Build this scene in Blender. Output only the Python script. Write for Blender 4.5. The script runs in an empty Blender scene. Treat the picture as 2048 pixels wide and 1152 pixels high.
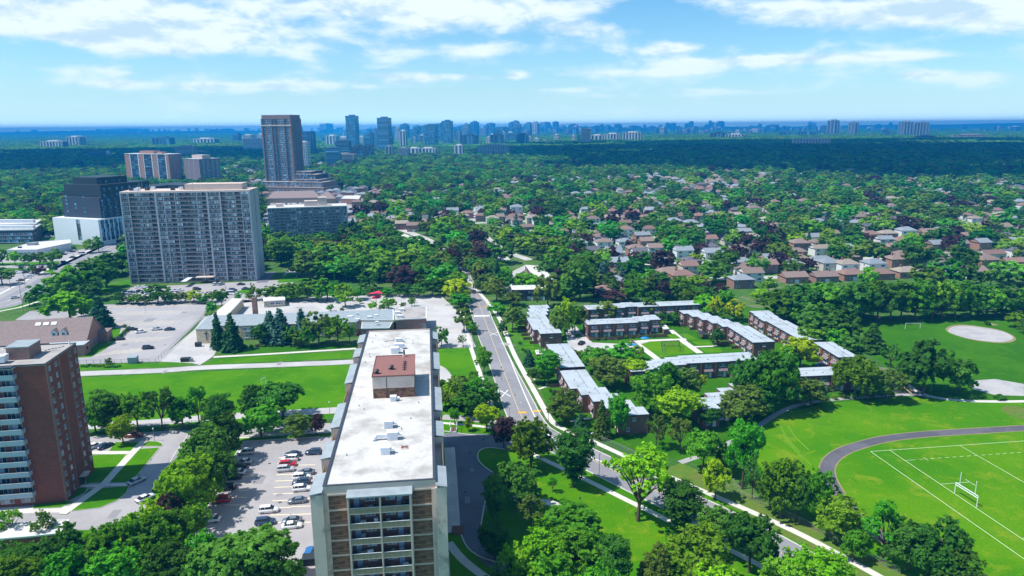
import bpy, bmesh, math, random
import numpy as np
from mathutils import Vector, Matrix
R=math.radians
random.seed(7)
# ---------------------------------------------------------------- camera, sky, sun, exposure
SC=bpy.context.scene
F=1430.; PITCH=math.atan((576-254)/F); ROLL=.0075; H=90.
cam=bpy.data.cameras.new('camera'); camo=bpy.data.objects.new('camera',cam); SC.collection.objects.link(camo)
cam.sensor_width=36; cam.lens=F/2048*36; cam.clip_start=1; cam.clip_end=60000
camo.matrix_world=Matrix.Translation((0,0,H))@Matrix.Rotation(R(90)-PITCH,4,'X')@Matrix.Rotation(-ROLL,4,'Z')
SC.camera=camo
SUN_EL=R(59); SUN_AZ=R(12)     # sun stands to the left (-X), a little behind the camera
sl=bpy.data.lights.new('sun','SUN'); sl.energy=5.0; sl.angle=R(.55); sl.color=(1,.965,.90)
so=bpy.data.objects.new('sun',sl); SC.collection.objects.link(so)
sd=Vector((-math.cos(SUN_EL)*math.cos(SUN_AZ),-math.cos(SUN_EL)*math.sin(SUN_AZ),math.sin(SUN_EL)))
so.rotation_euler=sd.to_track_quat('Z','Y').to_euler()
SC.view_settings.view_transform='Standard'; SC.view_settings.look='None'
SC.view_settings.exposure=0.22; SC.view_settings.gamma=1
SC.view_settings.use_curve_mapping=False
cy=SC.cycles; cy.max_bounces=4; cy.diffuse_bounces=2; cy.glossy_bounces=2; cy.transmission_bounces=3
cy.volume_bounces=0; cy.transparent_max_bounces=6; cy.use_denoising=True; cy.caustics_reflective=False; cy.caustics_refractive=False
cy.sample_clamp_indirect=4

HAZE_COL=(.02,.42,1.0,1); HAZE_D=.00016
CLOUDS=[(-2250,2200,800,850,1150,1,'broad broken cumulus cloud drifting above the left suburbs'),(60,2150,700,850,1150,2,'broad broken cumulus cloud drifting above the middle distance'),(620,1700,900,850,1150,3,'broad broken cumulus cloud drifting above the right suburbs'),(1500,2700,1500,1200,1150,4,'broad broken cumulus cloud drifting above the far right'),(300,3300,900,500,1150,5,'small broken cumulus cloud beyond the middle distance')]

def N(nt,t,**k):
    n=nt.nodes.new(t)
    for a,b in k.items():
        if a.startswith('i_'):
            n.inputs[int(a[2:]) if a[2:].isdigit() else a[2:].replace('_',' ')].default_value=b
        else: setattr(n,a,b)
    return n
def L(nt,a,b): nt.links.new(a,b)
def mathn(nt,op,a,b=None,c=None,clamp=False):
    n=nt.nodes.new('ShaderNodeMath'); n.operation=op; n.use_clamp=clamp
    for i,v in enumerate((a,b,c)):
        if v is None: continue
        if isinstance(v,(int,float)): n.inputs[i].default_value=v
        else: nt.links.new(v,n.inputs[i])
    return n.outputs[0]
def mixc(nt,f,a,b,mode='MIX'):
    n=nt.nodes.new('ShaderNodeMix'); n.data_type='RGBA'; n.blend_type=mode
    for i,v in ((0,f),(6,a),(7,b)):
        if isinstance(v,(int,float)): n.inputs[i].default_value=v
        elif isinstance(v,tuple): n.inputs[i].default_value=(v+(1,))[:4]
        else: nt.links.new(v,n.inputs[i])
    return n.outputs[2]
def ray(x,y):
    u=(x-1024);v=(576-y);c,s=math.cos(ROLL),math.sin(ROLL)
    u,v=u*c+v*s,-u*s+v*c
    return u,F*math.cos(PITCH)+v*math.sin(PITCH),-F*math.sin(PITCH)+v*math.cos(PITCH)
def W(x,y,z=0.):
    a,b,d=ray(x,y);t=(z-H)/d
    return Vector((a*t,b*t,z))
def PR(X,Y,Z):
    Z=Z-H;vy=Y*math.cos(PITCH)-Z*math.sin(PITCH);vz=Y*math.sin(PITCH)+Z*math.cos(PITCH)
    u=F*X/vy;v=F*vz/vy;c,s=math.cos(ROLL),math.sin(ROLL)
    u,v=u*c-v*s,u*s+v*c
    return 1024+u,576-v
def HT(xb,yb,yt):
    p=W(xb,yb);lo,hi=0,400
    for _ in range(40):
        m=(lo+hi)/2
        if PR(p.x,p.y,m)[1]>yt: lo=m
        else: hi=m
    return lo
def scale_at(x,y):           # metres per full-size pixel at a ground point
    p=W(x,y); return (p.y*math.cos(PITCH)+H*math.sin(PITCH))/F

wd=bpy.data.worlds.new('World'); SC.world=wd; wd.use_nodes=True; nt=wd.node_tree; nt.nodes.clear()
sky=N(nt,'ShaderNodeTexSky',sky_type='NISHITA',sun_disc=False,sun_elevation=SUN_EL,sun_rotation=R(270)-SUN_AZ,altitude=100,air_density=1.0,dust_density=.6,ozone_density=3.0)
tc=N(nt,'ShaderNodeTexCoord'); sep=N(nt,'ShaderNodeSeparateXYZ'); L(nt,tc.outputs['Generated'],sep.inputs[0])
# clouds: a flat layer seen in perspective (direction / height), plus banks where the photograph's sky has them
zc=mathn(nt,'MAXIMUM',sep.outputs[2],.004)
inv=mathn(nt,'DIVIDE',1.,mathn(nt,'ADD',zc,.045))
px=mathn(nt,'MULTIPLY',sep.outputs[0],inv); py=mathn(nt,'MULTIPLY',sep.outputs[1],inv)
comb=N(nt,'ShaderNodeCombineXYZ'); L(nt,px,comb.inputs[0]); L(nt,py,comb.inputs[1])
n1=N(nt,'ShaderNodeTexNoise',i_Scale=.95,i_Detail=9,i_Roughness=.56); L(nt,comb.outputs[0],n1.inputs['Vector'])
def cloudnoise(dz,scale,zs,detail,rough,seed):
    mp=N(nt,'ShaderNodeMapping'); mp.inputs['Scale'].default_value=(1,1,zs); mp.inputs['Location'].default_value=(seed,seed*.7,dz*zs); L(nt,tc.outputs['Generated'],mp.inputs[0])
    q=N(nt,'ShaderNodeTexNoise',i_Scale=scale,i_Detail=detail,i_Roughness=rough,i_Distortion=.15); L(nt,mp.outputs[0],q.inputs['Vector']); return q.outputs[0]
nlow=cloudnoise(0,3.6,3.4,3,.5,2.3); n2a=cloudnoise(0,12.5,2.5,10,.56,.4); n2b=cloudnoise(.012,12.5,2.5,6,.56,.4)
def gauss(x,y,wx,wy,amp):    # a bank of cloud at a compass direction and height of the sky
    a,b,c=ray(x,y); l=math.sqrt(a*a+b*b+c*c); az=math.atan2(a,b); el=math.asin(c/l)
    azn=mathn(nt,'ARCTAN2',sep.outputs[0],sep.outputs[1])
    da=mathn(nt,'DIVIDE',mathn(nt,'SUBTRACT',azn,az),wx/F); de=mathn(nt,'DIVIDE',mathn(nt,'SUBTRACT',sep.outputs[2],math.sin(el)),wy/F)
    r=mathn(nt,'ADD',mathn(nt,'MULTIPLY',da,da),mathn(nt,'MULTIPLY',de,de))
    return mathn(nt,'MULTIPLY',mathn(nt,'EXPONENT',mathn(nt,'MULTIPLY',r,-1.)),amp)
BANKS=[(120,20,330,45,.36),(330,60,170,24,.2),(560,100,300,20,.10),(900,10,340,28,.28),(960,100,150,14,.16),(1160,60,130,14,.22),(870,155,140,8,.16),
 (1350,95,45,14,.30),(1300,102,30,7,.14),(1530,20,110,16,.22),(1690,25,110,18,.3),(1920,40,160,22,.34),(1930,10,130,16,.2),(1400,125,140,10,.14),(1570,118,70,8,.14),(1780,112,110,8,.16),
 (1300,145,120,7,.12),(1840,150,40,9,.2),(1960,160,70,14,.18),(1030,150,25,9,.2),(1130,180,90,6,.14),(700,170,160,9,.13),(480,175,120,8,.12),(110,140,160,12,.12),(230,170,120,8,.12),(1450,185,120,8,.1),(1230,190,80,5,.1),
 (640,45,100,22,-.10),(1130,95,60,16,-.06),(1600,75,230,14,-.10),(350,130,160,14,-.05),(1280,30,90,30,-.10)]
bank=None
for b in BANKS:
    g_=gauss(b[0],b[1],b[2],b[3],b[4]*(1.7 if b[1]>110 else 1)); bank=g_ if bank is None else mathn(nt,'ADD',bank,g_)
dens=mathn(nt,'ADD',mathn(nt,'ADD',mathn(nt,'MULTIPLY',nlow,.62),mathn(nt,'ADD',mathn(nt,'MULTIPLY',n1.outputs[0],.16),mathn(nt,'MULTIPLY',n2a,.70))),bank)
mr=N(nt,'ShaderNodeMapRange',interpolation_type='SMOOTHSTEP'); L(nt,dens,mr.inputs[0]); mr.inputs[1].default_value=.735; mr.inputs[2].default_value=1.0
lit=mathn(nt,'MULTIPLY_ADD',mathn(nt,'SUBTRACT',n2b,n2a),7.,0.10)        # more cloud above than here: the shaded base of a puff
shade=mathn(nt,'ADD',lit,mathn(nt,'MULTIPLY_ADD',dens,2.2,-2.15,clamp=True),clamp=True)
skyc=mixc(nt,1.0,sky.outputs[0],(.82,1.10,1.22),'MULTIPLY')
hs=N(nt,'ShaderNodeHueSaturation'); hs.inputs['Saturation'].default_value=1.12; L(nt,skyc,hs.inputs['Color'])
cloudc=mixc(nt,shade,(6.8,7.7,8.2),(4.3,5.9,7.1))
cl=mathn(nt,'MULTIPLY',mr.outputs[0],mathn(nt,'MULTIPLY_ADD',zc,8.,.50,clamp=True))
skyb=mixc(nt,cl,hs.outputs[0],cloudc)
hzf=mathn(nt,'EXPONENT',mathn(nt,'MULTIPLY',zc,-22.))     # pale milky haze painted into the sky, thicker towards the horizon
skyb=mixc(nt,mathn(nt,'MULTIPLY',hzf,.85),skyb,(5.7,8.0,9.0))
hz2=mathn(nt,'EXPONENT',mathn(nt,'MULTIPLY',zc,-105.)); skyb=mixc(nt,mathn(nt,'MULTIPLY',hz2,.9),skyb,(15.,22.,25.))  # extra glow added at the horizon to keep the sky pale through the haze
bg=N(nt,'ShaderNodeBackground',i_Strength=.118); L(nt,skyb,bg.inputs[0])
wo=N(nt,'ShaderNodeOutputWorld'); L(nt,bg.outputs[0],wo.inputs[0])

# ---------------------------------------------------------------- materials
MT={}
def mat(name,col,rough=.85,var=.12,scale=1.5,col2=None,f2=.5,scale2=.3,bump=0,metal=0,rand=0,spec=.3,trans=0,wave=None):
    if name in MT: return MT[name]
    m=bpy.data.materials.new(name); m.use_nodes=True; nt=m.node_tree; b=nt.nodes['Principled BSDF']; MT[name]=m
    b.inputs['Roughness'].default_value=rough; b.inputs['Metallic'].default_value=metal; b.inputs['Specular IOR Level'].default_value=spec
    tc=N(nt,'ShaderNodeTexCoord'); c=(col[0],col[1],col[2],1)
    cur=None
    if col2 is not None:
        n=N(nt,'ShaderNodeTexNoise',i_Scale=scale2,i_Detail=6,i_Roughness=.6); L(nt,tc.outputs['Object'],n.inputs['Vector'])
        r=N(nt,'ShaderNodeMapRange',interpolation_type='SMOOTHSTEP'); r.inputs[1].default_value=f2-.12; r.inputs[2].default_value=f2+.12; L(nt,n.outputs[0],r.inputs[0])
        cur=mixc(nt,r.outputs[0],tuple(col),tuple(col2))
    else:
        rgb=N(nt,'ShaderNodeRGB'); rgb.outputs[0].default_value=c; cur=rgb.outputs[0]
    n=N(nt,'ShaderNodeTexNoise',i_Scale=scale,i_Detail=5,i_Roughness=.65); L(nt,tc.outputs['Object'],n.inputs['Vector'])
    v=mathn(nt,'MULTIPLY_ADD',n.outputs[0],var*4,1-var*2)
    if rand:
        oi=N(nt,'ShaderNodeObjectInfo'); v=mathn(nt,'MULTIPLY',v,mathn(nt,'MULTIPLY_ADD',oi.outputs['Random'],rand,1-rand/2))
    cc=N(nt,'ShaderNodeCombineColor'); [L(nt,v,cc.inputs[i]) for i in range(3)]
    cur=mixc(nt,1.,cur,cc.outputs[0],'MULTIPLY')
    L(nt,cur,b.inputs['Base Color'])
    if bump:
        bp=N(nt,'ShaderNodeBump',i_Strength=.5,i_Distance=bump); L(nt,n.outputs[0],bp.inputs['Height']); L(nt,bp.outputs[0],b.inputs['Normal'])
    return m
def leafmat(name,col,hue=.06,val=.7,trans=.34):
    m=bpy.data.materials.new(name); m.use_nodes=True; nt=m.node_tree; nt.nodes.clear(); MT[name]=m
    out=N(nt,'ShaderNodeOutputMaterial'); oi=N(nt,'ShaderNodeObjectInfo'); tc=N(nt,'ShaderNodeTexCoord')
    n=N(nt,'ShaderNodeTexNoise',i_Scale=.45,i_Detail=4,i_Roughness=.7); L(nt,tc.outputs['Object'],n.inputs['Vector'])
    geo=N(nt,'ShaderNodeNewGeometry')
    h=N(nt,'ShaderNodeHueSaturation'); h.inputs['Color'].default_value=(col[0],col[1],col[2],1)
    L(nt,mathn(nt,'MULTIPLY_ADD',mathn(nt,'FRACT',mathn(nt,'MULTIPLY',oi.outputs['Random'],7.3)),hue,.5-hue*.5),h.inputs['Hue'])
    v=mathn(nt,'MULTIPLY_ADD',oi.outputs['Random'],val,1-val*.5)
    v=mathn(nt,'MULTIPLY',v,mathn(nt,'MULTIPLY_ADD',n.outputs[0],1.1,.45))
    v=mathn(nt,'MULTIPLY',v,mathn(nt,'MULTIPLY_ADD',geo.outputs['Random Per Island'],.36,.82))
    L(nt,v,h.inputs['Value'])
    d=N(nt,'ShaderNodeBsdfDiffuse'); t=N(nt,'ShaderNodeBsdfTranslucent'); L(nt,h.outputs[0],d.inputs[0])
    L(nt,mixc(nt,1.,h.outputs[0],(1.5,1.6,.5),'MULTIPLY'),t.inputs[0])
    mx=N(nt,'ShaderNodeMixShader',i_0=trans); L(nt,d.outputs[0],mx.inputs[1]); L(nt,t.outputs[0],mx.inputs[2]); L(nt,mx.outputs[0],out.inputs[0])
    return m
def brickmat(name,c1,c2,mortar,sx=1.,scale=1.,bump=True):
    m=bpy.data.materials.new(name); m.use_nodes=True; nt=m.node_tree; b=nt.nodes['Principled BSDF']; MT[name]=m
    b.inputs['Roughness'].default_value=.9; b.inputs['Specular IOR Level'].default_value=.2
    tc=N(nt,'ShaderNodeTexCoord'); s=N(nt,'ShaderNodeSeparateXYZ'); L(nt,tc.outputs['Object'],s.inputs[0])
    c=N(nt,'ShaderNodeCombineXYZ'); L(nt,mathn(nt,'ADD',s.outputs[0],s.outputs[1]),c.inputs[0]); L(nt,s.outputs[2],c.inputs[1])
    br=N(nt,'ShaderNodeTexBrick'); L(nt,c.outputs[0],br.inputs['Vector'])
    br.inputs['Color1'].default_value=c1+(1,); br.inputs['Color2'].default_value=c2+(1,); br.inputs['Mortar'].default_value=mortar+(1,)
    br.inputs['Scale'].default_value=scale; br.inputs['Brick Width'].default_value=.55*sx; br.inputs['Row Height'].default_value=.2; br.inputs['Mortar Size'].default_value=.012
    n=N(nt,'ShaderNodeTexNoise',i_Scale=.7,i_Detail=5); L(nt,tc.outputs['Object'],n.inputs['Vector'])
    v=mathn(nt,'MULTIPLY_ADD',n.outputs[0],.5,.75); cc=N(nt,'ShaderNodeCombineColor'); [L(nt,v,cc.inputs[i]) for i in range(3)]
    L(nt,mixc(nt,1.,br.outputs[0],cc.outputs[0],'MULTIPLY'),b.inputs['Base Color'])
    return m
def glassmat(name,col,rough=.12,rand=1.2):
    m=bpy.data.materials.new(name); m.use_nodes=True; nt=m.node_tree; b=nt.nodes['Principled BSDF']; MT[name]=m
    oi=N(nt,'ShaderNodeObjectInfo'); geo=N(nt,'ShaderNodeNewGeometry')
    v=mathn(nt,'FRACT',mathn(nt,'ADD',mathn(nt,'MULTIPLY',oi.outputs['Random'],9.7),geo.outputs['Random Per Island']))
    v=mathn(nt,'MULTIPLY_ADD',mathn(nt,'POWER',v,3.),rand*3,.6)
    cc=N(nt,'ShaderNodeCombineColor'); [L(nt,v,cc.inputs[i]) for i in range(3)]
    L(nt,mixc(nt,1.,tuple(col),cc.outputs[0],'MULTIPLY'),b.inputs['Base Color'])
    b.inputs['Roughness'].default_value=rough; b.inputs['Specular IOR Level'].default_value=.7
    return m
# ground and paving
def grassmat(name,ca,cb,cc_,sc=.05,fine=3.0):
    m=bpy.data.materials.new(name); m.use_nodes=True; nt=m.node_tree; b=nt.nodes['Principled BSDF']; MT[name]=m
    b.inputs['Roughness'].default_value=1; b.inputs['Specular IOR Level'].default_value=.05
    g=N(nt,'ShaderNodeNewGeometry'); n=N(nt,'ShaderNodeTexNoise',i_Scale=sc,i_Detail=7,i_Roughness=.62); L(nt,g.outputs['Position'],n.inputs['Vector'])
    n2=N(nt,'ShaderNodeTexNoise',i_Scale=fine,i_Detail=3); L(nt,g.outputs['Position'],n2.inputs['Vector'])
    n3=N(nt,'ShaderNodeTexNoise',i_Scale=sc*5,i_Detail=5,i_Roughness=.7,i_Distortion=.6); L(nt,g.outputs['Position'],n3.inputs['Vector'])
    r=N(nt,'ShaderNodeMapRange',interpolation_type='SMOOTHSTEP'); r.inputs[1].default_value=.4; r.inputs[2].default_value=.62; L(nt,n.outputs[0],r.inputs[0])
    r3=N(nt,'ShaderNodeMapRange',interpolation_type='SMOOTHSTEP'); r3.inputs[1].default_value=.50; r3.inputs[2].default_value=.72; L(nt,n3.outputs[0],r3.inputs[0])
    c=mixc(nt,r.outputs[0],ca,cb); c=mixc(nt,r3.outputs[0],c,cc_)
    v=mathn(nt,'MULTIPLY_ADD',n2.outputs[0],.7,.65); q=N(nt,'ShaderNodeCombineColor'); [L(nt,v,q.inputs[i]) for i in range(3)]
    L(nt,mixc(nt,1.,c,q.outputs[0],'MULTIPLY'),b.inputs['Base Color'])
    bp=N(nt,'ShaderNodeBump',i_Strength=.6,i_Distance=.12); L(nt,n2.outputs[0],bp.inputs['Height']); L(nt,bp.outputs[0],b.inputs['Normal'])
    return m
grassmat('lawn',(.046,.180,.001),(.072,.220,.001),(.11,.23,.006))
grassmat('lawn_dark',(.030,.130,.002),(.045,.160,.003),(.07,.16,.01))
grassmat('field',(.050,.190,.0005),(.088,.230,.001),(.17,.25,.01),sc=.03,fine=2.)
grassmat('dry_grass',(.12,.165,.03),(.09,.185,.02),(.19,.19,.06),sc=.15)
grassmat('meadow',(.045,.13,.02),(.08,.16,.03),(.20,.19,.13),sc=.02,fine=.6)
mat('asphalt',(.24,.235,.25),.92,.06,.5,(.285,.275,.29),.52,.06,bump=.01)
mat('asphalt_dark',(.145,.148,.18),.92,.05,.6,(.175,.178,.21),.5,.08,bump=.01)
mat('asphalt_lot',(.335,.315,.32),.92,.06,.5,(.39,.37,.37),.5,.05,bump=.01)
mat('asphalt_pale',(.43,.41,.40),.92,.05,.5,(.52,.495,.48),.5,.07)
mat('concrete_walk',(.58,.55,.50),.9,.06,1.,(.66,.62,.56),.5,.2)
mat('kerb_concrete',(.62,.59,.54),.9,.06)
mat('paint_white',(.80,.80,.78),.7,.06,3.); mat('paint_yellow',(.72,.50,.22),.7,.1,3.); mat('paint_faded',(.80,.68,.45),.8,.08,3.)
mat('paint_lime',(.45,.62,.03),.6,.05); mat('paint_orange',(.75,.25,.06),.7,.1)
mat('gravel',(.43,.41,.40),.95,.09,.8,(.34,.33,.34),.55,.15,bump=.02)
mat('track_cinder',(.095,.092,.108),.95,.10,.8,(.135,.125,.145),.5,.12); mat('dirt',(.28,.21,.12),.95,.1,.6,(.20,.22,.07),.5,.2)
mat('line_chalk',(.62,.72,.50),.9,.12,1.5)
mat('rubber',(.03,.03,.035)); mat('mulch',(.20,.10,.06),.95,.15,2.)
# building stuff
mat('concrete',(.64,.505,.43),.85,.05,.6,(.52,.41,.35),.62,.35)
mat('concrete_stained',(.66,.525,.45),.85,.06,.5,(.34,.27,.22),.60,.45)
mat('concrete_cool',(.45,.46,.49),.85,.06,.6); mat('white_stucco',(.72,.76,.78),.8,.05,.4)
mat('roof_gravel',(.565,.545,.515),.95,.11,1.1,(.37,.345,.315),.555,.15,bump=.02)
mat('roof_tar',(.40,.37,.345),.95,.08,.6,(.28,.26,.25),.6,.2); mat('roof_red',(.26,.12,.105),.85,.06,.8)
mat('roof_metal_blue',(.32,.365,.385),.7,.07,1.2,(.26,.30,.32),.55,.6)
mat('roof_town',(.43,.475,.51),.8,.08,.8,(.34,.375,.40),.58,.15); mat('roof_white',(.62,.59,.55),.85,.05,.5,(.52,.44,.36),.68,.2)
mat('flashing_dark',(.045,.055,.075),.6,.1)
brickmat('brick_brown',(.31,.175,.105),(.10,.052,.038),(.17,.10,.07),1.15,.9)
brickmat('brick_red_dark',(.26,.085,.055),(.20,.065,.045),(.22,.10,.075),1.,1.)
brickmat('brick_town',(.26,.135,.098),(.185,.095,.07),(.22,.15,.12),1.,1.)
brickmat('brick_rose',(.34,.20,.16),(.26,.15,.12),(.3,.2,.17),1.,1.)
brickmat('brick_buff',(.62,.52,.36),(.52,.43,.29),(.55,.48,.36),1.,1.)
brickmat('brick_orange',(.46,.235,.15),(.36,.17,.11),(.4,.25,.18),1.,1.)
brickmat('brick_house',(.40,.22,.16),(.32,.17,.12),(.35,.22,.17),1.,1.)
mat('panel_brown',(.17,.145,.14),.85,.06,.8); mat('panel_mauve',(.24,.18,.19),.8,.06,1.); mat('panel_dark',(.07,.065,.075),.8,.08,1.)
mat('panel_blue',(.42,.52,.60),.5,.06,1.); mat('parapet_tan',(.33,.26,.17),.8,.08,.8); mat('spandrel',(.15,.135,.135),.85,.1,1.,rand=.3)
mat('metal_white',(.78,.79,.80),.4,.03); mat('metal_grey',(.30,.32,.33),.45,.05,metal=.3); mat('metal_dark',(.03,.04,.045),.5,.05)
mat('window_frame',(.70,.74,.76),.5,.03); mat('curtain',(.62,.66,.68),.8,.05)
glassmat('glass',(.045,.058,.075),.12,2.4); glassmat('glass_blue',(.04,.105,.17),.08,1.6); glassmat('glass_pale',(.26,.33,.38),.2,.5); glassmat('glass_curtain',(.40,.43,.46),.3,.5); glassmat('glass_far',(.05,.08,.11),.35,.9)
mat('wood_trunk',(.12,.085,.06),.95,.2,2.); mat('wood_fence',(.20,.10,.075),.9,.1,1.5,rand=.3); mat('wood_pole',(.20,.17,.14),.95,.1)
mat('door_blue',(.30,.40,.50),.6,.03); mat('door_white',(.72,.74,.76),.5,.03); mat('soil',(.16,.10,.07))
leafmat('leaf_green',(0.119,0.300,0.018)); leafmat('leaf_dark',(0.079,0.211,0.026),hue=.03); leafmat('leaf_bright',(0.228,0.450,0.015),hue=.05,val=.4)
leafmat('leaf_yellow',(0.360,0.482,0.016),hue=.03,val=.3); leafmat('leaf_olive',(0.156,0.242,0.039),hue=.04,val=.4); leafmat('leaf_purple',(0.091,0.052,0.057),hue=.02,val=.5); leafmat('leaf_rust',(0.122,0.056,0.053),hue=.02,val=.5)
leafmat('leaf_spruce',(0.048,0.149,0.054),hue=.03,val=.4,trans=.08); leafmat('leaf_blue',(0.074,0.166,0.117),hue=.03,val=.4,trans=.08)
leafmat('leaf_mixed',(0.125,0.299,0.031),hue=.09,val=1.1)
# ---------------------------------------------------------------- helpers
COL=SC.collection
class MB:
    def __init__(s): s.v=[]; s.f=[]
    def quad(s,a,b,c,d): n=len(s.v); s.v+= [tuple(a),tuple(b),tuple(c),tuple(d)]; s.f.append((n,n+1,n+2,n+3)); return s
    def face(s,pts): n=len(s.v); s.v+=[tuple(p) for p in pts]; s.f.append(tuple(range(n,n+len(pts)))); return s
    def box(s,x0,x1,y0,y1,z0,z1):
        n=len(s.v); s.v+=[(x0,y0,z0),(x1,y0,z0),(x1,y1,z0),(x0,y1,z0),(x0,y0,z1),(x1,y0,z1),(x1,y1,z1),(x0,y1,z1)]
        s.f+=[(n,n+3,n+2,n+1),(n+4,n+5,n+6,n+7),(n,n+1,n+5,n+4),(n+1,n+2,n+6,n+5),(n+2,n+3,n+7,n+6),(n+3,n,n+4,n+7)]; return s
    def prism(s,pts,z0,z1,bottom=True):
        if sum(pts[i][0]*pts[(i+1)%len(pts)][1]-pts[(i+1)%len(pts)][0]*pts[i][1] for i in range(len(pts)))<0: pts=pts[::-1]
        n=len(s.v); k=len(pts); s.v+=[(p[0],p[1],z0) for p in pts]+[(p[0],p[1],z1) for p in pts]
        if bottom: s.f.append(tuple(range(n+k-1,n-1,-1)))
        s.f.append(tuple(range(n+k,n+2*k)))
        for i in range(k): j=(i+1)%k; s.f.append((n+i,n+j,n+k+j,n+k+i))
        return s
    def bar(s,a,b,w,h=None,seg=4,w2=None):
        a=Vector(a);b=Vector(b);d=(b-a).normalized(); up=Vector((0,0,1)) if abs(d.z)<.95 else Vector((1,0,0))
        x=d.cross(up).normalized(); y=x.cross(d).normalized(); h=h or w; w2=w if w2 is None else w2; n=len(s.v)
        for p,k in ((a,1.),(b,w2/w)):
            for i in range(seg):
                t=2*math.pi*(i+.5)/seg; q=p+x*math.cos(t)*w*k*(.7071 if seg==4 else .5)+y*math.sin(t)*h*k*(.7071 if seg==4 else .5); s.v.append(tuple(q))
        for i in range(seg): j=(i+1)%seg; s.f.append((n+i,n+j,n+seg+j,n+seg+i))
        s.f.append(tuple(range(n+seg-1,n-1,-1))); s.f.append(tuple(range(n+seg,n+2*seg))); return s
    def mesh(s,name,m,smooth=False):
        me=bpy.data.meshes.new(name); me.from_pydata(s.v,[],s.f); me.update()
        if m: me.materials.append(MT[m])
        if smooth: me.polygons.foreach_set('use_smooth',[True]*len(me.polygons))
        return me
def put(name,me,parent=None,loc=(0,0,0),rz=0,sc=None,m=None):
    o=bpy.data.objects.new(name,me); COL.objects.link(o); o.location=loc
    if rz: o.rotation_euler=(0,0,rz)
    if sc: o.scale=sc if isinstance(sc,(tuple,list)) else (sc,)*3
    if parent: o.parent=parent
    if m: o.material_slots[0].link='OBJECT'; o.material_slots[0].material=MT[m]
    return o
def part(mb,name,m,parent,kind=None,label=None):
    if not mb.f: return None
    o=put(name,mb.mesh(name,m),parent)
    if kind: o['kind']=kind
    if label: o['label']=label
    return o
def short(l):
    w=l.split()
    while len(w)>16 and 'the' in w: w.remove('the')
    while len(w)>16 and 'such' in w: w.remove('such')
    return ' '.join(w[:]) if len(w)<=16 else ' '.join(w).replace(' of its sort','')
def thing(name,label,cat,loc=(0,0,0),rz=0,group=None):
    label=short(label)
    o=bpy.data.objects.new(name,None); COL.objects.link(o); o.location=loc; o.rotation_euler=(0,0,rz); o.empty_display_size=.5
    o['label']=label; o['category']=cat
    if group: o['group']=group
    return o
def tag(o,label,cat,group=None):
    o['label']=label; o['category']=cat
    if group: o['group']=group
    return o
def struct(mb,name,m,label=None):
    o=put(name,mb.mesh(name,m)); o['kind']='structure'
    if label: o['label']=label
    return o
def dup(root,loc=None,rz=None,label=None,group=None):
    def cp(o,par):
        c=o.copy(); COL.objects.link(c)
        if par: c.parent=par
        for ch in kids.get(o.name,[]): cp(ch,c)
        return c
    kids={}
    def walk(o):
        kids[o.name]=list(o.children)
        for k in o.children: walk(k)
    walk(root); r=cp(root,None)
    if loc is not None: r.location=loc
    if rz is not None: r.rotation_euler=(0,0,rz)
    if label: r['label']=label
    if group: r['group']=group
    return r
ORD=['first','second','third','fourth','fifth','sixth','seventh','eighth','ninth','tenth','eleventh','twelfth','thirteenth','fourteenth','fifteenth','sixteenth','seventeenth','eighteenth','nineteenth','twentieth']

# ---------------------------------------------------------------- ground sheets
MASK=[]       # (polygon xy, kind) used to keep scattered trees and houses off
def P(pts,z=0): return [W(x,y,z) for x,y in pts]
def xy(ps): return [(p[0],p[1]) for p in ps]
def inpoly(x,y,poly):
    c=False;j=len(poly)-1
    for i in range(len(poly)):
        a=poly[i];b=poly[j]
        if (a[1]>y)!=(b[1]>y) and x<(b[0]-a[0])*(y-a[1])/(b[1]-a[1])+a[0]: c=not c
        j=i
    return c
def smooth(pts,n=2):
    for _ in range(n):
        q=[pts[0]]
        for a,b in zip(pts,pts[1:]): q+=[a*.75+b*.25,a*.25+b*.75]
        q.append(pts[-1]); pts=q
    return pts
def sheet(pts,m,z,name,mask='open',world=False,label=None):
    ps=pts if world else P(pts)
    q=xy(ps)
    if mask: MASK.append((q,mask))
    bm=bmesh.new(); vs=[bm.verts.new((p[0],p[1],z)) for p in q]; f=bm.faces.new(vs)
    if f.normal.z<0 or sum(q[i][0]*q[(i+1)%len(q)][1]-q[(i+1)%len(q)][0]*q[i][1] for i in range(len(q)))<0: f.normal_flip()
    bm.normal_update(); bmesh.ops.triangulate(bm,faces=bm.faces[:]); bm.normal_update(); me=bpy.data.meshes.new(name); bm.to_mesh(me); bm.free(); me.materials.append(MT[m])
    o=put(name,me); o['kind']='structure'
    if label: o['label']=label
    return o
def ribbon_mb(mb,c,w,z,h=None,off=0.):
    c=[Vector((p[0],p[1])) for p in c]; Lr=[]
    for i,p in enumerate(c):
        d=(c[min(i+1,len(c)-1)]-c[max(i-1,0)]).normalized(); n=Vector((-d.y,d.x)); Lr.append((p+n*(off+w/2),p+n*(off-w/2)))
    for (a,b),(a2,b2) in zip(Lr,Lr[1:]):
        if h is None: mb.quad((b.x,b.y,z),(b2.x,b2.y,z),(a2.x,a2.y,z),(a.x,a.y,z))
        else: mb.prism([(b.x,b.y),(b2.x,b2.y),(a2.x,a2.y),(a.x,a.y)],z,z+h,False)
    return Lr
def ribbon(c,w,m,z,name,mask='open',h=None,px=True,off=0,sm=2):
    c=P(c) if px else c
    if sm: c=smooth([Vector((p[0],p[1],0)) for p in c],sm)
    mb=MB(); Lr=ribbon_mb(mb,c,w,z,h,off)
    if mask: MASK.append(([tuple(a) for a,b in Lr]+[tuple(b) for a,b in Lr[::-1]],mask))
    return struct(mb,name,m)
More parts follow.
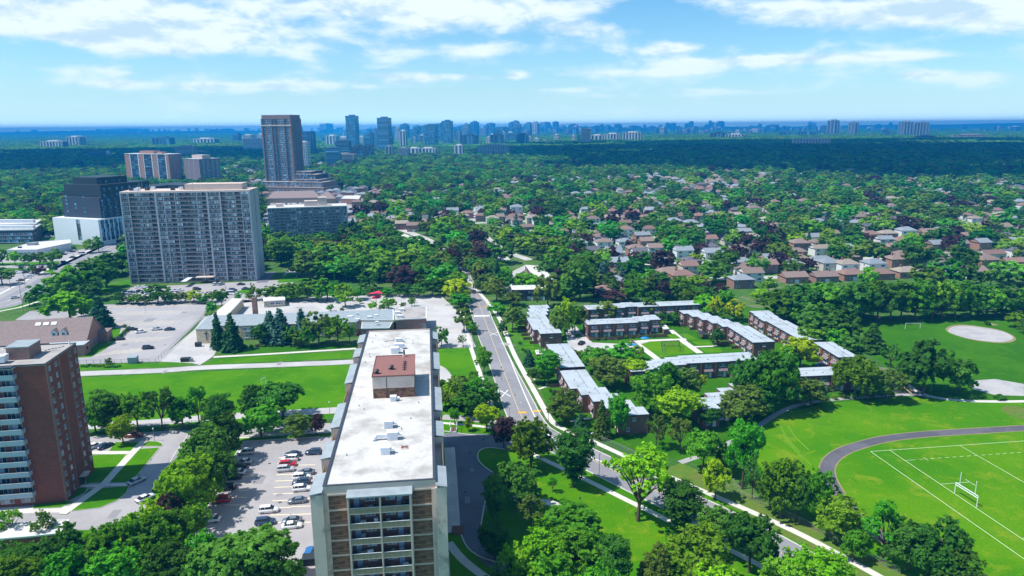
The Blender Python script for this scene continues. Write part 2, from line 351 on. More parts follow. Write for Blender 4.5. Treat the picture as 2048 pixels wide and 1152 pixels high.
def kerb(c,name='kerb',px=True,close=False,w=.28,z=0,sm=0):
    c=P(c) if px else list(c)
    if close: c=c+[c[0]]
    if sm: c=smooth([Vector((p[0],p[1],0)) for p in c],sm)
    mb=MB(); ribbon_mb(mb,c,w,z,.14); return struct(mb,name,'kerb_concrete')

gm=MB(); S=15500
gm.quad((-S,-400,0),(S,-400,0),(S,S,0),(-S,S,0)); struct(gm,'ground','meadow')
# big lawns
sheet([(155,756),(330,747),(520,738),(706,729),(700,800),(690,836),(400,850),(170,862)],'lawn',.004,'school_playing_field')
sheet([(430,718),(520,712),(704,702),(704,716),(520,724),(398,730)],'lawn',.004,'lawn_strip')
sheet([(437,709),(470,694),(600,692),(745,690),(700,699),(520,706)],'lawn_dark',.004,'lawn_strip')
sheet([(150,728),(383,724),(383,728),(290,736),(150,741)],'lawn',.004,'lawn_strip')
# general lawn around towers and along the main road (near field)
sheet([(-500,866),(180,868),(655,869),(900,830),(1000,845),(1100,880),(1480,1010),(1800,1180),(1800,1500),(-900,1500)],'lawn',.004,'tower_grounds',mask=None)
sheet([(1040,960),(1120,940),(1240,990),(1330,1040),(1330,1250),(1150,1300),(1160,1060)],'field',.010,'park_lawn')
sheet([(870,696),(941,696),(985,800),(1000,850),(890,850),(870,800)],'lawn',.010,'lawn_strip')
sheet([(885,845),(980,850),(985,872),(940,868),(886,862)],'lawn',.014,'lawn_strip')
# park and sports field to the right
PARK=[(1722,648),(1800,642),(1910,637),(2048,633),(2500,610),(2900,1000),(2600,1500),(2000,1500),(1760,1190),(1640,1050),(1540,975),(1480,905),(1505,855),(1560,822),(1660,800),(1800,790),(1780,740),(1730,700)]
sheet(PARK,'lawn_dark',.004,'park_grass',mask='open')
sheet([(1505,862),(1560,828),(1650,808),(1800,793),(1830,795),(2048,806),(2700,820),(2900,1000),(2600,1500),(2000,1500),(1760,1185),(1640,1040),(1545,965),(1500,905)],'field',.009,'sports_field')
ribbon([(1340,935),(1450,985),(1570,1045),(1700,1115),(1850,1200)],9,'dry_grass',.012,'dry_verge',mask=None,off=0)
# townhouse grounds
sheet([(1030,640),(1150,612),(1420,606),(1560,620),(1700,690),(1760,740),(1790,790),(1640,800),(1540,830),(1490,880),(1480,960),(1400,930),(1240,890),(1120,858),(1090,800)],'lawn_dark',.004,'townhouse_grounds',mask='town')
sheet([(1282,688),(1300,683),(1372,682),(1402,704),(1340,711),(1310,716)],'field',.012,'courtyard_lawn')
# asphalt lots
sheet([(150,700),(185,712),(236,680),(215,660),(205,645),(130,640),(30,640),(60,622),(215,609),(300,608),(420,607),(408,632),(334,704),(313,723),(150,729)],'asphalt_lot',.010,'church_car_park')
sheet([(205,657),(242,656),(238,673),(234,679),(213,697),(182,714),(150,716),(150,700)],'lawn',.018,'church_lawn')
sheet([(391,657),(408,632),(440,640),(436,690),(432,703),(427,712),(400,730),(383,726),(313,723),(334,704)],'asphalt_pale',.014,'school_forecourt')
sheet([(458,640),(489,600),(560,603),(640,592),(700,592),(750,590),(880,590),(905,612),(930,640),(941,668),(952,694),(870,698),(820,670),(790,630)],'asphalt_pale',.010,'schoolyard')
sheet([(235,598),(262,575),(560,560),(575,540),(600,545),(580,575),(545,600),(440,610),(250,606)],'asphalt_lot',.010,'slab_car_park')
sheet([(190,575),(270,556),(262,572),(210,590)],'lawn',.006,'lawn_strip')
sheet([(530,545),(552,543),(535,565),(512,566)],'asphalt_dark',.016,'ramp_road')
sheet([(555,562),(577,545),(596,546),(590,556),(650,556),(648,560),(556,566)],'lawn',.012,'lawn_strip')
sheet([(470,584),(496,576),(506,580),(504,586),(482,588)],'lawn',.016,'lawn_strip')
# tower car park (lower left)
sheet([(487,883),(640,874),(690,870),(690,1300),(250,1300),(330,1160),(405,1040),(440,960)],'asphalt_lot',.010,'tower_car_park')
kerb([(405,1040),(440,960),(487,883),(640,874)])
# path A / lane B
ribbon([(100,856),(178,852),(300,846),(405,836),(484,831),(600,825),(660,821),(720,818)],5.2,'asphalt_pale',.012,'lane')
ribbon([(470,866),(560,860),(660,855),(720,852)],7.0,'asphalt_lot',.012,'lane')
ribbon([(440,877),(560,869),(700,860)],1.8,'concrete_walk',.020,'footpath',mask=None)
ribbon([(120,750),(165,747),(330,741),(395,735),(520,731),(704,724),(730,722)],5.4,'asphalt_pale',.014,'lane')
ribbon([(427,714),(520,709),(600,704),(712,697)],2.,'concrete_walk',.014,'footpath',mask=None)
# left tower driveway
sheet([(160,874),(250,868),(330,862),(390,860),(378,880),(345,920),(318,960),(285,1000),(300,1015),(250,1060),(100,1060),(-20,1045),(-300,1040),(-300,1010),(0,1010),(140,1000),(170,985),(187,940)],'asphalt_lot',.010,'tower_driveway')
isl=[[(231,885),(280,885),(262,904),(216,905)],[(293,886),(298,883),(315,884),(324,888),(325,892),(318,893),(283,893)],
 [(184,911),(254,908.5),(206,966),(171,967)],[(272,899),(319,896),(262,966),(215,966)],[(177,979),(258,973),(252,986),(235,1001),(200,1016),(142,1023)],[(70,1005),(150,1003),(120,1016),(66,1018)]]
for k,q in enumerate(isl): sheet(q,'lawn',.150,'lawn_island'); kerb(q,close=True)
ribbon([(288,882),(247,926),(209,968),(168,998),(125,1029)],2.1,'concrete_walk',.16,'footpath',sm=0)
ribbon([(182,906),(258,906)],2.,'concrete_walk',.155,'footpath',sm=0); ribbon([(160,973),(262,969.5)],1.6,'concrete_walk',.156,'footpath',sm=0)
ribbon([(-60,1022),(60,1020),(150,1018)],3.,'concrete_walk',.02,'footpath',sm=0)
kerb([(378,868),(352,905),(325,950),(300,985)])
# main road
LE=[(925,540),(929,560),(934,590),(940,620),(947,640),(957,675),(970,705),(995,777),(1014,836),(1035,865),(1080,893),(1190,950),(1330,1020),(1450,1080),(1553,1132),(1700,1215),(1900,1340)]
RE=[(938,542),(944,562),(960,580),(973,605),(983,634),(1000,675),(1020,716),(1038,750),(1066,800),(1085,838),(1106,862),(1184,897),(1260,932),(1420,1002),(1515,1048),(1584,1083),(1700,1148),(1860,1240),(2100,1390)]
sheet(LE+RE[::-1],'asphalt',.016,'main_road')
lw=smooth(P(LE),1); rw=smooth(P(RE),1)
kerb(lw,px=False); kerb(rw,px=False)
ribbon([(942,560),(952,590),(963,620),(975,655),(988,690),(1002,728),(1014,760),(1027,795),(1043,835),(1062,862)],.16,'paint_yellow',.028,'road_line',mask=None)
ribbon([(1160,907),(1250,952),(1350,1000),(1480,1062),(1600,1125),(1760,1210)],.18,'paint_yellow',.028,'road_line',mask=None)
ribbon([(983,634),(1000,672),(1020,718),(1035,755),(1055,802),(1070,835),(1095,872),(1140,894),(1190,918),(1250,945)],.34,'paint_white',.028,'road_line',mask=None)
for a,b in (((980,665),(995,671)),((980,671),(995,664)),((1000,781),(1021,793)),((1003,794),(1016,780)),((1200,922),(1215,926))):
    ribbon([a,b],.35,'paint_white',.030,'cross_marking',mask=None,sm=0)
mb=MB(); a=W(948,632);b=W(980,631.5)
for k in range(11):
    p=a.lerp(b,(k+.3)/11); mb.box(p.x-.28,p.x+.28,p.y-1.4,p.y+1.4,.028,.032)
struct(mb,'crosswalk_stripes','paint_white')
for (x,y,s) in ((952,614,1),(972,614,1),(1045,825,0),(1073,822,0)):
    p=W(x,y); mb=MB(); mb.box(-1.4,1.4,-.75,.75,.028,.034); o=struct(mb,'road_marking','paint_orange'); o.location=(p.x,p.y,0); o.rotation_euler=(0,0,.1)
    if not s: mb=MB(); mb.box(-1.1,1.1,-.35,.35,.036,.040); o=struct(mb,'road_marking','paint_lime'); o.location=(p.x,p.y,0); o.rotation_euler=(0,0,.1)
# sidewalks
ribbon([(928,552),(948,574),(975,603),(987,618),(1004,645),(1012,668),(1024,700),(1040,731),(1062,770),(1082,806),(1104,846),(1130,860),(1162,872),(1235,905),(1300,936),(1358,962),(1401,980),(1491,1018),(1600,1067),(1702,1122),(1800,1176)],1.9,'concrete_walk',.020,'sidewalk')
ribbon([(922,620),(932,662),(940,690),(950,720),(962,752),(975,790),(990,830)],1.7,'concrete_walk',.020,'sidewalk')
ribbon([(1020,885),(1077,914),(1180,963),(1233,990),(1294,1020),(1350,1048),(1420,1080),(1508,1124),(1580,1165)],1.7,'concrete_walk',.022,'sidewalk')
ribbon([(1003,686),(1018,690)],3,'asphalt_lot',.022,'driveway',mask=None,sm=0)
# drive in front of centre tower
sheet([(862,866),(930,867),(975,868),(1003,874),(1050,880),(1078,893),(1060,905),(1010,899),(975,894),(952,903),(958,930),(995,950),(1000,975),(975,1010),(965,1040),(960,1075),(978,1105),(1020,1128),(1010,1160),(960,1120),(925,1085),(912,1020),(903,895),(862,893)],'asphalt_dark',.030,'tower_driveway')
kerb([(886,862),(940,870),(980,872)]); kerb(smooth(P([(1010,899),(975,894),(954,903),(957,925),(985,945)]),2),px=False)
kerb(smooth(P([(903,895),(912,1020),(922,1075),(945,1110),(1010,1130)]),2),px=False); kerb(smooth(P([(985,960),(970,1000),(962,1050)]),2),px=False)
ribbon([(899,895),(903,960),(908,1065)],3.,'concrete_walk',.036,'footpath',sm=0)
ribbon([(897,1085),(920,1115),(950,1140),(985,1165)],2.,'concrete_walk',.040,'footpath',sm=1)
ribbon([(1020,995),(1060,1002),(1100,1004),(1135,1018)],2.6,'concrete_walk',.020,'footpath')
sheet(smooth(P([(868,728),(885,732),(897,742),(904,752),(905,762),(897,768),(870,772)]),2),'asphalt_pale',.022,'forecourt',world=True)
ribbon([(885,834),(950,838),(1003,848),(1018,856)],4.,'asphalt_lot',.020,'lane')
ribbon([(886,846),(950,851),(1000,858)],1.5,'concrete_walk',.024,'footpath',mask=None)
# park paths
ribbon([(1360,925),(1420,905),(1500,865),(1545,832),(1590,810),(1660,799),(1740,794),(1800,789),(1850,790),(1860,795)],2.,'asphalt_lot',.020,'park_path')
ribbon([(1800,760),(1815,770),(1838,785),(1870,796),(1940,803),(2048,803),(2200,800)],2.,'concrete_walk',.022,'park_path')
# running track
TR=[(2500,832),(2250,845),(2048,856),(1950,862),(1850,868),(1775,876),(1722,889),(1682,903),(1660,920),(1652,940),(1663,970),(1690,1010),(1740,1060),(1830,1115),(1960,1160),(2150,1210)]
ribbon(TR,4.3,'dirt',.016,'track_edge'); ribbon(TR,3.5,'track_cinder',.022,'running_track',mask=None)
ribbon([(2500,860),(2250,868),(2048,878),(1950,884),(1850,890),(1775,899),(1735,912),(1700,930)],1.2,'field',.018,'track_verge',mask=None)
# field lines
def line(a,b,w=.16,z=.030): 
    a=W(*a);b=W(*b); mb=MB(); ribbon_mb(mb,[a,b],w,z); return mb
fl=MB()
c0=W(1741,903); e1=W(2048,1118); ex=(e1-c0).normalized(); s1=W(2048,882); sx=(s1-c0).normalized()
def FP(u,v): return c0+ex*v+sx*u
def fline(u0,v0,u1,v1,w=.14): ribbon_mb(fl,[FP(u0,v0),FP(u1,v1)],w,.030)
wid=66
fline(0,0,95,0); fline(0,0,0,wid); fline(5.8,0,5.8,wid)
for k in (27.5,50,72): fline(k,0,k,wid,.13)
for k in range(40): fline(9+k*2.2,6.5,10.2+k*2.2,6.5,.13)
fline(5.8,6.5,12,6.5,.12); fline(12,5.5,12,7.5,.12); fline(5.8,20,14,20,.13); fline(14,18.5,14,21.8,.13); fline(5.8,45,13,45,.13); fline(13,43.5,13,46.5,.13); fline(24,28,24,31,.13)
struct(fl,'field_lines','line_chalk')
# ball diamonds, path patches
def ell(cx,cy,rx,ry,m,z,name,n=40):
    c=W(cx,cy); pr=W(cx+rx,cy); pf=W(cx,cy-ry); pb=W(cx,cy+ry); a=(pr-c); ryw=(pf-pb).length/2; cc=(pf+pb)/2; rx_=a.length
    pts=[Vector((cc.x+rx_*math.cos(t)*(1+.02*math.sin(5*t)),cc.y+ryw*math.sin(t)*(1+.03*math.cos(4*t)),0)) for t in [2*math.pi*i/n for i in range(n)]]
    return sheet(pts,m,z,name,world=True)
ell(1960,667.5,59,15.5,'dirt',.014,'diamond_edge'); ell(1960,667.5,56,13.5,'gravel',.020,'ball_diamond')
sheet([(1976,644),(1998,650),(1985,651)],'dirt',.014,'bare_patch')
sheet([(1935,762),(1990,758),(2048,768),(2048,792),(1990,790),(1945,778)],'gravel',.016,'ball_diamond')
ell(2045,827,34,13,'dry_grass',.016,'bare_patch')
ell(1812,780,30,10,'rubber',.018,'playground_surface')
# church/school car park bay lines
def bays(a,b,n,ln,ang,m='paint_faded',w=.34,z=.022):
    mb=MB(); a=W(*a);b=W(*b); d=Vector((math.cos(R(ang)),math.sin(R(ang)),0))*ln
    for k in range(n):
        p=a.lerp(b,k/(n-1)); ribbon_mb(mb,[p-d/2,p+d/2],w,z)
    return struct(mb,'bay_lines',m)
for (a,b,n,an) in (((215,706),(285,700),6,52),((236,681),(322,678),7,52),((268,661),(340,661),6,52),((242,646),(345,645),9,60),((235,627),(365,624),11,60),((230,612),(380,609),12,60)): bays(a,b,n,9.5,an)
for (a,b,n,an) in (((470,1010),(500,905),9,0),((560,1045),(575,915),11,3),((600,1045),(612,930),9,3)): bays(a,b,n,5.,an)
# avenue at the far left
AV=[(-260,640),(0,617),(70,580),(130,545),(200,510),(262,480),(330,440),(420,400),(470,385),(520,372),(560,362)]
ribbon(AV,19,'asphalt',.012,'avenue'); ribbon(AV,.3,'paint_white',.024,'road_line',mask=None,off=-3.6); ribbon(AV,.3,'paint_white',.024,'road_line',mask=None,off=3.6); ribbon(AV,.25,'paint_yellow',.024,'road_line',mask=None)
ribbon(AV,2.,'concrete_walk',.020,'sidewalk',off=15.5); ribbon(AV,2.,'concrete_walk',.020,'sidewalk',off=-14.5)
ribbon(AV,3.8,'lawn',.008,'verge',off=12.3,mask=None); ribbon(AV,3.,'lawn',.008,'verge',off=-11.7,mask=None)
sheet([(-60,560),(20,540),(90,545),(110,545),(60,575),(0,600),(-80,620)],'asphalt_lot',.009,'shop_car_park')
sheet([(-200,500),(0,505),(130,505),(200,492),(240,480),(200,505),(140,540),(0,535),(-200,545)],'asphalt_lot',.008,'shop_car_park')
sheet([(515,450),(545,395),(740,385),(760,405),(700,420),(600,415),(545,440),(550,470),(520,480)],'asphalt_lot',.008,'plaza_car_park')
sheet([(-60,528),(120,522),(118,527),(-60,534)],'lawn',.016,'verge')
# side roads in the suburb
for c,w in (([(940,545),(925,530),(905,510),(880,492),(835,470),(790,455),(740,440),(700,420)],8),
            ([(1010,520),(985,495),(950,470),(938,455),(948,430),(960,410)],8),([(1025,600),(1010,560),(1030,545),(1060,530)],6),
            ([(950,455),(1000,500),(1060,520)],7)):
    ribbon(c,w,'asphalt_pale',.012,'side_street')
# townhouse court paving
sheet([(1130,655),(1150,650),(1166,668),(1185,685),(1245,688),(1300,680),(1292,690),(1240,700),(1190,712),(1150,700),(1135,685)],'asphalt_pale',.010,'court_paving')
ribbon([(1340,660),(1370,685),(1400,706)],3.,'concrete_walk',.018,'footpath',sm=0); ribbon([(1262,684),(1300,681),(1372,678)],2.6,'concrete_walk',.020,'footpath',sm=0)
ribbon([(1272,686),(1295,703),(1320,722)],2.8,'concrete_walk',.022,'footpath',sm=0); ribbon([(1380,694),(1435,692)],1.6,'concrete_walk',.024,'footpath',sm=0)
for q in ([(1360,668),(1375,667),(1395,679),(1375,679)],[(1382,682),(1415,681),(1430,690),(1395,691)],[(1398,697),(1440,695),(1445,704),(1412,706)],[(1330,667),(1350,668),(1362,677),(1345,678)],[(1150,668),(1160,668),(1165,675),(1150,675)]):
    sheet(q,'field',.026,'garden_lawn')
for k in range(8):       # strips of lawn with concrete walks in front of the first row
    y=650+k*7.2; x0=1008+k*4.4; x1=1058+k*1.6
    sheet([(x0,y),(x1,y-2),(x1+1,y+3.2),(x0+3,y+5)],'lawn',.012,'garden_lawn',mask='town')
for a,b in (((1067,759),(1082,755)),((1077,778),(1095,772)),((1140,843),(1180,836)),((1170,868),(1200,864))): ribbon([a,b],1.2,'concrete_walk',.016,'footpath',sm=0,mask=None)

# repairs and covers in the paving
mat('asphalt_patch',(.27,.26,.27),.95,.08,1.5); mat('cover_iron',(.10,.09,.09),.8,.1,3.)
rq=random.Random(9)
for (x,y,w_,l_) in ((1010,740,2.2,7),(985,665,2,5),(1035,800,1.6,9),(1250,940,2.5,8),(520,960,5,9),(560,990,3,3),(300,640,9,14),(370,625,6,8),(250,690,5,6),(345,920,3,10),(230,1028,4,8),(560,727,3,9),(330,744,2.5,7),(900,610,9,6),(830,605,6,5),(600,615,8,4),(936,1000,2.5,7),(945,940,2,4),(470,600,6,4),(350,590,8,4)):
    p=W(x,y); mb=MB(); w_*=.5; l_*=.5; mb.face([(p.x-w_/2,p.y-l_/2,.0335),(p.x+w_/2,p.y-l_/2+.3,.0335),(p.x+w_/2-.3,p.y+l_/2,.0335),(p.x-w_/2-.3,p.y+l_/2-.2,.0335)]); struct(mb,'paving_patch','asphalt_patch')
MASK.append((xy(P([(772,466),(800,460),(915,508),(900,528),(800,492)])),'open'))
for (x,y) in ((1000,700),(1030,790),(539,927),(560,1005),(500,930),(930,985),(940,905),(300,920),(277,950),(860,650),(700,610),(978,645),(1215,925),(420,700),(330,690)):
    p=W(x,y); mb=MB(); mb.bar((p.x,p.y,.034),(p.x,p.y,.042),.9,seg=10); struct(mb,'manhole_cover','cover_iron')
# ---------------------------------------------------------------- trees
def leaves(P_,Nn,size,rng,asp=1.25):
    n=len(P_); r=rng.normal(size=(n,3)); Nn=Nn+(.7 if size<.8 else .42)*rng.normal(size=(n,3)); Nn/=np.linalg.norm(Nn,axis=1)[:,None]
    t=np.cross(Nn,r); t/=np.linalg.norm(t,axis=1)[:,None]; b=np.cross(Nn,t)
    s=(size*(.6+.8*rng.random(n)))[:,None]; a=asp
    V=np.stack([P_+t*s*.5*a,P_+b*s*.42+t*s*.08,P_-t*s*.5*a+Nn*s*.12,P_-b*s*.42+t*s*.08],1).reshape(-1,3)
    Fc=np.arange(4*n).reshape(-1,4); return V,Fc
def tomesh(name,V,Fc,mats,midx=None):
    me=bpy.data.meshes.new(name); me.vertices.add(len(V)); me.vertices.foreach_set('co',V.astype('f').ravel())
    me.loops.add(Fc.size); me.loops.foreach_set('vertex_index',Fc.ravel().astype('i')); me.polygons.add(len(Fc))
    me.polygons.foreach_set('loop_start',np.arange(0,Fc.size,4).astype('i'))
    for m in mats: me.materials.append(MT[m])
    if midx is not None: me.polygons.foreach_set('material_index',midx.astype('i'))
    me.update(calc_edges=True); return me
def sph(n,rng):
    v=rng.normal(size=(n,3)); return v/np.linalg.norm(v,axis=1)[:,None]
def crown(kind,n,size,seed):
    rng=np.random.default_rng(seed); pts=[];nor=[];lobes=[]
    if kind in('round','airy','vase','willow'):
        # reference tree: 12 m tall, crown 10 m across
        c0=np.array([0,0,6.4 if kind!='airy' else 6.9]); ra=np.array([3.7,3.7,4.5]) if kind!='airy' else np.array([3.8,3.8,4.1])
        k=24 if kind!='airy' else 17
        d=sph(k*3,rng); d=d[d[:,2]>-.62][:k]
        for q in d:
            f=.72+.34*rng.random(); z=q*ra*f
            if kind=='vase': z[:2]*=.62+.5*(z[2]+3.5)/7.
            if kind=='willow': z[2]*=.8
            lobes.append((c0+z,(1.15+.95*rng.random())*(1. if kind!='airy' else .8)))
        if kind!='airy': lobes.append((c0,2.9))
        wts=np.array([r*r for _,r in lobes]); wts/=wts.sum()
        for (c,r),w in zip(lobes,wts):
            m=max(3,int(n*w)); nc=max(2,m//(16 if n>1000 else 9)); cd_=sph(nc,rng); cr=r*(.62+.42*rng.random(nc)); ci=rng.integers(0,nc,m); q_=cd_[ci]*cr[ci][:,None]+sph(m,rng)*(r*.30*rng.random(m)**.5)[:,None]
            rr=np.linalg.norm(q_,axis=1); d=q_/rr[:,None]
            flat=np.array([1,1,.82]); p=c+d*rr[:,None]*flat
            if kind=='willow': p[:,2]-=rng.random(m)*1.3*(np.linalg.norm(p[:,:2],axis=1)/4)
            pts.append(p); nor.append(d*.6+sph(m,rng)*.3+np.array([0,0,.35])+.35*(p-c0)/4.)
    elif kind=='spruce':    # 14 m tall, 6 m across
        L_=17; k=0
        for i in range(L_):
            z=1.0+12.6*i/L_; r=3.1*(1-i/L_)**.85+.15; nb=max(5,int(15*(1-i/L_))+3)
            for j in range(nb):
                a=2*math.pi*(j+rng.random()*.8)/nb; rl=r*(.72+.4*rng.random()); m=max(2,int(n/(L_*9)*rl/1.6))
                t=.18+.85*rng.random(m)**.75; dr=np.array([math.cos(a),math.sin(a),0])
                p=dr*(t*rl)[:,None]; p[:,2]=z-.35*t*rl*.6+.25*t*t*rl*.6; sid=np.array([-math.sin(a),math.cos(a),0]); p+=sid*((rng.random(m)-.5)*1.1*(1-t*.5))[:,None]
                p[:,2]+=rng.normal(size=m)*.13; pts.append(p); nor.append(np.tile(dr*.7+np.array([0,0,.8]),(m,1)))
    elif kind=='pine':      # 12 m tall, 9 m across, tiers of flat boughs
        for i in range(11):
            z=2.6+9.2*i/11; r=4.4*math.sin(math.pi*min(1,.30+.68*(1-i/11)))**.8*(.9 if i<9 else .6)
            nb=max(4,int(9*r/4))
            for j in range(nb):
                a=2*math.pi*(j+rng.random())/nb+i; rl=r*(.6+.5*rng.random()); c=np.array([math.cos(a)*rl*.66,math.sin(a)*rl*.66,z+rng.normal()*.3]); m=max(3,int(n/(11*6.5)))
                d=sph(m,rng); p=c+d*np.array([1.25,1.25,.42])*(.5+.6*rng.random(m))[:,None]; pts.append(p); nor.append(d+np.array([math.cos(a)*.4,math.sin(a)*.4,.7])); lobes.append((c,1))
    P_=np.concatenate(pts);Nn=np.concatenate(nor); V,Fc=leaves(P_,Nn,size,rng,1.25 if kind not in('spruce','pine') else 1.6)
    return V,Fc,lobes
def trunkmb(kind,lobes,seed,full=True):
    rnd=random.Random(seed); mb=MB()
    if kind=='spruce': mb.bar((0,0,-.1),(0,0,13.2),.42,seg=6,w2=.08); return mb
    if kind=='pine': mb.bar((0,0,-.1),(0,0,11),.45,seg=6,w2=.1)
    h=3.4 if kind!='airy' else 3.0
    if kind!='pine': mb.bar((0,0,-.1),(.1,.05,h),.55,seg=7,w2=.40); 
    if not full: mb.bar((0,0,h),(0,0,7.5),.40,seg=5,w2=.1); return mb
    ls=rnd.sample(lobes,min(len(lobes),9 if kind!='airy' else 13))
    for c,r in ls:
        c=Vector([float(q) for q in c])
        if kind=='pine': mb.bar((0,0,c.z-.3),c,.13,seg=4,w2=.05); continue
        s=Vector((.1,.05,h-.2+rnd.random()*.5)); mid=s.lerp(c,.5)+Vector((rnd.uniform(-.3,.3),rnd.uniform(-.3,.3),.35)); mb.bar(s,mid,.26,seg=5,w2=.17); mb.bar(mid,c,.17,seg=4,w2=.05)
    return mb
REF={'round':(12,10),'airy':(12,10),'vase':(12,10),'willow':(12,10),'spruce':(14,6),'pine':(12,9)}
VAR={}   # (kind,lod)->list of (crown mesh, trunk mesh)
def variant(kind,lod,i):
    k=(kind,lod,i)
    if k in VAR: return VAR[k]
    n,s={0:(6800,.47),1:(1900,.90),2:(520,1.6)}[lod]
    if kind=='airy': n,s=int(n*.62),s*.82
    if kind in('spruce','pine'): n,s=int(n*.8),s*.85
    V,Fc,lb=crown(kind,n,s,hash((len(kind),lod,i*7+3))%9999+i*31)
    c=tomesh('crown_'+kind,V,Fc,['leaf_green']); t=trunkmb(kind,lb,i,lod<2).mesh('trunk_'+kind,'wood_trunk'); VAR[k]=(c,t); return VAR[k]
TREES=[]     # (x,y,r) of placed trees
CNT={}
TONE={'green':'leaf_green','dark':'leaf_dark','bright':'leaf_bright','yellow':'leaf_yellow','olive':'leaf_olive','purple':'leaf_purple','spruce':'leaf_spruce','blue':'leaf_blue'}
TW={'green':'mid green','dark':'dark green','bright':'bright green','yellow':'yellow green','olive':'olive green','purple':'dark purple leaved','spruce':'deep green','blue':'blue green'}
KW={'round':'rounded tree','airy':'open crowned tree','vase':'upright tree','willow':'drooping tree','spruce':'pointed spruce','pine':'shaggy pine'}
def tree(p,h,w,kind='round',tone='green',label=None,group=None,lod=None):
    d=math.hypot(p.x,p.y)
    if lod is None: lod=0 if d<260 else (1 if d<620 else 2)
    i=random.randrange(4 if lod<2 else 3); c,t=variant(kind,lod,i); rh,rw=REF[kind]
    nm={'spruce':'spruce_tree','pine':'pine_tree'}.get(kind,'purple_leaf_tree' if tone=='purple' else 'broadleaf_tree')
    o=thing(nm,label or 'tree','tree',(p.x,p.y,0),random.uniform(0,6.28),group)
    sc=(w/rw,w/rw*random.uniform(.92,1.08),h/rh)
    put('crown',c,o,sc=sc,m=TONE[tone]); put('trunk',t,o,sc=sc); TREES.append((p.x,p.y,w/2)); CNT[nm]=CNT.get(nm,0)+1
    return o
def grove(phrase,items):
    items=sorted(items,key=lambda q:q[0]); tot={}
    for q in items:
        k=(q[4],q[5]); tot[k]=tot.get(k,0)+1
    seen={}
    for (x,yt,yb,w,kind,tone) in items:
        p=W(x,yb); h=max(2.,HT(x,yb,yt)); wd=w*scale_at(x,yb)*1.14; k=(kind,tone); seen[k]=seen.get(k,0)+1
        base=f'{TW[tone]} {KW[kind]} {phrase}'
        if tot[k]>1: base+=f', {ORD[seen[k]-1]} from the left'
        tree(p,h,wd,kind,tone,base)
r_,a_,v_,s_,p_,w_='round','airy','vase','spruce','pine','willow'
grove('in the thicket along the bottom left edge',[(20,1085,1190,110,r_,'dark'),(75,1090,1200,90,r_,'dark'),(135,1050,1175,105,r_,'dark'),(200,1045,1180,110,r_,'green'),(262,1030,1150,90,a_,'green'),(300,1003,1120,95,r_,'bright'),(240,1085,1215,120,r_,'green'),(330,1020,1150,110,r_,'green'),(352,1085,1215,110,r_,'dark'),(405,1065,1170,70,v_,'green'),(490,1045,1190,200,r_,'dark'),(560,1075,1210,110,r_,'dark'),(440,1090,1240,130,r_,'dark'),(150,1100,1230,120,r_,'green'),(40,1120,1260,130,r_,'green')])
grove('beside the small white flat roof at lower left',[(25,1018,1078,52,a_,'green'),(88,1020,1082,46,a_,'olive')])
grove('between the driveway and the tower car park',[(375,908,1040,105,r_,'bright'),(413,845,962,95,r_,'dark'),(448,788,893,66,p_,'dark'),(430,900,1000,80,r_,'dark'),(398,930,1010,60,a_,'dark'),(345,985,1060,55,r_,'purple'),(390,1010,1080,60,v_,'green'),(455,830,925,70,v_,'dark')])
grove('along the top of the tower car park',[(512,768,838,62,r_,'dark'),(566,757,838,88,r_,'dark'),(523,808,873,76,r_,'green'),(597,825,876,66,r_,'olive'),(633,828,870,38,v_,'purple')])
grove('in the row between the brick tower and the playing field',[(192,800,866,56,r_,'green'),(213,778,865,62,p_,'dark'),(250,785,862,48,r_,'dark'),(277,779,863,58,r_,'green'),(325,773,860,60,a_,'dark'),(366,795,857,52,v_,'green'),(399,770,848,48,a_,'green'),(430,785,858,50,r_,'dark')])
grove('on the small lawn island behind the brick tower',[(247,828,887,50,v_,'bright')])
grove('in front of the school building',[(438,619,698,25,s_,'spruce'),(466,621,701,34,s_,'spruce'),(542,618,683,38,s_,'blue'),(563,612,686,42,s_,'blue'),(605,613,676,32,s_,'blue'),(638,622,690,56,r_,'olive'),(676,629,690,50,r_,'green'),(603,659,693,42,r_,'olive'),(520,646,690,32,r_,'dark'),(700,640,685,24,v_,'green'),(585,650,690,34,r_,'dark'),(620,650,694,36,r_,'green')])
grove('against the end of the brick school wing',[(797,642,662,38,r_,'green')])
grove('behind the paved schoolyard',[(532,571,601,42,r_,'green'),(560,566,601,44,r_,'green'),(583,564,600,50,r_,'green'),(614,560,601,42,r_,'dark'),(635,557,601,48,r_,'green'),(655,556,602,52,r_,'green'),(691,564,614,42,v_,'bright'),(715,575,600,32,r_,'green'),(740,572,590,30,r_,'dark'),(775,575,592,34,r_,'green'),(810,565,592,40,r_,'dark'),(838,562,594,36,v_,'dark'),(865,555,592,40,r_,'dark')])
grove('of young planting on the schoolyard paving',[(661,608,623,17,v_,'green'),(684,614,624,10,v_,'dark'),(744,602,622,19,v_,'bright'),(777,594,621,30,r_,'bright'),(824,593,613,17,v_,'green'),(806,604,616,14,r_,'olive'),(764,608,621,14,r_,'green'),(720,597,607,10,v_,'green')])
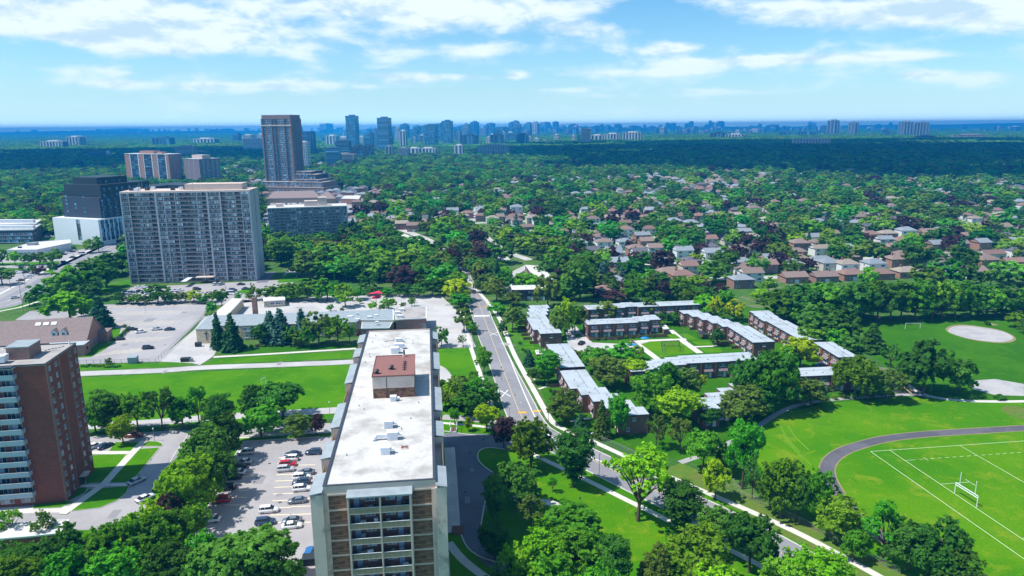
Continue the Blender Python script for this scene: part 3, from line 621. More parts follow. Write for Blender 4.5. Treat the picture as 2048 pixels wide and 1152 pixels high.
grove('in the park between the slab block and the long road',[(563,478,531,62,p_,'dark'),(596,515,552,40,r_,'dark'),(620,507,560,58,r_,'olive'),(640,520,562,42,v_,'dark'),(660,505,558,56,r_,'green'),(645,474,520,58,r_,'olive'),(690,488,545,60,r_,'green'),(700,515,562,60,p_,'dark'),(735,500,560,66,r_,'green'),(720,478,528,60,r_,'green'),(765,492,548,68,v_,'green'),(790,520,560,48,r_,'dark'),(815,502,555,60,r_,'green'),(840,525,572,50,r_,'dark'),(858,510,560,60,r_,'dark'),(880,500,548,52,r_,'olive'),(890,530,575,48,r_,'green'),(780,470,520,50,r_,'olive'),(830,470,518,46,r_,'green'),(870,480,520,46,r_,'dark'),(740,540,580,42,r_,'dark'),(700,440,490,40,r_,'dark'),(905,480,530,44,r_,'olive'),(920,470,520,50,r_,'dark')])
grove('where the long road meets the schoolyard corner',[(905,533,586,62,w_,'green'),(913,555,602,60,r_,'yellow'),(921,585,614,42,r_,'green'),(928,612,663,44,v_,'olive'),(945,640,668,24,r_,'green'),(883,653,693,32,r_,'green'),(926,668,693,18,a_,'green'),(958,560,585,22,r_,'olive')])
grove('on the verge left of the long road',[(968,693,748,38,v_,'green'),(948,740,772,24,a_,'green'),(974,807,863,54,r_,'yellow'),(909,815,848,24,v_,'green'),(938,834,862,20,v_,'bright'),(1008,832,897,46,v_,'purple'),(1024,836,880,34,a_,'purple')])
grove('in the clump between the centre tower and the long road',[(905,760,815,46,r_,'bright'),(925,748,815,62,r_,'olive'),(955,752,818,62,r_,'green'),(978,765,812,44,r_,'dark'),(892,775,818,36,r_,'olive'),(940,775,830,60,r_,'dark'),(885,760,790,28,v_,'dark')])
grove('in the shaded garden beside the centre tower drive',[(1040,919,1010,88,r_,'dark'),(990,948,1048,62,p_,'dark'),(990,1045,1118,82,p_,'dark'),(1062,990,1056,58,a_,'olive'),(1143,1012,1086,112,r_,'green'),(1080,1062,1185,105,r_,'bright'),(1155,1055,1190,120,r_,'green'),(1030,1085,1190,60,v_,'bright'),(1226,1070,1200,90,p_,'dark'),(1110,1110,1240,120,r_,'green'),(1000,1130,1240,80,r_,'dark'),(1200,1120,1260,90,r_,'green')])
grove('on the lawn beside the bending road',[(1062,828,936,90,r_,'green'),(1148,860,974,92,p_,'dark'),(1276,893,1042,140,a_,'bright'),(1362,965,1066,98,p_,'dark'),(1430,1015,1100,86,r_,'dark'),(1385,1047,1190,140,r_,'green'),(1310,1085,1200,70,r_,'olive'),(1498,1020,1145,96,r_,'dark'),(1445,1128,1250,110,r_,'bright'),(1625,1086,1190,130,w_,'bright'),(1565,1105,1210,90,r_,'green'),(1105,955,985,20,a_,'green')])
grove('between the sidewalk and the running track',[(1430,920,1000,54,v_,'yellow'),(1405,850,946,64,r_,'green'),(1449,878,950,56,r_,'dark'),(1484,832,978,70,v_,'green'),(1504,905,997,38,a_,'dark'),(1560,910,1036,84,r_,'green'),(1590,935,1042,56,r_,'dark'),(1633,928,1048,64,r_,'green'),(1682,988,1079,92,r_,'green'),(1705,1055,1122,48,r_,'green'),(1765,1000,1122,76,a_,'green'),(1815,1040,1140,84,r_,'dark'),(1872,1036,1168,120,r_,'dark'),(1900,1090,1200,100,r_,'dark'),(1538,930,1020,40,r_,'dark')])
grove('in front of the last brown row beside the bend',[(1312,828,896,44,a_,'olive'),(1360,833,905,52,a_,'olive'),(1203,795,875,32,s_,'olive'),(1232,790,873,46,v_,'green'),(1160,824,866,26,s_,'spruce'),(1130,776,846,74,r_,'olive'),(1172,850,875,18,s_,'spruce')])
grove('between the road and the pale roofed rows',[(1096,700,768,60,p_,'green'),(1058,697,731,22,s_,'spruce'),(1072,735,768,32,r_,'dark'),(1025,608,662,42,r_,'olive'),(1042,625,660,30,v_,'green'),(995,603,629,40,r_,'green'),(1005,640,672,18,r_,'dark')])
grove('among the townhouse courts',[(1217,706,774,72,r_,'olive'),(1190,688,748,56,r_,'green'),(1240,684,740,66,r_,'green'),(1160,696,728,30,v_,'olive'),(1270,712,765,50,r_,'bright'),(1300,735,832,76,r_,'green'),(1335,722,800,60,v_,'green'),(1368,728,800,58,r_,'olive'),(1358,770,852,84,r_,'bright'),(1395,745,800,40,a_,'yellow'),(1479,768,842,90,r_,'olive'),(1421,810,856,46,r_,'dark'),(1500,700,820,76,r_,'dark'),(1545,695,822,88,r_,'green'),(1520,760,832,60,r_,'dark'),(1600,670,742,78,v_,'yellow'),(1618,648,700,52,r_,'green'),(1622,755,812,76,r_,'olive'),(1212,600,639,48,r_,'olive'),(1299,597,634,34,v_,'green'),(1328,622,650,30,r_,'dark'),(1346,622,650,28,r_,'dark'),(1433,655,691,34,r_,'dark'),(1130,592,670,46,r_,'bright'),(1118,615,678,36,r_,'olive'),(1150,610,665,44,r_,'green'),(1276,690,720,24,r_,'green'),(1450,575,632,44,v_,'green'),(1408,585,630,40,r_,'bright'),(1470,598,642,40,r_,'yellow'),(1430,590,640,30,r_,'yellow'),(1590,610,650,30,r_,'bright'),(1575,690,748,40,r_,'green'),(1690,715,775,40,r_,'green')])
grove('at the park edge by the last townhouses',[(1709,704,797,88,w_,'green'),(1771,732,802,62,r_,'olive'),(1845,664,788,96,w_,'dark'),(1912,711,788,66,r_,'dark'),(1743,643,702,44,s_,'dark'),(1780,686,735,46,a_,'dark'),(1815,705,775,44,w_,'dark'),(1700,668,722,52,r_,'dark'),(1672,655,705,44,r_,'green'),(1690,625,690,56,r_,'dark'),(1640,604,682,92,r_,'dark'),(1668,618,670,50,r_,'dark'),(1655,640,690,40,r_,'dark')])
grove('in the tall row along the far side of the park',[(1560,575,640,72,r_,'green'),(1600,565,645,74,r_,'dark'),(1640,560,642,76,r_,'green'),(1690,560,645,74,r_,'dark'),(1720,562,645,60,r_,'dark'),(1754,556,643,64,r_,'green'),(1780,560,640,54,r_,'dark'),(1801,556,640,60,r_,'green'),(1829,554,640,60,r_,'green'),(1863,556,639,62,r_,'dark'),(1883,558,638,54,r_,'green'),(1909,556,637,62,r_,'green'),(1940,562,636,60,r_,'dark'),(1972,563,635,64,v_,'green'),(2010,568,633,60,r_,'dark'),(2045,572,632,60,r_,'green'),(2090,570,632,70,r_,'green'),(2140,570,630,70,r_,'dark')])
grove('standing alone on the park grass at the right edge',[(2030,622,656,34,r_,'green'),(2060,640,668,40,r_,'dark')])
grove('behind the pale roofed terrace beside the long road',[(1160,520,600,76,p_,'dark'),(1096,546,615,56,r_,'olive'),(1065,545,580,34,v_,'bright'),(1045,545,575,34,r_,'bright'),(1185,500,560,50,r_,'green'),(1120,490,540,56,r_,'green'),(993,552,604,48,r_,'olive'),(972,545,585,40,r_,'olive'),(1010,540,585,36,r_,'dark'),(960,520,560,44,r_,'olive'),(985,515,552,44,r_,'dark'),(1027,582,612,42,r_,'olive'),(1140,475,520,60,r_,'dark'),(1010,530,560,36,v_,'bright'),(940,505,545,44,r_,'olive'),(1090,520,560,40,r_,'dark'),(1205,520,580,30,s_,'blue'),(1243,532,575,26,s_,'blue'),(1265,540,592,34,r_,'green'),(1300,540,592,40,v_,'olive'),(1230,580,604,48,r_,'purple'),(1193,577,602,22,r_,'purple'),(1255,575,600,34,r_,'olive'),(1360,552,604,48,p_,'green'),(1330,560,600,34,r_,'purple'),(1410,570,612,40,r_,'dark'),(1390,505,535,34,r_,'yellow'),(1275,500,535,42,r_,'purple'),(1330,500,530,38,r_,'purple'),(1310,575,610,40,w_,'dark'),(1380,575,615,44,r_,'green'),(1270,560,605,40,r_,'green')])
grove('between the avenue and the church',[(142,572,641,86,w_,'bright'),(202,588,657,44,s_,'spruce'),(92,563,616,62,r_,'dark'),(150,528,592,80,r_,'green'),(185,520,585,66,r_,'green'),(120,545,600,60,r_,'green'),(226,502,552,60,r_,'dark'),(195,510,550,44,r_,'dark'),(245,505,545,36,p_,'dark'),(175,518,545,30,r_,'olive'),(215,525,575,44,r_,'dark'),(188,560,600,50,r_,'dark'),(60,585,612,20,r_,'green')])
grove('in the green strip in front of the grey slab block',[(240,583,607,32,r_,'dark'),(277,587,608,34,r_,'dark'),(300,590,607,26,r_,'green'),(317,566,607,44,r_,'dark'),(342,582,606,30,r_,'green'),(362,583,605,26,r_,'olive'),(388,579,604,34,r_,'yellow'),(408,590,606,22,r_,'green'),(424,582,604,28,r_,'green'),(444,574,612,30,v_,'green'),(424,602,628,20,r_,'green'),(476,586,602,14,v_,'green'),(498,582,602,16,v_,'green'),(506,565,600,12,v_,'green'),(262,590,607,20,r_,'olive')])
grove('beside the shop car parks left of the avenue',[(31,500,531,26,r_,'bright'),(57,504,531,24,r_,'green'),(80,502,529,26,r_,'green'),(107,497,530,36,r_,'green'),(183,476,506,28,r_,'bright'),(198,470,504,22,v_,'green'),(105,520,547,20,r_,'dark'),(79,532,549,26,r_,'purple'),(66,528,545,18,r_,'dark'),(44,531,541,12,r_,'green'),(5,534,570,46,r_,'dark'),(-20,500,530,26,r_,'green'),(5,495,530,24,r_,'green')])

def fill(phrase,n,poly,wr,tones,seed,hr=(7,12)):
    rn=random.Random(seed); xs=[p[0] for p in poly]; ys=[p[1] for p in poly]; it=[]
    for _ in range(n*30):
        x=rn.uniform(min(xs),max(xs)); y=rn.uniform(min(ys),max(ys))
        if inpoly(x,y,poly) and all(abs(x-q[0])>wr[0]*.5 or abs(y-q[2])>3 for q in it): it.append((x,y-1,y,rn.uniform(*wr),'round',rn.choice(tones),rn.uniform(*hr)))
        if len(it)>=n: break
    for q in sorted(it):
        p=W(q[0],q[2]); tree(p,q[6],q[3]*scale_at(q[0],q[2]),q[4],q[5],f'{TW[q[5]]} {KW[q[4]]} {phrase}',f'{TW[q[5]]} trees {phrase}')
fill('in the dark mass behind the tall park row',26,[(1560,622),(1700,632),(2060,624),(2060,612),(1560,606)],(44,62),['dark','dark','green'],21,(9,13))
fill('between the side street and the back townhouse row',26,[(1110,606),(1400,598),(1550,612),(1550,585),(1300,575),(1110,575)],(34,50),['dark','green','olive','purple','bright'],22,(7,12))
fill('in the leafy corner beside the last townhouses',14,[(1560,640),(1640,665),(1720,660),(1730,640),(1600,615),(1540,615)],(46,64),['dark','green','dark'],23,(10,14))
# ---------------------------------------------------------------- building kit
WM={}
def winmesh(w,h,frame='window_frame',glass='glass',mull=2,sill=True):
    k=(round(w,2),round(h,2),frame,glass,mull,sill)
    if k in WM: return WM[k]
    mb=MB(); t=.055; mb.box(-w/2,w/2,-.05,.03,-h/2,-h/2+t); mb.box(-w/2,w/2,-.05,.03,h/2-t,h/2)
    mb.box(-w/2,-w/2+t,-.05,.03,-h/2+t,h/2-t); mb.box(w/2-t,w/2,-.05,.03,-h/2+t,h/2-t)
    for i in range(1,mull): x=-w/2+w*i/mull; mb.box(x-t/2,x+t/2,-.045,.03,-h/2+t,h/2-t)
    if sill: mb.box(-w/2-.08,w/2+.08,-.14,.02,-h/2-.10,-h/2-.001)
    nf=len(mb.f)
    for i in range(mull):
        x0=-w/2+w*i/mull+.01; x1=-w/2+w*(i+1)/mull-.01; n=len(mb.v); mb.v+=[(x0,-.02,-h/2+.02),(x1,-.02,-h/2+.02),(x1,-.02,h/2-.02),(x0,-.02,h/2-.02)]; mb.f.append((n,n+1,n+2,n+3))
    me=mb.mesh('window',frame); me.materials.append(MT[glass])
    me.polygons.foreach_set('material_index',[0]*nf+[1]*mull); me.update(); WM[k]=me; return me
def boxmesh(name,m,x,y,z):
    k=(name,m,round(x,2),round(y,2),round(z,2))
    if k not in WM: WM[k]=MB().box(-x/2,x/2,-y/2,y/2,0,z).mesh(name,m)
    return WM[k]
class Pool:      # the first 300 of a part stay single objects, the rest join into one
    def __init__(s,root,name,cap=300): s.r=root; s.n=name; s.c=0; s.cap=cap; s.rest=None; s.mats=None
    def add(s,me,loc,rz=0,m=None):
        s.c+=1
        if s.c<=s.cap: return put(s.n,me,s.r,loc,rz,m=m)
        if s.rest is None: s.rest=bmesh.new(); s.mats=list(me.materials)
        t=bmesh.new(); t.from_mesh(me); M=Matrix.Translation(loc)@Matrix.Rotation(rz,4,'Z')
        vm=[s.rest.verts.new(M@v.co) for v in t.verts]
        for f in t.faces:
            nf=s.rest.faces.new([vm[v.index] for v in f.verts]); nf.material_index=f.material_index
        t.free()
    def close(s):
        if s.rest:
            me=bpy.data.meshes.new(s.n); s.rest.to_mesh(me); s.rest.free()
            for m in s.mats: me.materials.append(m)
            put(s.n,me,s.r)['kind']='stuff'
def bframe(A,B,z=0.):
    a=W(A[0],A[1],z); b=W(B[0],B[1],z); return Vector((a.x,a.y,0)),math.atan2(b.y-a.y,b.x-a.x),math.hypot(b.x-a.x,b.y-a.y)
def slab(root,w,d,fl,fh,bays,wall='spandrel',conc='concrete',par='panel_brown',glass='glass',base=0.,rec=1.4,order_top=True,winh=1.45,core=None,mull=3,frame='window_frame',x0=0.,slabp=.18,pil=.32,edge=None):
    gr=random.Random(fl); tot=sum(b[1] for b in bays); k=w/tot; Ht=base+fl*fh
    part(MB().box(x0,x0+w,rec,d,base,Ht),'core',core or wall,root)
    wl=MB(); pl=MB(); pw=Pool(root,'window'); pb=Pool(root,'balcony_parapet'); x=x0; info=[]
    for t,bw in bays: info.append((t,x,bw*k)); x+=bw*k
    for t,bx,bw in info:
        if t in 'WV': wl.box(bx,bx+bw,0,rec,base,Ht)
        if t=='P': pl.box(bx,bx+bw,-pil,rec,base,Ht+.3)
        if t=='p': pl.box(bx,bx+bw,-pil*.7,rec,base,Ht+.1)
        if t=='X': wl.box(bx,bx+bw,0,rec,base,Ht)
    for f in range(fl-1,-1,-1):
        z=base+f*fh
        for t,bx,bw in info:
            if t=='W': pw.add(winmesh(bw-.15,winh,frame,glass if gr.random()<.66 else ('glass_curtain' if gr.random()<.45 and glass!='glass_blue' else 'glass_pale'),mull,False),(bx+bw/2,-.01,z+.85+winh/2))
            if t=='V': pw.add(winmesh(min(1.3,bw*.5),winh,frame,glass,1),(bx+bw/2,-.01,z+.85+winh/2))
            if t=='B':
                pb.add(boxmesh('balcony_parapet',par,bw-.04,.08,1.0),(bx+bw/2,.0,z+.12)); pw.add(winmesh(min(2.2,bw*.6),1.9,frame,glass,2,False),(bx+bw/2,rec-.03,z+1.2))
    runs=[];cur=None
    for t,bx,bw in info:
        if t in 'WBp': cur=[bx,bx+bw] if cur is None else [cur[0],bx+bw]
        elif cur: runs.append(cur); cur=None
    if cur: runs.append(cur)
    pf=Pool(root,'floor_edge')
    for f in range(fl,-1,-1):
        for a_,b_ in runs: pf.add(boxmesh('floor_edge',edge or conc,b_-a_-.01,slabp+rec-.01,.18),((a_+b_)/2,(rec-.01-slabp)/2,base+f*fh-.10))
    pf.close()
    part(wl,'front_wall',wall,root); part(pl,'pilaster',conc,root); pw.close(); pb.close(); return Ht
def shift(mb,loc): mb.v=[(v[0]-loc[0],v[1]-loc[1],v[2]-loc[2]) for v in mb.v]; return mb
class PX:      # a flat roofed building whose roof outline is known
    def __init__(s,name,label,cat,pts,z,wall='brick_town',roof='roof_town',fascia='flashing_dark',group=None,z0=0,over=.2,par=.25):
        ps=[W(x,y,z) for x,y in pts]; c=sum(ps,Vector())/len(ps); s.loc=Vector((c.x,c.y,0)); s.z=z
        s.o=thing(name,label,cat,s.loc,0,group); s.add(ps,z,wall,roof,fascia,z0,over,par); MASK.append((xy(ps),'building'))
    def add(s,ps,z,wall,roof,fascia,z0=0,over=.2,par=.25):
        loc=s.loc; q=xy(ps); c=Vector((sum(p[0] for p in q)/len(q),sum(p[1] for p in q)/len(q)))
        part(shift(MB().prism(q,z0,z-.3),loc),'wall',wall,s.o)
        out=[tuple(c+(Vector(p)-c)*(1+over/max(1,(Vector(p)-c).length))) for p in q]
        part(shift(MB().prism(out,z-.299,z-.02),loc),'fascia',fascia,s.o)
        inn=[tuple(c+(Vector(p)-c)*(1-(.25)/max(1,(Vector(p)-c).length))) for p in q]
        part(shift(MB().prism(inn,z-.019,z+.05),loc),'roof',roof,s.o)
        if par:
            mb=MB()
            for i in range(len(out)): ribbon_mb(mb,[out[i],out[(i+1)%len(out)]],.2,z-.015,par*.6)
            part(shift(mb,loc),'parapet',fascia,s.o)
    def rowwin(s,A,B,zr,z,n,w,h,glass='glass',frame='window_frame',mull=2,marg=1.):
        a=W(A[0],A[1],zr);b=W(B[0],B[1],zr);d=(b-a);L_=d.length;rz=math.atan2(d.y,d.x); nrm=Vector((math.sin(rz),-math.cos(rz),0))
        for i in range(n):
            p=a+d*((marg+(L_-2*marg)*(i+.5)/n)/L_)+nrm*.03-s.loc; put('window',winmesh(w,h,frame,glass,mull),s.o,(p.x,p.y,z),rz)
    def roofbox(s,x,y,w,d,h,m='metal_white',name='roof_vent',rz=.12):
        p=W(x,y,s.z)-s.loc; put(name,boxmesh(name,m,w,d,h),s.o,(p.x,p.y,s.z+.05),rz)

# ---------------------------------------------------------------- centre tower
TZ=34.
o_,rz_,w_t=bframe((645.5,975.5),(870.7,961.3),TZ)
MASK.append(([(o_.x-3,o_.y-2),(o_.x+21,o_.y),(o_.x+9,o_.y+94),(o_.x-15,o_.y+92)],'building'))
ct=thing('apartment_tower','beige concrete apartment tower with long pale gravel roof in the centre foreground','building',o_,rz_)
D=90.; FH=2.72; NF=12; Wd=17.9
part(MB().box(0,Wd,.35,D,0,TZ-.25),'wall','concrete',ct)
part(MB().box(.35,Wd-.35,.35,D-.35,TZ-.20,TZ+.0),'roof','roof_gravel',ct)
pm=MB(); pm.box(0,Wd,-.0,.34,TZ-1.25,TZ+.22); pm.box(0,.34,.34,D,TZ-.19,TZ+.22); pm.box(Wd-.34,Wd,.34,D,TZ-.19,TZ+.22); pm.box(.34,Wd-.34,D-.34,D+.0,TZ-.19,TZ+.22); part(pm,'parapet','concrete',ct)
fm=MB(); fm.box(-.06,Wd+.06,-.06,.40,TZ+.225,TZ+.30); fm.box(-.06,.40,.401,D,TZ+.225,TZ+.30); fm.box(Wd-.40,Wd+.06,.401,D,TZ+.225,TZ+.30); part(fm,'roof_flashing','flashing_dark',ct)
# side bays with sloping metal tops
for sx,sp in ((-1,[(-1.0,5.8),(11.7,18.5),(25,37.3),(49.9,63),(69,75.8),(81.5,88.7)]),(1,[(-1.0,5.9),(18.5,25.2),(31,44.2),(56.8,69.6),(82,88.6)])):
    for (a,b) in sp:
        x0,x1=(-1.9,-.001) if sx<0 else (Wd+.001,Wd+1.75)
        o=part(MB().box(x0,x1,a,b,0,TZ-.75),'side_bay','concrete_stained' if a<0 else 'concrete',ct)
        mb=MB(); xa,xb=(x0-.12,x1) if sx<0 else (x0,x1+.12); za,zb=(TZ-.70,TZ-.35) if sx<0 else (TZ-.35,TZ-.70)
        n=len(mb.v); mb.v+=[(xa,a-.12,za-.05),(xb,a-.12,zb-.05),(xb,b+.12,zb-.05),(xa,b+.12,za-.05),(xa,a-.12,za+.12),(xb,a-.12,zb+.12),(xb,b+.12,zb+.12),(xa,b+.12,za+.12)]
        mb.f+=[(n,n+3,n+2,n+1),(n+4,n+5,n+6,n+7),(n,n+1,n+5,n+4),(n+1,n+2,n+6,n+5),(n+2,n+3,n+7,n+6),(n+3,n,n+4,n+7)]
        part(mb,'bay_roof','roof_metal_blue',ct)
    # side balconies between the bays
    for (a,b),(c,d) in zip(sp,sp[1:]):
        x=-.75 if sx<0 else Wd+.75
        sb=MB(); sp2=MB()
        for f in range(NF): z=f*FH+1.1; sb.box(x-.75,x+.70,b+.01,c-.01,z,z+.14)
        part(sb,'balcony_slab','concrete',ct); pb=Pool(ct,'balcony_parapet')
        for f in range(NF-1,3,-1): put('balcony_parapet',boxmesh('balcony_parapet','parapet_tan',.07,c-b-.1,.95),ct,(x-.68*(1 if sx<0 else -1),(b+c)/2,f*FH+1.25))
        for f in range(NF-1,3,-1): put('window',winmesh(3.,1.9,'window_frame','glass',3,False),ct,(-.02 if sx<0 else Wd+.02,(b+c)/2,f*FH+2.4),R(-90) if sx<0 else R(90))
# front elevation: concrete end piers, brick panels, central balconies
X=[0,.75,3.75,4.05,8.85,9.1,13.7,14.05,17.2,17.9]
pm=MB()
for a,b in ((X[0]-.0,X[1]),(X[2],X[3]),(X[4],X[5]),(X[6],X[7]),(X[8],X[9])): pm.box(a,b,-.15 if a not in (X[4],) else -.1,.349,0,TZ-1.26)
part(pm,'front_pier','concrete_stained',ct)
for a,b,m in ((X[1],X[2],0),(X[7],X[8],1)):
    for f in range(NF):
        z0=f*FH+.0; put('brick_panel',boxmesh('brick_panel','brick_brown',b-a-.002,.30,FH-.28),ct,((a+b)/2,.14,z0+.14))
    sb=MB()
    for f in range(NF+1): sb.box(a+.001,b-.001,-.06,.34,f*FH-.139,f*FH+.139)
    part(sb,'floor_band','concrete',ct)
part(MB().box(X[3],X[6],.36,1.9,0,0.05),'front_floor','concrete',ct)
# carve: the balcony zone stands forward of a recessed brick wall
part(MB().box(X[3]+.001,X[6]-.001,.30,.348,0,TZ-1.27),'balcony_back_wall','brick_town',ct)
cm=MB(); n=0; cm.v+=[(X[3]-.3,-1.75,TZ-1.1),(X[7]+.1,-1.75,TZ-1.1),(X[7]+.1,-.001,TZ-.62),(X[3]-.3,-.001,TZ-.62),(X[3]-.3,-1.75,TZ-1.35),(X[7]+.1,-1.75,TZ-1.35),(X[7]+.1,-.001,TZ-1.2),(X[3]-.3,-.001,TZ-1.2)]
cm.f+=[(0,1,2,3),(7,6,5,4),(4,5,1,0),(5,6,2,1),(7,4,0,3)]; part(cm,'balcony_canopy','roof_metal_blue',ct)
fin=MB()
for a,b in ((X[3]-.25,X[3]+.05),(X[4]+.02,X[4]+.26),(X[6]-.05,X[6]+.25)): fin.box(a,b,-1.65,-.151,0,TZ-1.36)
part(fin,'balcony_fin','concrete',ct)
rb=random.Random(3)
for f in range(NF-1,-1,-1):
    z=f*FH-.15
    for a,b in ((X[3]+.06,X[4]+.01),(X[4]+.27,X[6]-.06)):
        put('balcony_slab',boxmesh('balcony_slab','concrete',b-a,1.58,.17),ct,((a+b)/2,-.80,z))
        put('balcony_parapet',boxmesh('balcony_parapet','parapet_tan',b-a,.06,.86),ct,((a+b)/2,-1.56,z+.175))
        for q in range(1,5): put('parapet_joint',boxmesh('parapet_joint','panel_brown',.035,.02,.84),ct,(a+(b-a)*q/5,-1.602,z+.18))
        put('handrail',boxmesh('handrail','window_frame',b-a,.10,.05),ct,((a+b)/2,-1.56,z+1.09))
        put('window',winmesh(1.5,.95,'window_frame','glass_pale',2,False),ct,(b-1.6 if a<6 else a+1.4,.27,z+1.75))
        put('window',winmesh(.62,.62,'window_frame','glass',1,False),ct,(b-2.75 if a<6 else b-1.5,.27,z+1.95))
        put('balcony_door',boxmesh('balcony_door','door_blue',.85,.05,2.0),ct,(b-2.75 if a<6 else a+2.75,.285,z+.2) if False else ((b-3.75) if a<6 else (a+2.9),.27,z+.18))
        for q in range(rb.randint(2,5)):
            x=rb.uniform(a+.4,b-.4); m=rb.choice(['metal_white','wood_fence','metal_grey','panel_dark','roof_metal_blue','metal_white','parapet_tan']); put('balcony_clutter',boxmesh('balcony_clutter',m,rb.choice([.4,.6,.9]),.45,rb.choice([.5,.8,1.1])),ct,(x,rb.uniform(-1.2,-.3),z+.18),rb.uniform(0,1))
# penthouse
px0,px1,py0,py1=5.35,14.0,38.0,51.6
part(MB().box(px0,px1,py0,py1,TZ,TZ+2.2),'penthouse_base','brick_brown',ct); part(MB().box(px0-.03,px1+.03,py0-.03,py1+.03,TZ+2.201,TZ+4.75),'penthouse','concrete',ct)
part(MB().box(px0-.10,px1+.10,py0-.10,py1+.10,TZ+4.751,TZ+4.93),'penthouse_roof','roof_red',ct)
mb=MB(); e=.12; mb.box(px0-.16,px1+.16,py0-.16,py0-.16+e,TZ+4.80,TZ+5.08); mb.box(px0-.16,px1+.16,py1+.04,py1+.16,TZ+4.80,TZ+5.08); mb.box(px0-.16,px0-.04,py0,py1,TZ+4.80,TZ+5.08); mb.box(px1+.04,px1+.16,py0,py1,TZ+4.80,TZ+5.08); part(mb,'roof_flashing','roof_red',ct)
part(MB().bar((px0+2.9,py0-.08,TZ),(px0+2.9,py0-.08,TZ+4.8),.12),'drain_pipe','flashing_dark',ct); part(MB().box(px0+5,px0+5.8,py0-.09,py0-.031,TZ+.3,TZ+1.2),'louvre','roof_red',ct)
def turb(x,y,z):
    mb=MB(); mb.bar((x,y,z),(x,y,z+.7),.7,seg=10); mb.bar((x,y,z+.7),(x,y,z+1.0),1.1,seg=10,w2=.5); mb.bar((x-.1,y,z+.3),(x-.7,y-.4,z+.25),.3,seg=6); part(mb,'turbine_vent','metal_dark',ct)
turb(px0+.9,py0+1.8,TZ+4.93); turb(px0+3.9,py0+4.2,TZ+4.93)
mb=MB(); mb.bar((px0+6.3,py0+12.8,TZ+4.9),(px0+6.3,py0+12.8,TZ+6.5),.42,seg=8); part(mb,'flue_pipe','metal_dark',ct); part(MB().bar((px0+6.3,py0+12.8,TZ+4.94),(px0+6.3,py0+12.8,TZ+5.35),.8,seg=8),'flue_collar','concrete',ct)
mb=MB(); mb.bar((px0+6.6,py0+3,TZ+5.1),(px0+6.6,py0+9,TZ+5.1),.10)
for k in range(5): mb.bar((px0+6.1,py0+3.2+k*1.3,TZ+5.15),(px0+7.1,py0+3.2+k*1.3,TZ+5.15),.10); mb.bar((px0+6.6,py0+3.2+k*1.3,TZ+4.9),(px0+6.6,py0+3.2+k*1.3,TZ+5.9),.06)
part(mb,'antenna_frame','metal_dark',ct)
mb=MB(); mb.bar((5.5,78.5,TZ+.4),(8,79.2,TZ+.4),.12); mb.bar((7.9,79,TZ),(7.9,79,TZ+.9),.08); part(mb,'gas_pipe','metal_dark',ct)
for (x,y,w,d,h,duct) in ((9.6,36.3,1.2,1.1,1.0,0),(9.3,22.6,1.6,1.5,1.35,0),(10.3,17.1,1.9,1.4,1.5,1),(9.3,11.2,1.6,1.4,1.3,0),(8.6,69.2,1.9,1.6,1.5,0),(9.5,72.8,2.2,1.4,1.4,0),(9.2,78.7,1.5,1.2,1.1,0)):
    part(MB().box(x-w/2,x+w/2,y-d/2,y+d/2,TZ+.02,TZ+h),'roof_unit','metal_white',ct); mb=MB().box(x-w/2-.08,x+w/2+.08,y-d/2-.08,y+d/2+.08,TZ+h+.001,TZ+h+.09); part(mb,'unit_cap','metal_white',ct); part(MB().bar((x+w/2,y,TZ+h*.6),(x+w/2+.75,y,TZ+h*.6),.55,seg=8),'unit_hood','metal_white',ct)
    if duct: mb=MB(); mb.bar((x-w/2,y,TZ+.75),(x-w/2-2.0,y,TZ+.75),.65); mb.bar((x-w/2-2.0,y,TZ+.8),(x-w/2-2.5,y-.35,TZ+.1),.62); part(mb,'duct','metal_white',ct)
part(MB().box(11.9,13.2,12.4,13.5,TZ+.01,TZ+.14),'roof_hatch','concrete',ct); mb=MB(); mb.bar((12,12.6,TZ+.25),(13.1,13.3,TZ+.25),.14); mb.bar((12,13.3,TZ+.28),(13.1,12.6,TZ+.28),.14); part(mb,'hatch_bars','roof_red',ct)
for k in range(16): put('roof_stain_vent',boxmesh('roof_stain_vent','metal_grey',.18,.18,.35),ct,(rb.uniform(1,Wd-1),rb.choice([rb.uniform(2,36),rb.uniform(54,88)]),TZ))
part(MB().box(Wd+1.8,Wd+2.3,4,30,0,1.6),'ground_wall','concrete',ct)

# ---------------------------------------------------------------- brick tower at the left
o2=W(90,728,36); rz2=R(9.2); bt=thing('apartment_tower','dark red brick apartment tower with pale blue balconies at the left edge','building',(o2.x,o2.y,0),rz2)
MASK.append(([(o2.x-45,o2.y-10),(o2.x+3,o2.y-2),(o2.x,o2.y+20),(o2.x-45,o2.y+14)],'building'))
BW=36; part(MB().box(-BW,0,0,17.2,0,35.7),'wall','brick_red_dark',bt)
part(MB().box(-BW,-.001,.001,17.199,35.701,35.9),'roof','roof_tar',bt)
mb=MB(); mb.box(-BW,.08,-.08,.18,35.91,36.1); mb.box(-.18,.08,.181,17.28,35.91,36.1); mb.box(-BW,-.181,17.05,17.28,35.91,36.1); mb.box(-BW,-6.6,-1.75,-.081,35.8,36.08); part(mb,'roof_flashing','flashing_dark',bt)
part(MB().box(-BW,-6.4,-1.7,-.001,35.55,35.79),'balcony_roof','roof_metal_blue',bt)
part(MB().box(.001,.12,-.3,.7,0,35.6),'corner_pier','brick_rose',bt); part(MB().box(.001,.1,6.6,7.0,0,35.6),'brick_rib','brick_rose',bt); part(MB().box(.001,.1,11.6,12.0,0,35.6),'brick_rib','brick_rose',bt)
for f in range(13):
    z=f*2.74+1.55
    for y in (1.6,5.0,12.9,16.0):
        if f==0 and y==16.0: continue
        put('window',winmesh(1.0,1.2,'concrete_cool','glass',2),bt,(.03,y,z),R(90))
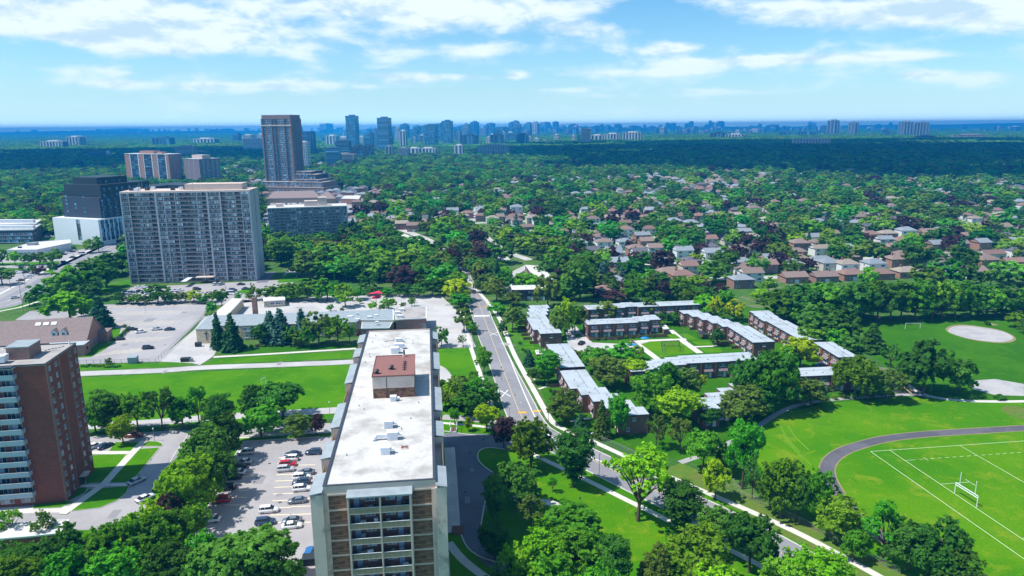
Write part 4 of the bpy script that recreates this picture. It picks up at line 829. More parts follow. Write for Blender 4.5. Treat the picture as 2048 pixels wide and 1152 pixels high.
part(MB().box(.13,1.6,8.0,11.0,2.6,2.9),'entrance_canopy','concrete',bt); part(MB().box(.02,.12,8.4,10.6,0,2.4),'entrance_door','metal_dark',bt)
for f in range(12,-1,-1):
    z=f*2.74
    if f: put('balcony_slab',boxmesh('balcony_slab','concrete_cool',BW-6.6,1.6,.18),bt,(-(BW+6.5)/2,-.82,z)); put('balcony_parapet',boxmesh('balcony_parapet','panel_blue',BW-6.7,.07,1.05),bt,(-(BW+6.5)/2,-1.6,z+.19)); put('handrail',boxmesh('handrail','metal_white',BW-6.7,.14,.06),bt,(-(BW+6.5)/2,-1.6,z+1.26))
    if f: put('balcony_end',boxmesh('balcony_end','panel_blue',.07,1.5,1.05),bt,(-6.5,-.85,z+.19))
    for k in range(6): put('window',winmesh(3.0,1.5,'window_frame','glass',3,False),bt,(-8.6-k*4.6,-.02,z+1.55)); 
    for k in range(5): x=-8-rb.random()*24; put('balcony_clutter',boxmesh('balcony_clutter',rb.choice(['metal_white','metal_grey','panel_dark','wood_fence']),.6,.5,.8),bt,(x,-1.0,z+.2),rb.random())
part(MB().box(-10.5,-5.5,5.0,11,35.9,38.9),'lift_house','brick_rose',bt); part(MB().box(-10.7,-5.3,4.8,11.2,38.901,39.15),'lift_house_roof','roof_metal_blue',bt)
mb=MB(); mb.v+=[(-13,2.2,36.2),(-9.8,2.2,36.2),(-9.8,4.2,36.2),(-13,4.2,36.2),(-13.2,2.0,37.5),(-9.6,2.0,37.9),(-9.6,4.4,37.9),(-13.2,4.4,37.5)]; mb.f+=[(0,3,2,1),(4,5,6,7),(0,1,5,4),(1,2,6,5),(2,3,7,6),(3,0,4,7)]; part(mb,'air_handling_unit','metal_white',bt)
for k in range(6): put('roof_paver',boxmesh('roof_paver','flashing_dark',.5,.25,.12),bt,(-5+.6*k,12+.5*k,35.9))
part(MB().box(-13,-8,-.9,-.5,35.95,37.1),'guard_rail','metal_grey',bt) if False else None
part(MB().bar((-1.2,16.3,35.9),(-1.2,16.3,37.0),.5,seg=8,w2=.2),'roof_vent','metal_white',bt)
# small flat garage below it
g=PX('garage_block','low brick garage with white flat roof at the bottom left corner','building',[(-60,1052),(60,1046),(136,1040),(120,1066),(60,1072),(-60,1082)],3.2,'brick_red_dark','roof_white','metal_white')

# ---------------------------------------------------------------- church
cz=5.2; ce=W(172,679,cz); cb=W(206,655,cz); cdir=Vector((-(ce-W(0,689,cz)).x,-(ce-W(0,689,cz)).y)).normalized()
rzc=math.atan2(cdir.y,cdir.x)-math.pi     # local x runs from the gable towards the left: use negative x
ch=thing('church','brown brick church with large steep mauve brown roof behind the brick tower','church',(ce.x,ce.y,0),rzc)
CD=19.;CL=75
mb=MB(); mb.box(-CL,0,0,CD,0,cz); part(mb,'wall','brick_house',ch)
mb=MB(); mb.face([(-.02,0,cz),(-.02,CD,cz),(-.02,CD/2,12.3)]); mb.face([(-.6,0,cz),(-.6,CD/2,12.3),(-.6,CD,cz)]); part(mb,'gable_wall','brick_house',ch)
mb=MB(); t=.28
def slope(mb,y0,z0,y1,z1,x0,x1,t=.28): 
    n=len(mb.v); mb.v+=[(x0,y0,z0),(x1,y0,z0),(x1,y1,z1),(x0,y1,z1),(x0,y0,z0+t),(x1,y0,z0+t),(x1,y1,z1+t),(x0,y1,z1+t)]; mb.f+=[(n,n+3,n+2,n+1),(n+4,n+5,n+6,n+7),(n,n+1,n+5,n+4),(n+1,n+2,n+6,n+5),(n+2,n+3,n+7,n+6),(n+3,n,n+4,n+7)]
mat('church_roof',(.29,.215,.195),.9,.06,1.2,(.25,.19,.175),.5,1.)
slope(mb,-.9,cz-.65,CD/2,12.3,-CL,.5); slope(mb,CD+.9,cz-.65,CD/2-.001,12.3,-CL,.5); part(mb,'roof','church_roof',ch)
def onroof(x,y): return (x,y,cz-.65+(12.95-cz)*(y+.9)/(CD/2+.9)+.3)
for k in range(3): p=onroof(-14-k*3.0+0,7.3); q=put('skylight',boxmesh('skylight','metal_white',2.0,1.5,.25),ch,p); q.rotation_euler=(R(36),0,0)
for k in range(2):
    mb=MB(); x=-9.0-k*3.6; y=2.2; z=onroof(x,y)[2]-.3; mb.box(x-1.1,x+1.1,y,y+3.2,z-.6,z+1.5); mb.face([(x-1.1,y,z+1.5),(x+1.1,y,z+1.5),(x,y,z+2.7)]); part(mb,'dormer','white_stucco',ch)
    mb=MB(); 
    for s in (-1,1): mb.quad((x+s*1.3,y-.15,z+1.42),(x,y-.15,z+2.85),(x,y+4.2,z+2.85),(x+s*1.3,y+4.2,z+1.42))
    part(mb,'dormer_roof','church_roof',ch); put('dormer_window',winmesh(1.1,1.0,'metal_white','glass',2,False),ch,(x,y-.03,z+.8))
part(MB().box(-13,1.2,-6.5,-.01,0,4.6),'side_chapel','brick_house',ch); part(MB().box(-13.2,1.4,-6.7,-.02,4.601,4.85),'chapel_roof','roof_town',ch)
part(MB().box(.01,3.6,13,CD+.5,0,4.4),'porch','brick_house',ch); part(MB().box(-.0,3.9,12.8,CD+.8,4.401,4.6),'porch_roof','church_roof',ch)
for y in (3,8.5,11): put('window',winmesh(1.0,2.2,'metal_dark','glass',1,False),ch,(.04,y,1.9),R(90))
for x in (-1,): put('window',winmesh(1.6,1.4,'metal_dark','glass',2,False),ch,(1.23,-3.2,2.6),R(90))
MASK.append(([(ce.x-80,ce.y-15),(ce.x+5,ce.y-5),(ce.x,ce.y+25),(ce.x-80,ce.y+20)],'building'))
part(MB().box(-31,-20,21,29,0,6.5),'rear_hall','brick_rose',ch); part(MB().box(-31.2,-19.8,20.8,29.2,6.501,6.7),'rear_hall_roof','roof_white',ch)

# ---------------------------------------------------------------- school
sz=6.6
sc=PX('school','long cream brick school with pale blue flat roof and a cross on its end wall','school',[(417,632),(391.4,657.5),(430,657.5),(440,651),(480,651.5),(710,644),(717,640),(787,640),(786,619)],sz,'brick_buff','roof_metal_blue','metal_white')
sc.add([W(x,y,4.6) for x,y in ((464,597),(411,640),(446,640),(486,597))],4.6,'brick_buff','roof_white','metal_white',par=0)
sc.add([W(x,y,5.6) for x,y in ((725,643),(723,657),(777.5,656),(785,643))],5.6,'brick_rose','roof_metal_blue','metal_white')
sc.add([W(x,y,7.2) for x,y in ((790,615.5),(792,640),(806,638.5),(852,636.5),(852,613))],7.2,'brick_rose','roof_tar','metal_white')
for z in (1.9,4.9): sc.rowwin((482,651.5),(706,644.3),sz,z,22,2.4,1.5,'glass_pale','metal_white',3)
c1=W(391.4,657.5,sz);c2=W(430,657.5,sz);rzw=math.atan2((c2-c1).y,(c2-c1).x); m_=c1.lerp(c2,.52)-sc.loc
cr=MB(); cr.box(-.13,.13,-.12,.10,-2.6,1.5); cr.box(-1.0,1.0,-.118,.098,.35,.62); put('wall_cross',cr.mesh('wall_cross','metal_dark'),sc.o,(m_.x,m_.y-.08,4.0),rzw)
sc.rowwin((712,643.5),(719,643),sz,4.2,1,1.6,1.6,'glass_pale','metal_white',2,.2); sc.rowwin((838,637),(852,636.5),7.2,3.2,1,2.6,3.0,'glass_pale','metal_white',3,.1)
p=W(511,626,sz)-sc.loc; mb=MB(); mb.box(-1.0,1.0,-1,1,0,9.5); put('chimney',mb.mesh('chimney','brick_house'),sc.o,(p.x,p.y-0,sz-2),.1); put('chimney_pot',boxmesh('chimney_pot','metal_grey',.9,.9,1.2),sc.o,(p.x,p.y,sz+7.5),.1)
for (x,y,w,d,h) in ((739,636,2,1.6,.8),(715,640,1.8,1.8,.6),(700,634,2.4,1.8,.5),(752,632,1.6,1.6,.6),(754,646,1.4,1.4,.7),(715,630,.8,.8,1.2),(640,636,.8,.8,.7),(560,640,.8,.8,.7)): sc.roofbox(x,y,w,d,h,'metal_white')
for (x,y) in ((795,628),(803,622),(800,635)): p=W(x,y,7.2)-sc.loc; put('roof_unit',boxmesh('roof_unit','metal_white',2.6,2,1.2),sc.o,(p.x,p.y,7.25),.12)
part(shift(MB().box(-82,-76,296,298.5,0,.01),(0,0,0)),'x','concrete',sc.o) if False else None
for k in range(3):
    a=W(448+k*14,640-k*13,0)-sc.loc; put('fire_exit_steps',boxmesh('fire_exit_steps','wood_fence',2.4,2.4,1.1),sc.o,(a.x+1.5,a.y,0),.1)
pc=PX('portable_classroom','tan portable classroom with white roof alone on the schoolyard','portable classroom',[(527,595),(568.5,592.6),(569.5,599.5),(527.5,602.3)],3.4,'brick_buff','roof_white','metal_white',over=.3,par=0)
pc.rowwin((536,602),(568,600),3.4,1.9,3,1.8,1.2,'glass','metal_white',2); pc.rowwin((528,602.2),(535,602),3.4,1.3,1,1.,2.1,'glass','door_white',1,.1)

# ---------------------------------------------------------------- townhouses
def rowhouse(A,L_,rz,n,dep,stag,label,z=6.1,roof='roof_town',front=True,wall='brick_town',awn=True):
    t=thing('townhouse_row',label,'row of houses',(A[0],A[1],0),rz); uw=L_/n; wl=MB();fa=MB();ro=MB();cs=math.cos(rz);sn=math.sin(rz)
    wo=lambda x,y:(A[0]+x*cs-y*sn,A[1]+x*sn+y*cs)
    rn=random.Random(int(A[0]*10)); M=min(stag);X_=max(stag)
    MASK.append(([wo(-1.5,M-2.5),wo(L_*.5,(stag[n//2])-2.5),wo(L_+1.5,stag[-1]-2.5),wo(L_+1.5,stag[-1]+dep+2),wo(L_*.5,stag[n//2]+dep+2),wo(-1.5,stag[0]+dep+2)],'building'))
    for i in range(n):
        x0=i*uw;x1=x0+uw;y0=stag[i];y1=y0+dep; g0=.002*(i%2)
        wl.box(x0+.001,x1-.001,y0,y1,0,z-.32); fa.box(x0-.12*(i==0)+.0011,x1+.12*(i==n-1)-.0011,y0-.42-g0,y1+.25,z-.319,z-.06); ro.box(x0+.02,x1-.02,y0-.32,y1+.15,z-.059,z+.03)
        if awn is not None:
            cx=(x0+x1)/2
            put('window',winmesh(2.3,1.05,'window_frame','glass',3),t,(cx+.35,y0-.02,4.75)); put('upper_panel',boxmesh('upper_panel','panel_dark',uw*.62,.10,.75),t,(cx+.35,y0-.06,5.0+.28)) if i%2==0 and False else None
            if awn:
                a=MB(); w2=uw*.31; a.v+=[(-w2,-.06,0),(w2,-.06,0),(w2,-.95,-1.0),(-w2,-.95,-1.0),(-w2,-.02,-.08),(w2,-.02,-.08),(w2,-.92,-1.06),(-w2,-.92,-1.06)]; a.f+=[(3,2,1,0),(4,5,6,7),(0,4,7,3),(1,2,6,5),(3,7,6,2)]
                k=('awn',round(w2,2)); WM.setdefault(k,a.mesh('awning','panel_mauve')); put('awning',WM[k],t,(cx+.35,y0,3.75))
            put('front_door',boxmesh('front_door','door_white',1.0,.06,2.1),t,(cx+1.2,y0-.035,.15)); put('window',winmesh(1.6,1.5,'window_frame','glass_pale',2),t,(cx-.5,y0-.02,1.6))
            put('brick_pier',boxmesh('brick_pier',wall,.5,.5,z-.4),t,(x0+.28,y0-.22,0))
            if rn.random()<.6: put('garden_fence',boxmesh('garden_fence','wood_fence',.08,3.2,1.3),t,(x0+.1,y0-2.2,0))
            # garden side of the same unit
            put('window',winmesh(2.0,1.1,'window_frame','glass',3),t,(cx,y1+.02,4.6),math.pi); put('window',winmesh(2.0,1.6,'window_frame','glass',2),t,(cx,y1+.02,1.5),math.pi)
        put('vent_pipe',boxmesh('vent_pipe','metal_grey',.13,.13,.75),t,(x0+uw*.3,y0+dep*.55,z)); put('roof_hatch',boxmesh('roof_hatch','metal_grey',.45,.45,.22),t,(x0+uw*.7,y0+dep*.3,z+.03)) if rn.random()<.5 else None
    part(wl,'wall',wall,t); part(fa,'fascia','flashing_dark',t); part(ro,'roof',roof,t)
    for (x,yy,r) in ((-.02,stag[0],-90),(L_+.02,stag[-1],90)):
        put('window',winmesh(1.1,.9,'window_frame','glass',2),t,(x,yy+dep*.5,4.7),R(r)); put('window',winmesh(1.0,1.2,'window_frame','glass_pale',1),t,(x,yy+dep*.3,1.6),R(r))
    sm=MB()
    for i in range(n): sm.box(i*uw+.05,(i+1)*uw-.05,stag[i]+dep*.62,stag[i]+dep*.62+.12,z+.031,z+.06)
    part(sm,'roof_seam','flashing_dark',t); return t
rowhouse((3.9,333.5),48.5,R(-82.8),8,8.8,[4.4,3,1.5,0,0,0,0,1.9],'brown brick townhouse row facing the long road, farthest of those beside it')
rowhouse((13.6,270.8),28.4,R(-82.8),5,8.7,[0,0,0,0,0],'brown townhouse row facing the long road, middle one with straight roof edge')
rowhouse((16.9,239.4),42.2,R(-82.8),7,8.9,[0,0,0,2.4,4.8,7.2,9.6],'brown brick townhouse row stepping away from the bend of the long road')
rowhouse((32.6,299.3),34.2,R(7.6),6,7.9,[0,0,0,0,1.6,3.2],'brown townhouse row with mauve awnings behind the court paving')
rowhouse((35.3,325.3),56,R(7.4),9,8.,[0,0,1.2,2.4,1.2,1.2,1.2,1.2,1.2],'longest brown townhouse row at the back of the complex')
rowhouse((77.9,322.2),53.,R(-82.6),9,8.8,[0,2.2,4.4,6.5,8.7,10.9,10.9,10.9,10.9],'stepped townhouse row on the right side of the court lawn')
rowhouse((109.2,320.0),47,R(-83.1),8,8.7,[.8,0,-.6,.6,.6,.6,.6,.6],'stepped townhouse row nearest the park row of tall trees')
rowhouse((119.4,270.9),19,R(-86),3,7.2,[0,0,0],'short townhouse row half hidden by trees at the park side')
rowhouse((41.3,238.0),50.,R(7.4),9,8.6,[0,1.4,2.8,4.4,5.6,5.6,5.6,5.9,5.9],'brown townhouse row closing the near side of the court lawn')
rowhouse((57.5,203.5),34.,R(7.4),6,8.8,[0,3.6,7.2,10.8,14.4,18],'zigzag townhouse row half hidden by trees near the sports field')
rowhouse((97.7,231.9),30,R(5.8),5,7.9,[0]*5,'townhouse row facing the sports field behind trees')
rowhouse((-.1,368.2),19,R(4),3,10.4,[0]*3,'white roofed flat block with dark front beyond the townhouses',roof='roof_white',wall='panel_dark',awn=False)
rowhouse((8.8,434.7),42,R(-83),7,9.5,[0]*7,'long white roofed terrace behind the dark fronted block',roof='roof_white')
rowhouse((-99,579),101,R(-62.3),15,9,[0]*15,'very long white roofed terrace running away behind the park trees',roof='roof_white')
for k,(x,y,zz,lab) in enumerate(((1330,655,2.6,'small brick bin shed with white roof beside the awning row'),(1080,705,2.6,'small brick bin shed with white roof between the first two roadside rows'))):
    pts=[(x-8,y-4),(x+2,y-5),(x+8,y+2),(x-2,y+3)] if k==0 else [(x-9,y-5),(x+10,y-6),(x+14,y+2),(x-7,y+3)]
    PX('brick_shed',lab,'shed',pts,zz,'brick_town','roof_white','metal_white',par=0)
# ---------------------------------------------------------------- grey slab block
o,rz,w=bframe((262,568),(513.7,561)); fr=lambda b,x,y:(b[0].x+x*math.cos(b[1])-y*math.sin(b[1]),b[0].y+x*math.sin(b[1])+y*math.cos(b[1]))
hF=(HT(262,568,386)+HT(513.7,561,383))/2; sf=thing('apartment_block','wide grey slab apartment block of twenty one storeys with rows of balconies','building',o,rz)
BF=[('P',.7),('W',4.3),('p',.35),('B',3.6),('W',4.4),('W',4.4),('B',3.2),('P',1.1),('W',4.3),('p',.35),('W',3.7),('B',2.8),('p',.35),('W',3.0),('B',3.4),('B',3.4),('W',3.4),('p',.35),('W',3.0),('B',2.7),('P',1.1),('W',3.5),('W',3.5),('P',.8),('B',3.0),('W',3.2),('W',3.2),('B',3.1),('p',.35),('W',4.6),('P',.6)]
DF=20; hF=slab(sf,w,DF,21,(hF-.6)/21,BF,'spandrel','concrete_cool','panel_brown','glass',base=.5,mull=4,winh=1.5)
MASK.append(([fr((o,rz),-3,-4),fr((o,rz),w+3,-4),fr((o,rz),w+3,DF+4),fr((o,rz),-3,DF+4)],'building'))
part(MB().box(-.2,w+.3,.2,DF+.2,hF+.12,hF+.9),'roof','concrete',sf); part(MB().box(w*.48,w*.93,5,DF-4,hF+.91,hF+4.4),'penthouse','concrete',sf)
part(MB().box(w+.001,w+.5,0,DF*.44,0,hF),'end_wall','concrete_cool',sf); part(MB().box(w+.001,w+.5,DF*.54,DF,0,hF),'end_wall','concrete_cool',sf)
for f in range(20): put('window',winmesh(1.6,1.3,'window_frame','glass',1),sf,(w+.03,DF*.49,2.3+f*2.68),R(90))
for k in range(26): x=rb.choice([rb.uniform(2,14),rb.uniform(30,42),rb.uniform(w*.94,w-1)]); put('antenna',boxmesh('antenna','metal_grey',.14,.14,rb.choice([2.2,3.,4.5])),sf,(x,rb.uniform(1,16),hF+.9))
for k in range(9): put('roof_unit',boxmesh('roof_unit',rb.choice(['metal_white','metal_dark']),2.2,1.6,1.7),sf,(rb.uniform(3,w*.46),rb.uniform(3,15),hF+.9))
part(MB().box(w*.53,w*.67,-4.5,-.4,3.4,3.8),'entrance_canopy','concrete',sf); part(MB().box(w*.46,w*.5,-14,-2,3.2,3.5),'porte_cochere','metal_white',sf)
mat('parapet_grey',(.30,.28,.29),.85,.08,.6)
# twelve storey block
o,rz,w=bframe((541,491),(697,484)); hB=(HT(541,491,419)+HT(697,484,413))/2; tb=thing('apartment_block','dark grey twelve storey block with pale roof right of the slab block','building',o,rz)
hB=slab(tb,w,18,12,hB/12,[('P',.3),('W',5),('B',5),('B',5),('W',5),('W',5),('p',.25),('W',5),('B',5),('W',5),('B',5),('W',5),('p',.25),('W',5),('B',5),('W',5),('W',5),('P',.4)],'panel_mauve','concrete_cool','parapet_grey','glass',mull=4,slabp=.25,edge='concrete_cool')
MASK.append(([fr((o,rz),-3,-5),fr((o,rz),w+3,-5),fr((o,rz),w+3,22),fr((o,rz),-3,22)],'building'))
part(MB().box(-.3,w+.5,-.5,18.3,hB+.12,hB+1.0),'roof','roof_white',tb); part(MB().box(w+.001,w+.6,-.3,18,0,hB+.1),'end_wall','concrete_cool',tb)
part(MB().box(w*.46,w*.63,4,12,hB+1.01,hB+5),'penthouse','concrete',tb); part(MB().box(w*.64,w*.75,4,12,hB+1.01,hB+7.5),'lift_house','concrete',tb); part(MB().box(w*.1,w*.18,6,12,hB+1.01,hB+3.2),'lift_house','concrete',tb)
# orange brick tower pair
def side(root,w,d,fl,fh,bays,H_,*a,**k):      # the same elevation system on the right hand side of a building
    s=bpy.data.objects.new('side_elevation',None)
def tower3(A,B,C,ytop,fl,label,bF,bS,wall,conc,par,glass,pent=None,edge=None,name='apartment_tower'):
    """A,B front base corners, C far right base corner"""
    o,rz,w=bframe(A,B); d=C if isinstance(C,(int,float)) else (W(*C)-W(*B)).length; h=HT(B[0],B[1],ytop); t=thing(name,label,'building',o,rz)
    slab(t,w,d,fl,h/fl,bF,wall,conc,par,glass,mull=3,rec=1.2,edge=edge)
    if bS:
        # side elevation built directly, facing +x
        tot=sum(q[1] for q in bS); y=0; fh=h/fl; pl=MB(); sw=MB()
        for tt,bw in bS:
            bw*=d/tot
            if tt=='P' or tt=='p': pl.box(w+.001,w+.35,y,y+bw,0,h)
            for f in range(fl):
                if tt=='B': put('balcony_parapet',boxmesh('balcony_parapet',par,.08,bw,1.0),t,(w+1.0,y+bw/2,f*fh+.15)); sw.box(w+.001,w+1.05,y+.01,y+bw-.01,f*fh-.05,f*fh+.12)
                if tt in 'BWV': put('window',winmesh(min(2.6,bw*.7),1.4,'window_frame',glass,2,False),t,(w+.03,y+bw/2,f*fh+1.6),R(90))
            y+=bw
        part(pl,'side_pilaster',conc,t); part(sw,'balcony_slab',conc,t)
    part(MB().box(-.3,w+.3,-.4,d+.3,h+.13,h+.8),'roof',conc,t)
    if pent:
        for (x0,x1,y0,y1,hh,m) in pent: part(MB().box(w*x0,w*x1,d*y0,d*y1,h+.81,h+.8+hh),'penthouse',m,t)
    MASK.append(([fr((o,rz),-3,-5),fr((o,rz),w+3,-5),fr((o,rz),w+3,d+4),fr((o,rz),-3,d+4)],'building')); return t,w,d,h
tower3((256,368),(343,371),26,309,17,'orange brown brick tower with three dark balcony bays, beyond the slab block',[('X',3.2),('V',2.5),('P',.5),('B',4),('B',4),('P',.8),('X',2.6),('V',2.6),('P',.5),('B',4),('B',4),('P',.8),('V',2.6),('V',2.6),('P',.5),('B',4),('B',4),('P',.8),('X',2.5)],[('V',3),('V',3),('V',3),('V',3),('B',4)],'brick_orange','window_frame','glass_blue','glass_blue',[(.3,.62,.2,.7,4.5,'brick_orange'),(.7,.8,.2,.6,3,'brick_orange')],edge='panel_dark')
tower3((372,370.2),(403,371.8),40,319,15,'dark brown corner tower beside the orange brown brick one',[('X',9),('p',.4),('X',9),('P',.6),('X',9)],[('V',3),('B',3),('W',3),('B',3),('V',3),('B',3),('W',3),('B',3),('V',3)],'panel_mauve','concrete_cool','concrete_cool','glass',[(.3,.95,.2,.6,6,'concrete')])
brickmat('brick_condo',(.27,.19,.165),(.22,.15,.13),(.25,.2,.18),1.,1.)
mat('glass_wall',(.06,.11,.16),.35,.08,.4,spec=.6)
# tall brick condominium with podium
o,rz,w=bframe((533.5,386),(592,386)); h=(HT(533.5,386,238)+HT(592,386,238))/2
cd,w,d,h=tower3((533.5,386),(592,387),27,238,34,'tallest brown and glass condominium tower with stepped podium',[('P',1.8),('B',4),('P',1),('W',3.4),('W',3.4),('P',1),('B',4),('p',.5),('B',4),('P',1),('W',3.4),('W',3.4),('P',1),('B',4),('p',.4),('W',2),('P',2.4)],[('P',3),('B',4),('P',2),('B',4),('P',3)],'glass_wall','brick_condo','glass_wall','glass_blue',[(.35,.5,.3,.6,3,'concrete_cool'),(0.02,.98,.02,.98,5,'brick_condo')],edge='panel_dark')
part(MB().box(-.8,w+.8,-1.,-.45,h*.91,h*.925),'cornice','concrete',cd)
for k,(x1,y0,z1,m) in enumerate(((w*2.02,-6,9,'brick_rose'),(w*1.97,-4.5,16.5,'brick_condo'),(w*1.85,-3,20,'spandrel'),(w*1.72,0,27,'panel_dark'),(w*1.55,5,31,'panel_dark'))):
    y0=-8+k*2.2; part(MB().box((-3+k*.6) if k<2 else w+1.3,x1,y0,38-k,.0 if k==0 else [0,9.4,16.9,20.4,27.4][k],z1),'podium',m,cd); part(MB().box((-3.4+k*.6) if k<2 else w+1.1,x1+.4,y0-.4,38.3-k,z1+.001,z1+.4),'podium_cornice','concrete',cd)
    nb=int((x1-(-3 if k<2 else w))/5)
    for f in range([3,2,1,2,1][k]):
        for q in range(nb):
            zz=[0,9.4,16.9,20.4,27.4][k]+1.8+f*3.1; xx=(-3 if k<2 else w+1.3)+(q+.5)*((x1-(-3 if k<2 else w+1.3))/nb)
            if zz+1.4<z1+.3: put('podium_window',winmesh(3.2,1.9,'window_frame','glass_blue',2,False),cd,(xx,y0-.03,zz))
MASK.append(([fr((o,rz),-8,-14),fr((o,rz),w*2.1,-14),fr((o,rz),w*2.1,45),fr((o,rz),-8,45)],'building'))
mat('block_dark',(.045,.055,.075),.7,.06,.5)
# black and white mid rise
o,rz,w=bframe((112,486),(203,492)); hw=(HT(112,486,436)+HT(203,492,438))/2; bw=thing('midrise_block','black and white mid rise block with stepped black upper floors at the far left','building',o,rz)
DD=95; part(MB().box(0,w,0,DD,3.,hw),'white_podium','white_stucco',bw); part(MB().box(2,w-3,3,DD-2,0,2.99),'ground_floor','metal_dark',bw); part(MB().box(-1,w+0,-.0,14,0,2.998),'podium_base','white_stucco',bw)
sl=MB()
for f in range(5): put('window',winmesh(4.,hw/6.4,'metal_dark','glass',2,False),bw,(w*.56,-.02,hw*.26+f*hw/6.4))
for i in range(22):
    for f in range(5):
        put('window',winmesh(2.6 if (i+f)%2 else 3.4,hw/6.6,'panel_dark','glass_blue',2,False),bw,(w+.03,3.5+i*4.1,hw*.25+f*hw/6.4),R(90))
    sl.box(w+.001,w+.5,1.4+i*4.1-.25,1.4+i*4.1+.25,3.1,hw)
part(sl,'white_fin','white_stucco',bw)
ht=HT(203,492,372)-hw; x0=w*.12
for k,(xa,xb,ya,yb,z0,z1) in enumerate(((x0,w-3,6,DD-3,hw+.01,hw+ht*.62),(x0+.5,w-3.5,9,DD-18,hw+ht*.621,hw+ht*.80),(x0+.5,w-3.9,9,DD-38,hw+ht*.801,hw+ht*1.0),(w*.22,w*.75,14,DD-52,hw+ht*1.001,hw+ht*1.2),(x0+4,w-1,DD-2.9,DD+26,0,hw+ht*.75))):
    part(MB().box(xa,xb,ya,yb,z0,z1),'black_block','metal_dark' if k!=0 else 'block_dark',bw)
    for i in range(int((yb-ya)/6.)):
        for f in range(max(1,int((z1-z0)/3.1))):
            zz=z0+1.6+f*3.1
            if zz+.9<z1: put('window',winmesh(2.6,1.8,'metal_grey','glass_blue',2,False),bw,(xb+.03,ya+3+i*6,zz),R(90)); 
            if zz+.9<z1 and k<3: put('balcony_slab',boxmesh('balcony_slab','metal_grey',1.6,3.4,.16),bw,(xb+.8,ya+3+i*6,zz-1.5))
for i in range(3):
    for f in range(6): put('window',winmesh(2.2,1.8,'metal_dark','glass_blue',1,False),bw,(x0+5+i*w*.19,5.96,hw+1.8+f*3.0))
MASK.append(([fr((o,rz),-6,-6),fr((o,rz),w+14,-6),fr((o,rz),w+14,DD+30),fr((o,rz),-6,DD+30)],'building'))
# shops and stacked townhouses far left
s1=PX('shop_building','low white shop building with flat roof below the black and white block','shop',[(14,500),(62,485),(139,479),(141,486),(74,499.5)],5.5,'white_stucco','roof_white','metal_white',par=.5)
s1.rowwin((76,499),(140,486),5.5,3.6,7,5,1.9,'glass','metal_dark',2); s1.rowwin((18,500),(72,499.5),5.5,2.6,4,4,1.6,'glass','metal_dark',2); s1.roofbox(66,490,6,5,1.8,'metal_grey'); s1.roofbox(40,496,2,2,1.,'metal_dark')
for k,(pts,z) in enumerate(((([(-60,462),(66,460),(82,449),(-60,450)]),11.),(([(-60,452),(72,448),(84,440),(-60,441)]),12.))):
    s2=PX('stacked_townhouses',['dark stacked townhouse row with white trim at the left edge','second stacked townhouse row behind the white trimmed one'][k],'row of houses',pts,z,'panel_dark','roof_white','metal_white',par=1.2)
    for zz in (2,4.8,7.8): s2.rowwin((-60,pts[0][1]+.2),pts[1],z,zz,14,3.2,1.9,'glass_blue','metal_white',2)
    s2.rowwin(pts[1],pts[2],z,7.5,3,2,1.6,'glass','metal_white',1)
    for q in range(9): s2.roofbox(-20+q*10.5,pts[1][1]-3+ (0 if k else 0),4,4,2.6,'white_stucco','stair_head')
# plaza behind the twelve storey block
for k,(pts,z,lab,m) in enumerate((([(535,397),(540,391),(640,389),(641,395)],6,'long low plaza building with tan hipped roof','parapet_tan'),([(640,398),(642,391),(668,390),(672,397)],6,'small plaza building with tan pyramid roof','parapet_tan'),([(682,397),(690,391),(722,391),(718,398)],7,'brown two storey block right of the plaza','brick_rose'))):
    q=PX('plaza_building',lab,'shop',pts,z,m,'brick_rose' if k<2 else 'roof_white','concrete',par=0)
    if k<2:
        P4=[W(a,b,z)-q.loc for a,b in pts]; c=sum(P4,Vector())/4; rd=MB(); e=[c.lerp((P4[0]+P4[1])/2,.75 if k==0 else .05),c.lerp((P4[2]+P4[3])/2,.75 if k==0 else .05)]
        for v in e: v.z=z+7
        for v in P4: v.z=z+.1
        rd.face([P4[1],P4[0],e[0]]); rd.face([P4[3],P4[2],e[1]]); rd.face([P4[0],P4[3],e[1],e[0]]); rd.face([P4[2],P4[1],e[0],e[1]]); part(rd,'hip_roof','church_roof',q.o)
